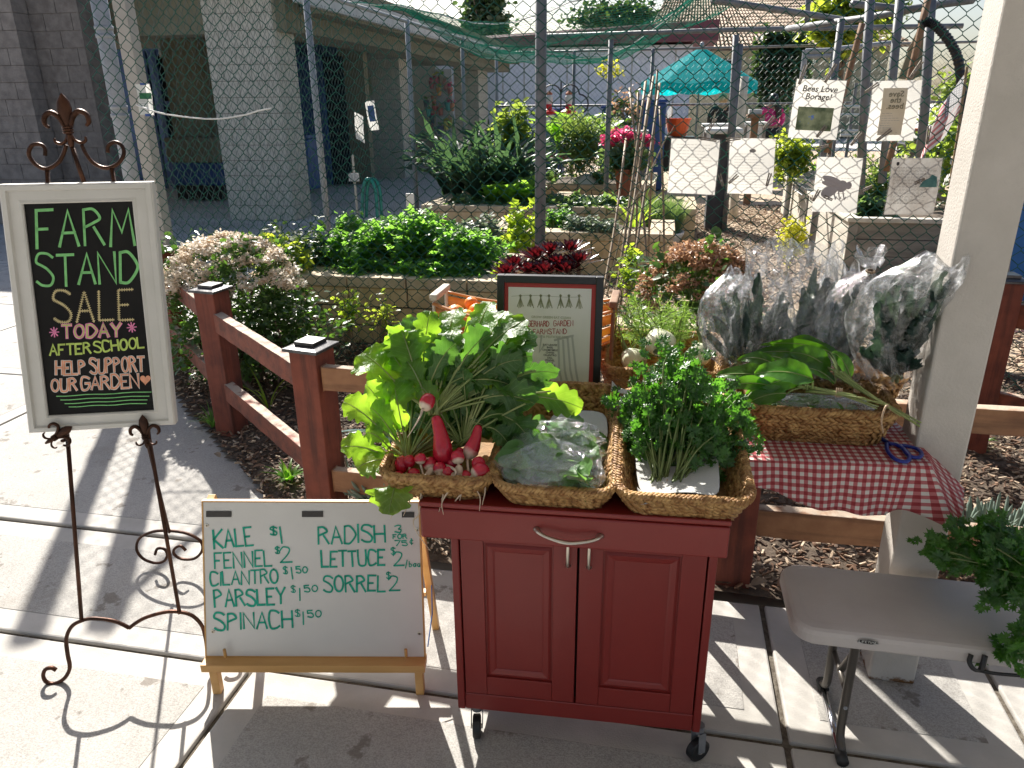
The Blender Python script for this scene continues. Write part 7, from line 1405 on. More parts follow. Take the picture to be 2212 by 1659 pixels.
# ================================================================= bags
def pillow(c, sx, sy, sz, seed=0, n1=40, n2=26, wr=.10):
    rg = np.random.default_rng(seed); G = []; ph = rg.uniform(0, 6, 8)
    for i in range(n2+1):
        th = math.pi*i/n2; row = []
        for j in range(n1+1):
            f = 2*math.pi*(j % n1)/n1; q = 1+wr*(math.sin(5*f+ph[0]+3*th)+.7*math.sin(9*f-4*th+ph[1])+.6*math.sin(13*th+ph[2]+2*f))*.5*math.sin(th); e = .62
            cx = abs(math.cos(f))**e*np.sign(math.cos(f)); cy = abs(math.sin(f))**e*np.sign(math.sin(f)); s1 = abs(math.sin(th))**.55
            q *= 1+rg.normal()*.022*(0<i<n2); row.append((c[0]+sx*cx*s1*q, c[1]+sy*cy*s1*q, c[2]+sz*math.cos(th)*(1+wr*1.6*math.sin(4*f+ph[3])*math.sin(3*th+ph[4]))))
        row[-1] = row[0]; G.append(row)
    mb = MB(); mb.grid(G); return mb
def leafpile(t, c, r, n, L, w_, m, seed, prof=oval, name='leaf'):
    rg = np.random.default_rng(seed)
    for i in range(n):
        p = np.array(c)+rg.uniform(-1, 1, 3)*np.array(r); a = rg.uniform(0, 6.28); d = np.array((math.cos(a), math.sin(a), rg.uniform(-.4, .4)))*L*rg.uniform(.7, 1.1)/2; mb = MB(); mb.grid(leafgrid(p-d, p+[0, 0, .012], p+d, w_*rg.uniform(.7, 1.1), prof, nrm=(rg.normal()*.5, -.5+rg.normal()*.4, .8), nu=8, nv=5, cup=.25, wave=.15, crinkle=.08, seed=seed*99+i)); t.part(name, mb, m, ab=True, smooth=True)
c1 = atz(1200, 1030, .765); c1 = np.array((-.205, 1.415, .752)); t = T('lettuce_bag', 'front clear plastic bag of green lettuce in the middle basket', 'bag', (-.205, 1.415, .71), rot=R(3)); 
leafpile(t, c1+[0, 0, .006], (.09, .078, .036), 95, .065, .022, L_lettb, 3); t.part('film', pillow(c1+[0, 0, .006], .112, .098, .054, 4, wr=.16), FILM2, ab=True)
c2 = np.array((-.19, 1.515, .775)); t = T('lettuce_bag', 'rear bag of lettuce lying behind the front one on the paper towel', 'bag', (-.19, 1.53, .71)); leafpile(t, c2, (.07, .05, .02), 30, .06, .02, L_lettb, 5); t.part('film', pillow(c2, .085, .055, .032, 9, wr=.18), FILM2, ab=True)
mb = MB(); tw = [[(1175, 965, 1.50), (1240, 958, 1.50), (1318, 962, 1.50)], [(1180, 925, 1.57), (1250, 922, 1.58), (1316, 925, 1.57)], [(1188, 888, 1.655), (1250, 884, 1.66), (1314, 886, 1.65)]]
mb.grid([[at(*q) for q in r_] for r_ in tw]); one('paper_towel', mb, M_towel, 'white paper towel lining the back of the middle basket', 'paper towel', sub=2, smooth=True, solid=.0012)
mb = MB(); tw = [[(1382, 1078, 1.325), (1440, 1066, 1.335), (1500, 1062, 1.335), (1560, 1082, 1.325)], [(1372, 1030, 1.41), (1440, 1042, 1.40), (1510, 1045, 1.40), (1556, 1028, 1.41)], [(1368, 960, 1.52), (1440, 975, 1.50), (1510, 975, 1.5), (1550, 960, 1.52)], [(1365, 900, 1.64), (1440, 905, 1.63), (1510, 905, 1.63), (1545, 900, 1.64)]]
mb.grid([[at(*q) for q in r_] for r_ in tw]); one('paper_towel', mb, M_towel, 'white paper towel under the parsley stems in the right basket', 'paper towel', sub=2, smooth=True, solid=.0012)
mb = MB(); mb.grid([[at(1385, 1090, 1.318), at(1376, 1052, 1.33), at(1392, 1072, 1.32)], [at(1400, 1088, 1.318), at(1398, 1075, 1.33), at(1410, 1080, 1.325)]]); one('towel_corner', mb, M_towel, 'small torn corner of paper towel standing up at the left of the parsley basket', 'paper', smooth=True)
mb = MB(); mb.grid([[at(1322, 822, 1.68), at(1320, 845, 1.66)], [at(1335, 838, 1.68), at(1345, 850, 1.66)], [at(1358, 842, 1.69), at(1368, 852, 1.67)]]); one('towel_corner', mb, M_towel, 'folded towel corner between the fennel basket and the parsley', 'paper', smooth=True)

# ================================================================= parsley
def pleaf(sz=1.):
    """one flat parsley leaf: three stalked leaflets with cut lobes"""
    V, F = [], []
    for ang, ln, off in ((0, .62, .38), (1.0, .48, .22), (-1.0, .48, .22), (.55, .34, .55), (-.55, .34, .55)):
        n0 = len(V); ca, sa = math.cos(ang), math.sin(ang); cx, cy = off*math.cos(ang*.25)*1., off*math.sin(ang*.6)*.5
        V.append((cx, cy, .02)); k = 12
        for i in range(k+1):
            a = -2.3+4.6*i/k; rr_ = ln*(.5 if i % 2 else .82)*(1.0-.35*abs(a)/2.3) if i % 4 != 2 else ln*1.0*(1-.3*abs(a)/2.3); x, y = ln*.1+rr_*.62*math.cos(a), rr_*.62*math.sin(a); V.append((cx+x*ca-y*sa, cy+x*sa+y*ca, .05*math.sin(i*1.3)))
        F += [(n0, n0+i, n0+i+1) for i in range(1, k+1)]
    return (V, F)
PL = pleaf()
def herb(label, band, spreads, n, size, b0, m=L_par2, name='parsley_bunch', nst=40, grp='parsley bunches', seed=1, facing=(0, -.6, .75)):
    rg = np.random.default_rng(seed); bp = at(*band, b0); t = T(name, label, name.split('_')[0], (bp[0], bp[1], .705), group=grp); st = MB(); Ps, Ds = [], []
    lo = at(band[0]-12, band[1]+24, b0-.02)
    for i in range(nst):
        u, v, ru, rv_, b1 = spreads[i % len(spreads)]; a = rg.uniform(0, 6.28); q = rg.uniform(0, 1)**.5; e = at(u+ru*q*math.cos(a), v+rv_*q*math.sin(a), b1+rg.uniform(-.07, .07)); o_ = rg.normal(0, .006, 3); m_ = (bp+e)/2+[0, 0, .03]+rg.normal(0, .01, 3)
        P = list(bez(lo+o_*1.4, bp+o_, bp+o_+(e-bp)*.1, 4))[:3]+list(bez(bp+o_, m_, e, 7)); st.tube(P, np.linspace(.0026, .0012, len(P)), 5, caps=False)
        for k in range(int(n/nst)):
            w_ = rg.uniform(.45, 1.05); c = (1-w_)**2*bp+2*w_*(1-w_)*m_+w_*w_*e+rg.normal(0, .015, 3); Ps.append(c); Ds.append((e-bp)/np.linalg.norm(e-bp)+rg.normal(0, .7, 3))
    t.part('stems', st, M_stem, ab=True, smooth=True); Ps = np.array(Ps); Ds = np.array(Ds); up = np.array(facing)+rg.normal(size=(len(Ps), 3))*.45; M3 = aim(Ds, up)*size*rg.uniform(.6, 1.25, (len(Ps), 1, 1)); mb = MB(); mb.inst(PL, M3, Ps-M3[:, :, 0]*.3); t.part('leaves', mb, m, ab=True, kind='stuff', smooth=True)
    mb = MB()
    for k in range(4): c = bp+(lo-bp)*(.05+.1*k); mb.tube([c+np.array((.017*math.cos(a), .012*math.sin(a), .008*math.cos(a+k))) for a in np.linspace(0, 6.28, 14)], .0016, 5)
    t.part('rubber_band', mb, M_band, ab=True); return t
herb('left parsley bunch in the right cart basket, stems banded at the lower left', (1424, 1042), [(1400, 860, 75, 70, 1.60), (1450, 800, 60, 40, 1.62), (1430, 930, 60, 50, 1.54), (1360, 880, 45, 55, 1.58), (1470, 870, 60, 60, 1.62)], 560, .046, 1.40, nst=50, seed=4)
herb('right parsley bunch in the right cart basket, spreading toward the gingham cloth', (1462, 1046), [(1540, 850, 70, 60, 1.62), (1580, 900, 60, 60, 1.60), (1530, 930, 70, 50, 1.54), (1500, 800, 50, 40, 1.64), (1600, 860, 40, 50, 1.62), (1560, 960, 50, 40, 1.52)], 560, .046, 1.40, nst=50, seed=6)
p0 = at(1462, 1000, 1.42); t = T('parsley_sprig', 'single tall bright parsley sprig sticking up above the bunches', 'parsley', (*at(1440, 900, 1.5)[:2], .80)); mb = MB(); P = smooth([at(1450, 950, 1.46), at(1438, 880, 1.5), at(1432, 830, 1.52), at(1434, 790, 1.54), at(1443, 765, 1.56)], 5); mb.tube(P, .0018, 5); t.part('stem', mb, M_stem, ab=True)
Ps = np.array([at(u, v, 1.56) for u, v in ((1443, 762), (1405, 768), (1470, 775), (1425, 755), (1458, 748), (1402, 752), (1480, 768))]); mb = MB(); mb.inst(PL, aim(np.random.default_rng(3).normal(size=(7, 3))+[0, 0, .5], (0, -.6, .7))*.045, Ps); t.part('leaves', mb, L_par2, ab=True, kind='stuff', smooth=True)

# ================================================================= sorrel
cr3 = lambda x, y: (1262+.3472*x, 713+.3472*y)
def sorrel(label, crown, leaves, ends, band, b0, seed):
    cp = at(*crown, b0); t = T('sorrel_bunch', label, 'sorrel', (cp[0], cp[1], .79), group='sorrel bunches'); rg = np.random.default_rng(seed)
    for i, (s_, e, w_, b_) in enumerate(leaves):
        rleaf(t, cp+rg.normal(0, .004, 3), at(*s_, (b0+b_)/2), at(*e, b_), w_, seed*40+i, m=L_sorr, lobe=0, wave=.10, prof=lambda q: max(.03, math.sin(math.pi*min(1, max(0, q))**.8)**.62), stemr=.0020, nrm=(0, -.75, .7), nv=7, cup=.18)
    st = MB()
    for i, e in enumerate(ends):
        for k in range(2): ee = at(e[0]+rg.normal()*3, e[1]+rg.normal()*2, e[2]); st.tube(bez(cp+rg.normal(0, .004, 3), at(*band, b0-.015)+rg.normal(0, .003, 3), ee, 8), np.linspace(.0024, .0018, 8), 6)
    t.part('stems', st, M_rstem, ab=True, smooth=True); mb = MB(); c = at(*band, b0-.012)
    for k in range(4): mb.tube([c+np.array((.004*k-.006+.002*math.cos(a), .010*math.cos(a), .011*math.sin(a))) for a in np.linspace(0, 6.28, 14)], .0014, 5)
    t.part('rubber_band', mb, M_band, ab=True)
sorrel('front sorrel bunch with one big broad leaf lying flat', (1745, 838), [((1757, 820), (1630, 808), 30, 1.74), ((1680, 838), (1560, 838), 15, 1.76), ((1676, 790), (1594, 778), 13, 1.86), ((1690, 825), (1545, 812), 22, 1.80), ((1740, 815), (1610, 855), 22, 1.76), ((1700, 850), (1600, 880), 18, 1.74), ((1720, 800), (1650, 770), 16, 1.88)], [(1907, 873, 1.70), (1895, 880, 1.70), (1868, 862, 1.70), (1850, 855, 1.72), (1880, 868, 1.70)], (1812, 848), 1.76, 3)
sorrel('rear sorrel bunch with long stems sticking out past the basket corner', (1812, 806), [((1793, 800), (1706, 762), 22, 1.84), ((1793, 760), (1640, 746), 11, 1.90), ((1786, 762), (1702, 738), 14, 1.92), ((1838, 818), (1797, 762), 13, 1.80), ((1804, 828), (1725, 795), 20, 1.80), ((1810, 780), (1740, 742), 16, 1.90), ((1770, 790), (1690, 770), 18, 1.90), ((1780, 775), (1620, 765), 14, 1.92)], [(1986, 920, 1.66), (1975, 912, 1.66), (1960, 905, 1.67), (1990, 915, 1.66), (1930, 885, 1.68), (1945, 895, 1.68)], (1852, 838), 1.78, 5)
t = T('greens_bag', 'flat clear bag of greens along the front of the sorrel basket', 'bag', at(1760, 880, 1.78)); c = at(1762, 878, 1.775); leafpile(t, c, (.105, .02, .010), 16, .07, .014, L_sorr, 8); t.part('film', pillow(c+[0, 0, .002], .135, .036, .024, 12, wr=.12), FILM1, ab=True, smooth=True)
# twig loop poking from the corner
mb = MB(); mb.tube(smooth([at(*cr3(1860, 640), 1.69), at(*cr3(1850, 560), 1.67), at(*cr3(1880, 470), 1.68), at(*cr3(1910, 500), 1.70)], 6), .0022, 6); one('loose_stem', mb, M_band, 'pale loose stem curling over the corner of the sorrel basket', 'stem', smooth=True)

# ================================================================= fennel
def bulb(label, c, s_, ax, fr_):
    t = T('fennel_bulb', label, 'fennel', tuple(c-np.array((0, 0, s_)))); ax = np.array(ax, float); ax /= np.linalg.norm(ax); up = np.cross(ax, (1, 0, 0)); up /= np.linalg.norm(up); sd = np.cross(up, ax)
    for k in range(5):
        G = []; off = k*1.256
        for i in range(9):
            q = i/8; r_ = s_*(.30+.70*math.sin(math.pi*min(1, q*.72+.20))**1.3)*(1+.02*k); G.append([c+ax*(q*2.1-1)*s_+(sd*math.cos(a)*1.15+up*math.sin(a)*.72)*r_*(1+.04*math.cos((a-off)*1.)) for a in np.linspace(off-1.15, off+1.15, 12)])
        mb = MB(); mb.grid(G); mb.UV = [(j/11, .5) for i in range(9) for j in range(12)]; t.part('layer', mb, M_bulb, ab=True, smooth=True, solid=.003)
    mb = MB(); mb.tube([c-ax*s_*1.12, c-ax*s_*1.04, c-ax*s_*.9], [s_*.28, s_*.36, s_*.38], 12); t.part('cut_base', mb, M_core, ab=True)
    mb = MB()
    for q in fr_: mb.tube(bez(c+ax*s_*.7, c+ax*s_*1.6, q, 6), [.008, .007, .006, .005, .004, .003], 7)
    t.part('stalks', mb, M_stem, ab=True, smooth=True); return t
fb_ = 1.96
bulb('big pale fennel bulb showing its brown cut base', at(1425, 738, 1.93), .033, (-.25, .75, .45), [at(1400, 690, 2.0), at(1370, 690, 2.05)])
bulb('white fennel bulb low at the left of the fennel basket', at(1368, 775, 1.95), .028, (-.5, .5, .3), [at(1345, 740, 2.0), at(1335, 700, 2.0)])
bulb('yellow green fennel bulb at the right of the fennel basket', at(1510, 765, 1.95), .025, (.2, .5, .8), [at(1500, 700, 2.0), at(1520, 690, 2.0)])
t = T('fennel_fronds', 'bright feathery fennel fronds rising between the menu and the kale bags', 'fennel', at(1420, 740, 1.98)); rg = np.random.default_rng(8); mb = MB(); sb = MB()
for i in range(46):
    u, v = rg.uniform(1325, 1500), rg.uniform(642, 730); e = at(u, v, rg.uniform(1.93, 2.08)); s0 = at(1410+rg.normal()*35, 770, 1.98); P = bez(s0, (s0+e)/2+[0, 0, .03], e, 8); sb.tube(P, np.linspace(.002, .0008, 8), 4, caps=False)
    for k in range(38):
        q = rg.uniform(.35, 1); c = (1-q)**2*s0+2*q*(1-q)*((s0+e)/2+[0, 0, .03])+q*q*e; d = rg.normal(size=3)*[1, .8, 1]; d /= np.linalg.norm(d); L = rg.uniform(.012, .035); n = np.cross(d, rg.normal(size=3)); n /= np.linalg.norm(n); a_ = c+d*L; mb.add([c-n*.0006, c+n*.0006, a_+n*.0003], [(0, 1, 2)])
        for z in (.4, .7): c3 = c+d*L*z; d2 = d+rg.normal(size=3)*.7; a2 = c3+d2*L*.4; mb.add([c3-n*.0005, c3+n*.0005, a2], [(0, 1, 2)])
t.part('feathery_leaves', mb, L_frond, ab=True, kind='stuff'); t.part('stems', sb, M_stem, ab=True)

# ================================================================= kale bags
def kbag(label, lv, b0, lean, leaves, seed, tie=None, dep=.035, open_top=True):
    """lv: list of (left u, right u, v) from bottom to top"""
    rg = np.random.default_rng(seed); n = 30; G = []; k = len(lv); L = [at(a, v, b0+lean*i/(k-1)) for i, (a, _, v) in enumerate(lv)]; Rr = [at(a, v, b0+lean*i/(k-1)) for i, (_, a, v) in enumerate(lv)]; Ls, Rs = smooth(L, 5), smooth(Rr, 5); ph = rg.uniform(0, 6, 9)
    for i, (l, r_) in enumerate(zip(Ls, Rs)):
        q = i/(len(Ls)-1); c = (l+r_)/2; h = (r_-l)/2; hw = np.linalg.norm(h); d_ = dep*(1.0-.75*max(0, q-.55)/.45)*(min(1, hw/.05)); row = []
        for j in range(n+1):
            a = 2*math.pi*(j % n)/n; w_ = 1+.05*math.sin(6*a+ph[0]+9*q)+.04*math.sin(11*a+ph[1]-14*q)+.010*rg.normal(); fl = .010*math.sin(7*a+ph[2]+6*q)*(q > .6)+.006*math.sin(15*a+ph[3]+19*q)+.0015*rg.normal()
            row.append(c+h*math.cos(a)*w_+np.array((0, 1, .1))*(d_*math.sin(a)*w_+fl)+np.array((0, 0, .018*math.sin(3*a+ph[4])*(q > .93))))
        row[-1] = row[0]; G.append(row)
    t = T('kale_bag', label, 'bag', (((L[0]+Rr[0])/2)[0], b0, .71), group='bags of kale')
    mb = MB(); mb.grid(G); t.part('film', mb, FILM1, ab=True)
    bc = (L[0]+Rr[0])/2+[0, 0, .02]
    leaves = list(leaves)+[(u+rg.uniform(-26, 26), v+rg.uniform(10, 60), w_*.9) for u, v, w_ in leaves]
    for i, (u, v, w_) in enumerate(leaves):
        tp = at(u, v, b0+lean*.7+rg.uniform(-.02, .02)); tp = tp+(tp-bc)*.06; st = bc+(tp-bc)*.10+rg.normal(0, .006, 3); m_ = (st+tp)/2+rg.normal(0, .008, 3); mb = MB(); mb.tube([bc+rg.normal(0, .008, 3), (bc+st)/2, st], [.0045, .004, .0035], 6); t.part('stem', mb, M_rstem, ab=True)
        mb = MB(); mb.grid(leafgrid(st, m_, tp, w_/1602*1.9, strap, nrm=(rg.normal()*.5, -1, .2), nu=24, nv=8, cup=-.45, wave=.22, crinkle=.42, lobe=.14, nl=12, seed=seed*9+i)); t.part('leaf', mb, L_kale, ab=True, smooth=True)
    if tie: p = at(*tie, b0+lean*.85-.01); mb = MB(); mb.tube([p+np.array((.009*math.cos(a), .009*math.sin(a), .002*math.sin(a))) for a in np.linspace(0, 6.28, 12)], .003, 6); t.part('twist_tie', mb, M_bamb, ab=True)
kbag('leftmost kale bag, pale and puffed beside the fennel', [(1575, 1615, 800), (1530, 1620, 765), (1508, 1605, 700), (1512, 1610, 650), (1545, 1625, 612), (1570, 1618, 588)], 1.93, .06, [(1560, 650, 10), (1590, 640, 12), (1610, 680, 12), (1548, 690, 10)], 3)
kbag('second kale bag with a tall open flared top', [(1600, 1680, 800), (1575, 1700, 760), (1568, 1715, 700), (1590, 1712, 640), (1612, 1700, 585), (1610, 1712, 528)], 1.95, .08, [(1640, 600, 13), (1690, 640, 13), (1610, 640, 12), (1660, 690, 14), (1625, 700, 13), (1700, 660, 12)], 4)
kbag('third kale bag, tall and rumpled in the middle of the row', [(1660, 1790, 800), (1640, 1815, 750), (1655, 1825, 690), (1680, 1820, 640), (1700, 1810, 590), (1696, 1822, 532)], 1.93, .09, [(1760, 590, 13), (1785, 610, 13), (1735, 630, 13), (1700, 680, 14), (1720, 700, 12), (1750, 690, 13)], 5)
kbag('fourth kale bag tied shut with a twist tie', [(1750, 1880, 812), (1740, 1905, 760), (1760, 1915, 700), (1785, 1912, 650), (1825, 1905, 608), (1872, 1888, 584), (1846, 1916, 545)], 1.90, .07, [(1830, 620, 11), (1850, 625, 12), (1800, 660, 12), (1862, 660, 12), (1880, 690, 12), (1825, 700, 12)], 6, tie=(1880, 586))
kbag('rightmost kale bag, largest, leaning over the beige post', [(1880, 1990, 828), (1845, 1998, 770), (1828, 2022, 700), (1856, 2052, 640), (1890, 2084, 600), (1975, 2088, 562)], 1.86, -.15, [(2040, 595, 15), (2010, 640, 16), (1900, 640, 16), (1930, 610, 15), (1960, 625, 15), (1890, 720, 16), (1990, 690, 14), (1960, 760, 15), (1925, 700, 15)], 7, dep=.04)

kbag('crumpled kale bag squeezed between the middle bag and the tied one', [(1700, 1830, 805), (1690, 1850, 755), (1710, 1862, 700), (1735, 1865, 650), (1770, 1866, 610), (1790, 1850, 572)], 1.99, .05, [(1800, 620, 13), (1840, 640, 13), (1760, 650, 13), (1780, 690, 13), (1820, 700, 12)], 11)
# ================================================================= framed menu
fm = T('framed_menu', 'black framed farmstand price menu with red mat standing behind the baskets', 'picture frame', (-.40, 1.80, .702), rot=R(3)); FK = .12
def MP(u, v, y=0.): return fm.loc(u, v, y, FK)
oc = [MP(1075, 597), MP(1305, 597), MP(1302, 870), MP(1078, 870)]; zb_ = .0; oc[2][2] = oc[3][2] = zb_; oc[2][1] = oc[3][1] = 0; oc[3][0] = oc[0][0]; oc[2][0] = oc[1][0]; oc[0][2] = oc[1][2]; oc[0][1] = oc[1][1] = FK*oc[0][2]
x0_, x1_, z1_ = oc[0][0], oc[1][0], oc[0][2]
def fbx(name, xa, xb, za, zb, ya, yb, m, parent=None, **k): mb = MB(); mb.add([(x, y+FK*z, z) for z in (za, zb) for x, y in ((xa, ya), (xb, ya), (xb, yb), (xa, yb))], [(3, 2, 1, 0), (4, 5, 6, 7), (0, 1, 5, 4), (1, 2, 6, 5), (2, 3, 7, 6), (3, 0, 4, 7)]); return fm.part(name, mb, m, parent=parent, **k)
fw_ = .019
for a, b_, c, d in ((x0_, x0_+fw_, 0, z1_), (x1_-fw_, x1_, 0, z1_), (x0_+fw_+.0004, x1_-fw_-.0004, 0, fw_), (x0_+fw_+.0004, x1_-fw_-.0004, z1_-fw_, z1_)): fbx('frame_side', a, b_, c, d, -.012, .008, M_blk, bevel=.0015)
mtb = fbx('mat_board', x0_+fw_-.002, x1_-fw_+.002, fw_-.002, z1_-fw_+.002, -.004, .004, M_mat); fbx('poster', x0_+fw_+.010, x1_-fw_-.011, fw_+.012, z1_-fw_-.012, -.0052, -.0045, M_ppr)
def FT(t_, u, v, size, m, shear=0., name='lettering'):
    p = MP(u, v, -.0058); f = lambda x, y, d=0: np.array((p[0]+x, p[1]+FK*y, p[2]+y))
    cu_ = bpy.data.curves.new('t', 'FONT'); cu_.body = t_; cu_.size = size; cu_.shear = shear; cu_.align_x = 'CENTER'; cu_.resolution_u = 2; cu_.offset = size*.02
    tmp = bpy.data.objects.new('tmp', cu_); COL.objects.link(tmp); me = bpy.data.meshes.new_from_object(tmp.evaluated_get(bpy.context.evaluated_depsgraph_get())); V = np.empty(len(me.vertices)*3); me.vertices.foreach_get('co', V); V = V.reshape(-1, 3); F = [tuple(q.vertices) for q in me.polygons]; bpy.data.objects.remove(tmp); bpy.data.curves.remove(cu_); bpy.data.meshes.remove(me)
    mb = MB(); mb.add([f(v_[0], v_[1]) for v_ in V], F); return fm.part(name, mb, m)
M_rink = mat('red_print', (.38, .05, .045), rough=.6); M_gink = mat('pale_green_print', (.42, .42, .30), rough=.6)
mb = MB(); PF = lambda X, Y: MP(X, -Y, -.0058)
write(mb, 'GERHARD', (1141, -705), (1186, -705), 11.5, .75, PF, gap=.3); write(mb, 'GARDEN', (1196, -704), (1238, -704), 11.5, .75, PF, gap=.3); write(mb, 'FARMSTAND', (1152, -722), (1224, -721), 10.5, .75, PF, gap=.3); fm.part('lettering', mb, M_rink)
FT('FRESH & PESTICIDE-FREE', 1190, 730, .0085, M_gink); FT('GROW GREEN EAT CLEAN', 1190, 688, .0085, M_gink)
for i, s_ in enumerate(('Bay Leaves', 'Basil', 'Chamomile', 'Chives', 'Cilantro', 'Dill', 'Fennel', 'Kale', 'Lettuce', 'Lime Thyme', 'Mexican Basil')): FT(s_.upper(), 1188, 747+i*5.55, .0070, M_ink)
M_hp = mat('herb_print', (.20, .21, .10), (.34, .34, .22), sc=60, rough=.6)
mb = MB(); ln = [(1105+k*8, -640+2*math.sin(k*.3)) for k in range(20)]; ribbon(mb, ln, .35, PF)
for i, u in enumerate((1124, 1146, 1168, 1186, 1211, 1229, 1251)):
    for k in range(-2, 3): ribbon(mb, [(u+k*1.2, -(636+abs(k))), (u, -643), (u+k*3.4, -(662+rng.uniform(-3, 5)))], .8, PF)
fm.part('printed_herbs', mb, M_hp)
M_gh = mat('ghost_grey_print', (.46, .455, .43), rough=.5); mb = MB()
for a in ([(1206, -730), (1208, -800), (1216, -838)], [(1216, -735), (1220, -800), (1228, -838)], [(1226, -730), (1232, -800), (1240, -836)], [(1236, -728), (1244, -800), (1250, -834)], [(1198, -735), (1238, -725)], [(1170, -725), (1165, -760), (1176, -745)]): ribbon(mb, a, 2.2, PF)
fm.part('printed_fork', mb, M_gh)

# ================================================================= trug with oranges
tg_ = T('splint_trug', 'orange tinted wood splint trug basket standing behind the framed menu', 'basket', (-.42, 1.97, .702)); M_spl = mat('orange_splint', (.36, .15, .045), (.52, .27, .10), sc=18, rough=.5, stretch=(.15, 1, 1), trans=.3, tcol=(.8, .35, .06))
TL, TRr = at(952, 660, 1.97), at(1326, 700, 1.97); zt_ = .5*(TL[2]+TRr[2]); xc, hl = (TL[0]+TRr[0])/2, (TRr[0]-TL[0])/2
for k in range(9):
    a = math.pi*(k+.5)/9; G = []
    for i in range(17):
        s_ = -1+i/8; taper = (1-.35*s_*s_); y = 1.97-math.cos(a)*.095*taper; z = zt_-math.sin(a)*.13*(1-.25*s_*s_)+.035*s_*s_; dy = .013*taper
        dv = np.array((0, math.sin(a), -math.cos(a)))*.0185*taper; p = np.array((xc+hl*s_, y, z)); G.append([p-dv, p+dv])
    mb = MB(); mb.grid(G); tg_.part('slat', mb, M_spl, ab=True, solid=.002, smooth=True)
for sg in (-1, 1):
    mb = MB(); mb.tube(smooth([np.array((xc+hl*s_, 1.97+sg*.098*(1-.3*s_*s_), zt_+.004+.035*s_*s_)) for s_ in np.linspace(-1, 1, 11)], 3), .007, 8, flat=.6); tg_.part('rim', mb, M_spl, ab=True, smooth=True)
    x = xc+sg*hl; mb = MB(); mb.beam((x, 1.90, zt_+.055), (x, 2.04, zt_+.055), .022, .018); mb.beam((x, 1.91, zt_-.1), (x, 1.91, zt_+.045), .012, .01); mb.beam((x, 2.03, zt_-.1), (x, 2.03, zt_+.045), .012, .01); tg_.part('handle', mb, M_stake if sg > 0 else M_pwood, ab=True, bevel=.004)
mb = MB(); mb.box((xc-hl*.6, 1.93, .7025), (xc+hl*.6, 2.01, zt_-.128)); tg_.part('foot', mb, M_spl, ab=True)
M_or = mat('orange_peel', (.80, .20, .015), (.86, .28, .02), sc=9, rough=.35, bump=.35, bsc=220)
for i, (u, v, b, r_, c) in enumerate(((984, 676, 1.93, .026, M_or), (1008, 684, 1.92, .022, mat('yellow_peel', (.80, .45, .03), rough=.35, bump=.3, bsc=220)), (1030, 672, 1.97, .024, M_or), (1018, 655, 2.0, .02, M_flo2 if 0 else M_or))):
    p = at(u, v, b); t = T('citrus_fruit', ('big orange at the left of the splint trug', 'yellower fruit in front of the oranges in the trug', 'orange behind the yellow fruit in the trug', 'small orange at the back of the trug')[i], 'orange', tuple(p-np.array((0, 0, r_)))); mb = MB(); mb.lathe([(r_*math.sin(a), r_-r_*math.cos(a)*.9) for a in np.linspace(.08, 3.0, 12)], n=20); t.part('peel', mb, c, smooth=True); mb = MB(); mb.lathe([(.003, r_*1.88), (.0035, r_*1.93), (.002, r_*1.95)], n=8); t.part('stem_button', mb, M_stem)

# ================================================================= scissors
t = T('scissors', 'blue handled scissors lying on the gingham cloth at the table corner', 'scissors', (.60, 1.76, .7035)); SZ = .7085
def sp(u, v, z=SZ): return atz(u, v, z)
for k, pts in enumerate((((1915, 958), (1918, 975), (1935, 992), (1958, 997), (1965, 985), (1955, 972), (1935, 960)), ((1950, 968), (1965, 985), (1985, 988), (1991, 980), (1982, 970), (1962, 964), (1945, 962)))):
    mb = MB(); P = smooth([sp(*q) for q in pts]+[sp(*pts[0])], 5); mb.tube(P, .0048, 8, flat=.9); mb.tube([sp(1925, 960), sp(1905, 948), sp(1895, 940)], [.007, .006, .004], 8, flat=.6); t.part('handle', mb, M_scis, ab=True, smooth=True)
    a, b_ = sp(1905+k*4, 947), sp(1862+k*10, 925); mb = MB(); mb.beam(a, b_, .010, .0016); t.part('blade', mb, M_chrome, ab=True)

# ================================================================= folding bench table
ft = T('folding_table', 'pale plastic folding bench table at the lower right with a white band edge', 'folding table', (.345, 1.46, 0), rot=0); TZ = .375; x1b, yd = 1.35, .268; rc = .05
def rrect(ins, r_):
    P = []
    for cx, cy, a0 in ((x1b-ins-r_, yd-ins-r_, 0), (ins+r_, yd-ins-r_, 90), (ins+r_, ins+r_, 180), (x1b-ins-r_, ins+r_, 270)):
        for k in range(8): a = R(a0+k*90/7); P.append((cx+r_*math.cos(a), cy+r_*math.sin(a)))
    return P
G = [[(x, y, z) for x, y in rrect(i_, r_)] for i_, r_, z in ((.004, rc, TZ-.040), (0, rc, TZ-.034), (0, rc, TZ-.014), (.004, rc, TZ-.005), (.011, rc-.008, TZ-.001), (.020, rc-.015, TZ), (.028, rc-.02, TZ+.0006), (.034, rc-.02, TZ-.0002))]
mb = MB(); mb.grid([g_+[g_[0]] for g_ in G]); n0 = mb.n; mb.add(G[-1], [tuple(range(32))]); mb.add([(x, y, TZ-.040) for x, y in rrect(.004, rc)], [tuple(reversed(range(32)))]); ft.part('top', mb, M_htdp, smooth=False, bevel=.0)
def lt(name, pts, r_, m=M_leg, **k): mb = MB(); mb.tube(smooth([np.array(p, float) for p in pts], 6) if len(pts) > 2 else pts, r_, 12); return ft.part(name, mb, m, smooth=True, **k)
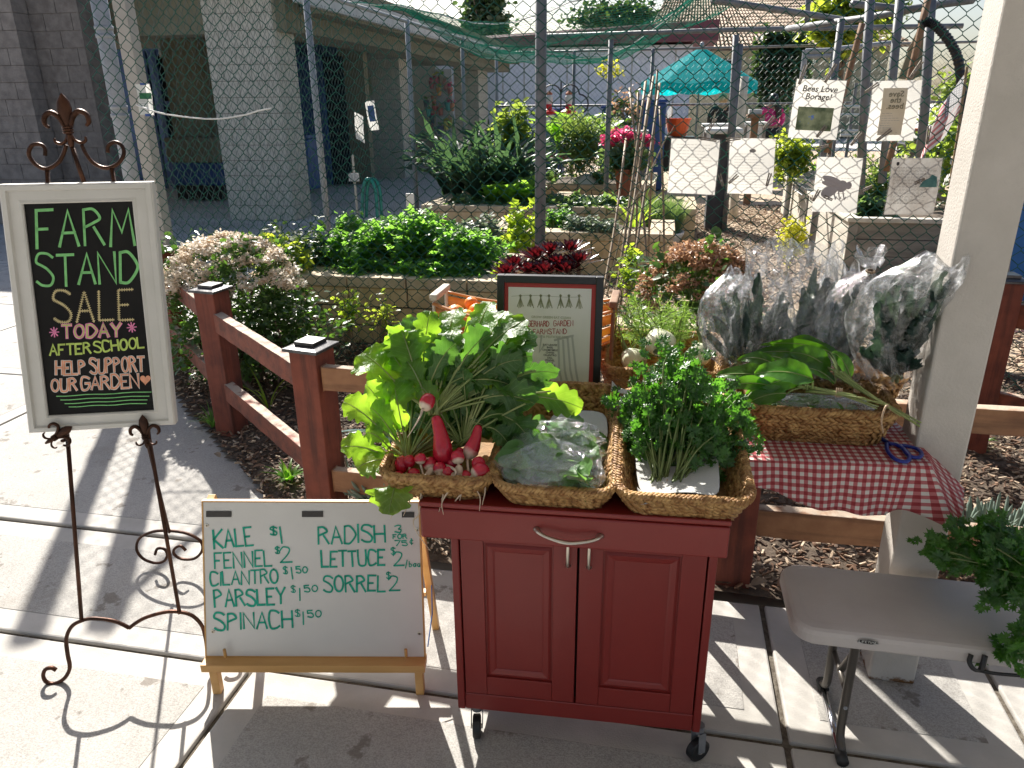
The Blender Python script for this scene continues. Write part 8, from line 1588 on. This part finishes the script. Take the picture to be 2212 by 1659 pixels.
for xo in (.150, 1.18):
    sg = 1 if xo < .5 else -1
    lt('leg', [(xo, .055, TZ-.042), (xo, .055, .20), (xo, .050, .06), (xo+.002, .02, .020)], .0105); lt('leg', [(xo-.004, .205, TZ-.042), (xo-.004, .205, .20), (xo, .215, .06), (xo, .245, .020)], .0105)
    fbr = lt('foot_bar', [(xo, -.006, .0135), (xo, .262, .0135)], .0095, M_chrome)
    for y in (-.008, .232): mb = MB(); mb.tube([(xo, y, .0145), (xo, y+.032, .0145)], .0142, 12); ft.part('foot_cap', mb, M_rub, parent=fbr, smooth=True)
    lt('brace', [(xo, .13, .165), (xo+sg*.045, .13, .27), (xo+sg*.085, .13, TZ-.045)], .0085); lt('brace', [(xo-.004, .205, .285), (xo+sg*.075, .15, TZ-.055)], .0055)
    lt('crossbar', [(xo, .055, .165), (xo, .205, .165)], .007)
    for y, z in ((.045, .13), (.196, .285)): mb = MB(); mb.lathe([(.005, 0), (.0045, .002), (.001, .003)], n=10, ax=1); mb.V = [v_*np.array((1, -1, 1))+np.array((xo, y-.0005, z)) for v_ in mb.V]; ft.part('rivet', mb, M_galv2)
mb = MB(); p = ft.loc(1875, 1387, -.0015); px = lambda du, dz: (p[0]+du, p[1], p[2]+dz)
mb.add([px(-.022, -.0035), px(-.020, .0045), px(-.008, .0065), px(.008, .0065), px(.020, .0045), px(.022, -.0035), px(.008, -.0065), px(-.008, -.0065)], [(0, 7, 6, 5, 4, 3, 2, 1)]); lb = ft.part('badge', mb, M_blk)
mb = MB(); write(mb, 'LIFETIME', (p[0]-.0180, p[2]-.0026), (p[0]+.0180, p[2]-.0026), .0054, .00042, lambda X, Y: np.array((X, p[1]-.0006, Y)), gap=.35, jit=0); ft.part('badge_lettering', mb, P_wht, parent=lb)
mb = MB(); q = [px(-.0205, -.003), px(-.019, .004), px(-.008, .0058), px(.008, .0058), px(.019, .004), px(.0205, -.003), px(.008, -.0058), px(-.008, -.0058)]; q = [np.array(a)-[0, .0004, 0] for a in q]
for i in range(8): mb.beam(q[i], q[(i+1) % 8], .0004, .0005, up=(0, 1, 0))
ft.part('badge_outline', mb, P_wht, parent=lb)
mb = MB(); mb.tube(smooth([ft.loc(2098, 1414, -.004), ft.loc(2094, 1430, -.015), ft.loc(2104, 1446, -.02), ft.loc(2122, 1450, -.012), ft.loc(2160, 1456, -.01), ft.loc(2240, 1462, -.01)], 6), .005, 8, flat=.6); mb.tube(smooth([ft.loc(2128, 1416, -.004), ft.loc(2124, 1432, -.01), ft.loc(2118, 1448, -.012)], 6), .006, 8); ft.part('strap', mb, M_rub, smooth=True)
# greens on the bench
herb('leafy celery like herb bunch draped over the bench at the right edge', (2300, 1300), [(2060, 1180, 60, 30, 1.62), (2120, 1140, 70, 30, 1.66), (2150, 1200, 60, 50, 1.60), (2160, 1280, 50, 40, 1.54), (2010, 1190, 18, 10, 1.62), (2190, 1160, 50, 40, 1.64)], 420, .050, 1.50, nst=34, grp=None, seed=12, name='herb_bunch')
herb('herb leaves hanging over the front edge of the bench at the right frame edge', (2330, 1380), [(2170, 1410, 40, 22, 1.43), (2200, 1430, 40, 25, 1.42), (2200, 1380, 40, 25, 1.46)], 90, .055, 1.46, nst=12, grp=None, seed=14, name='herb_bunch')
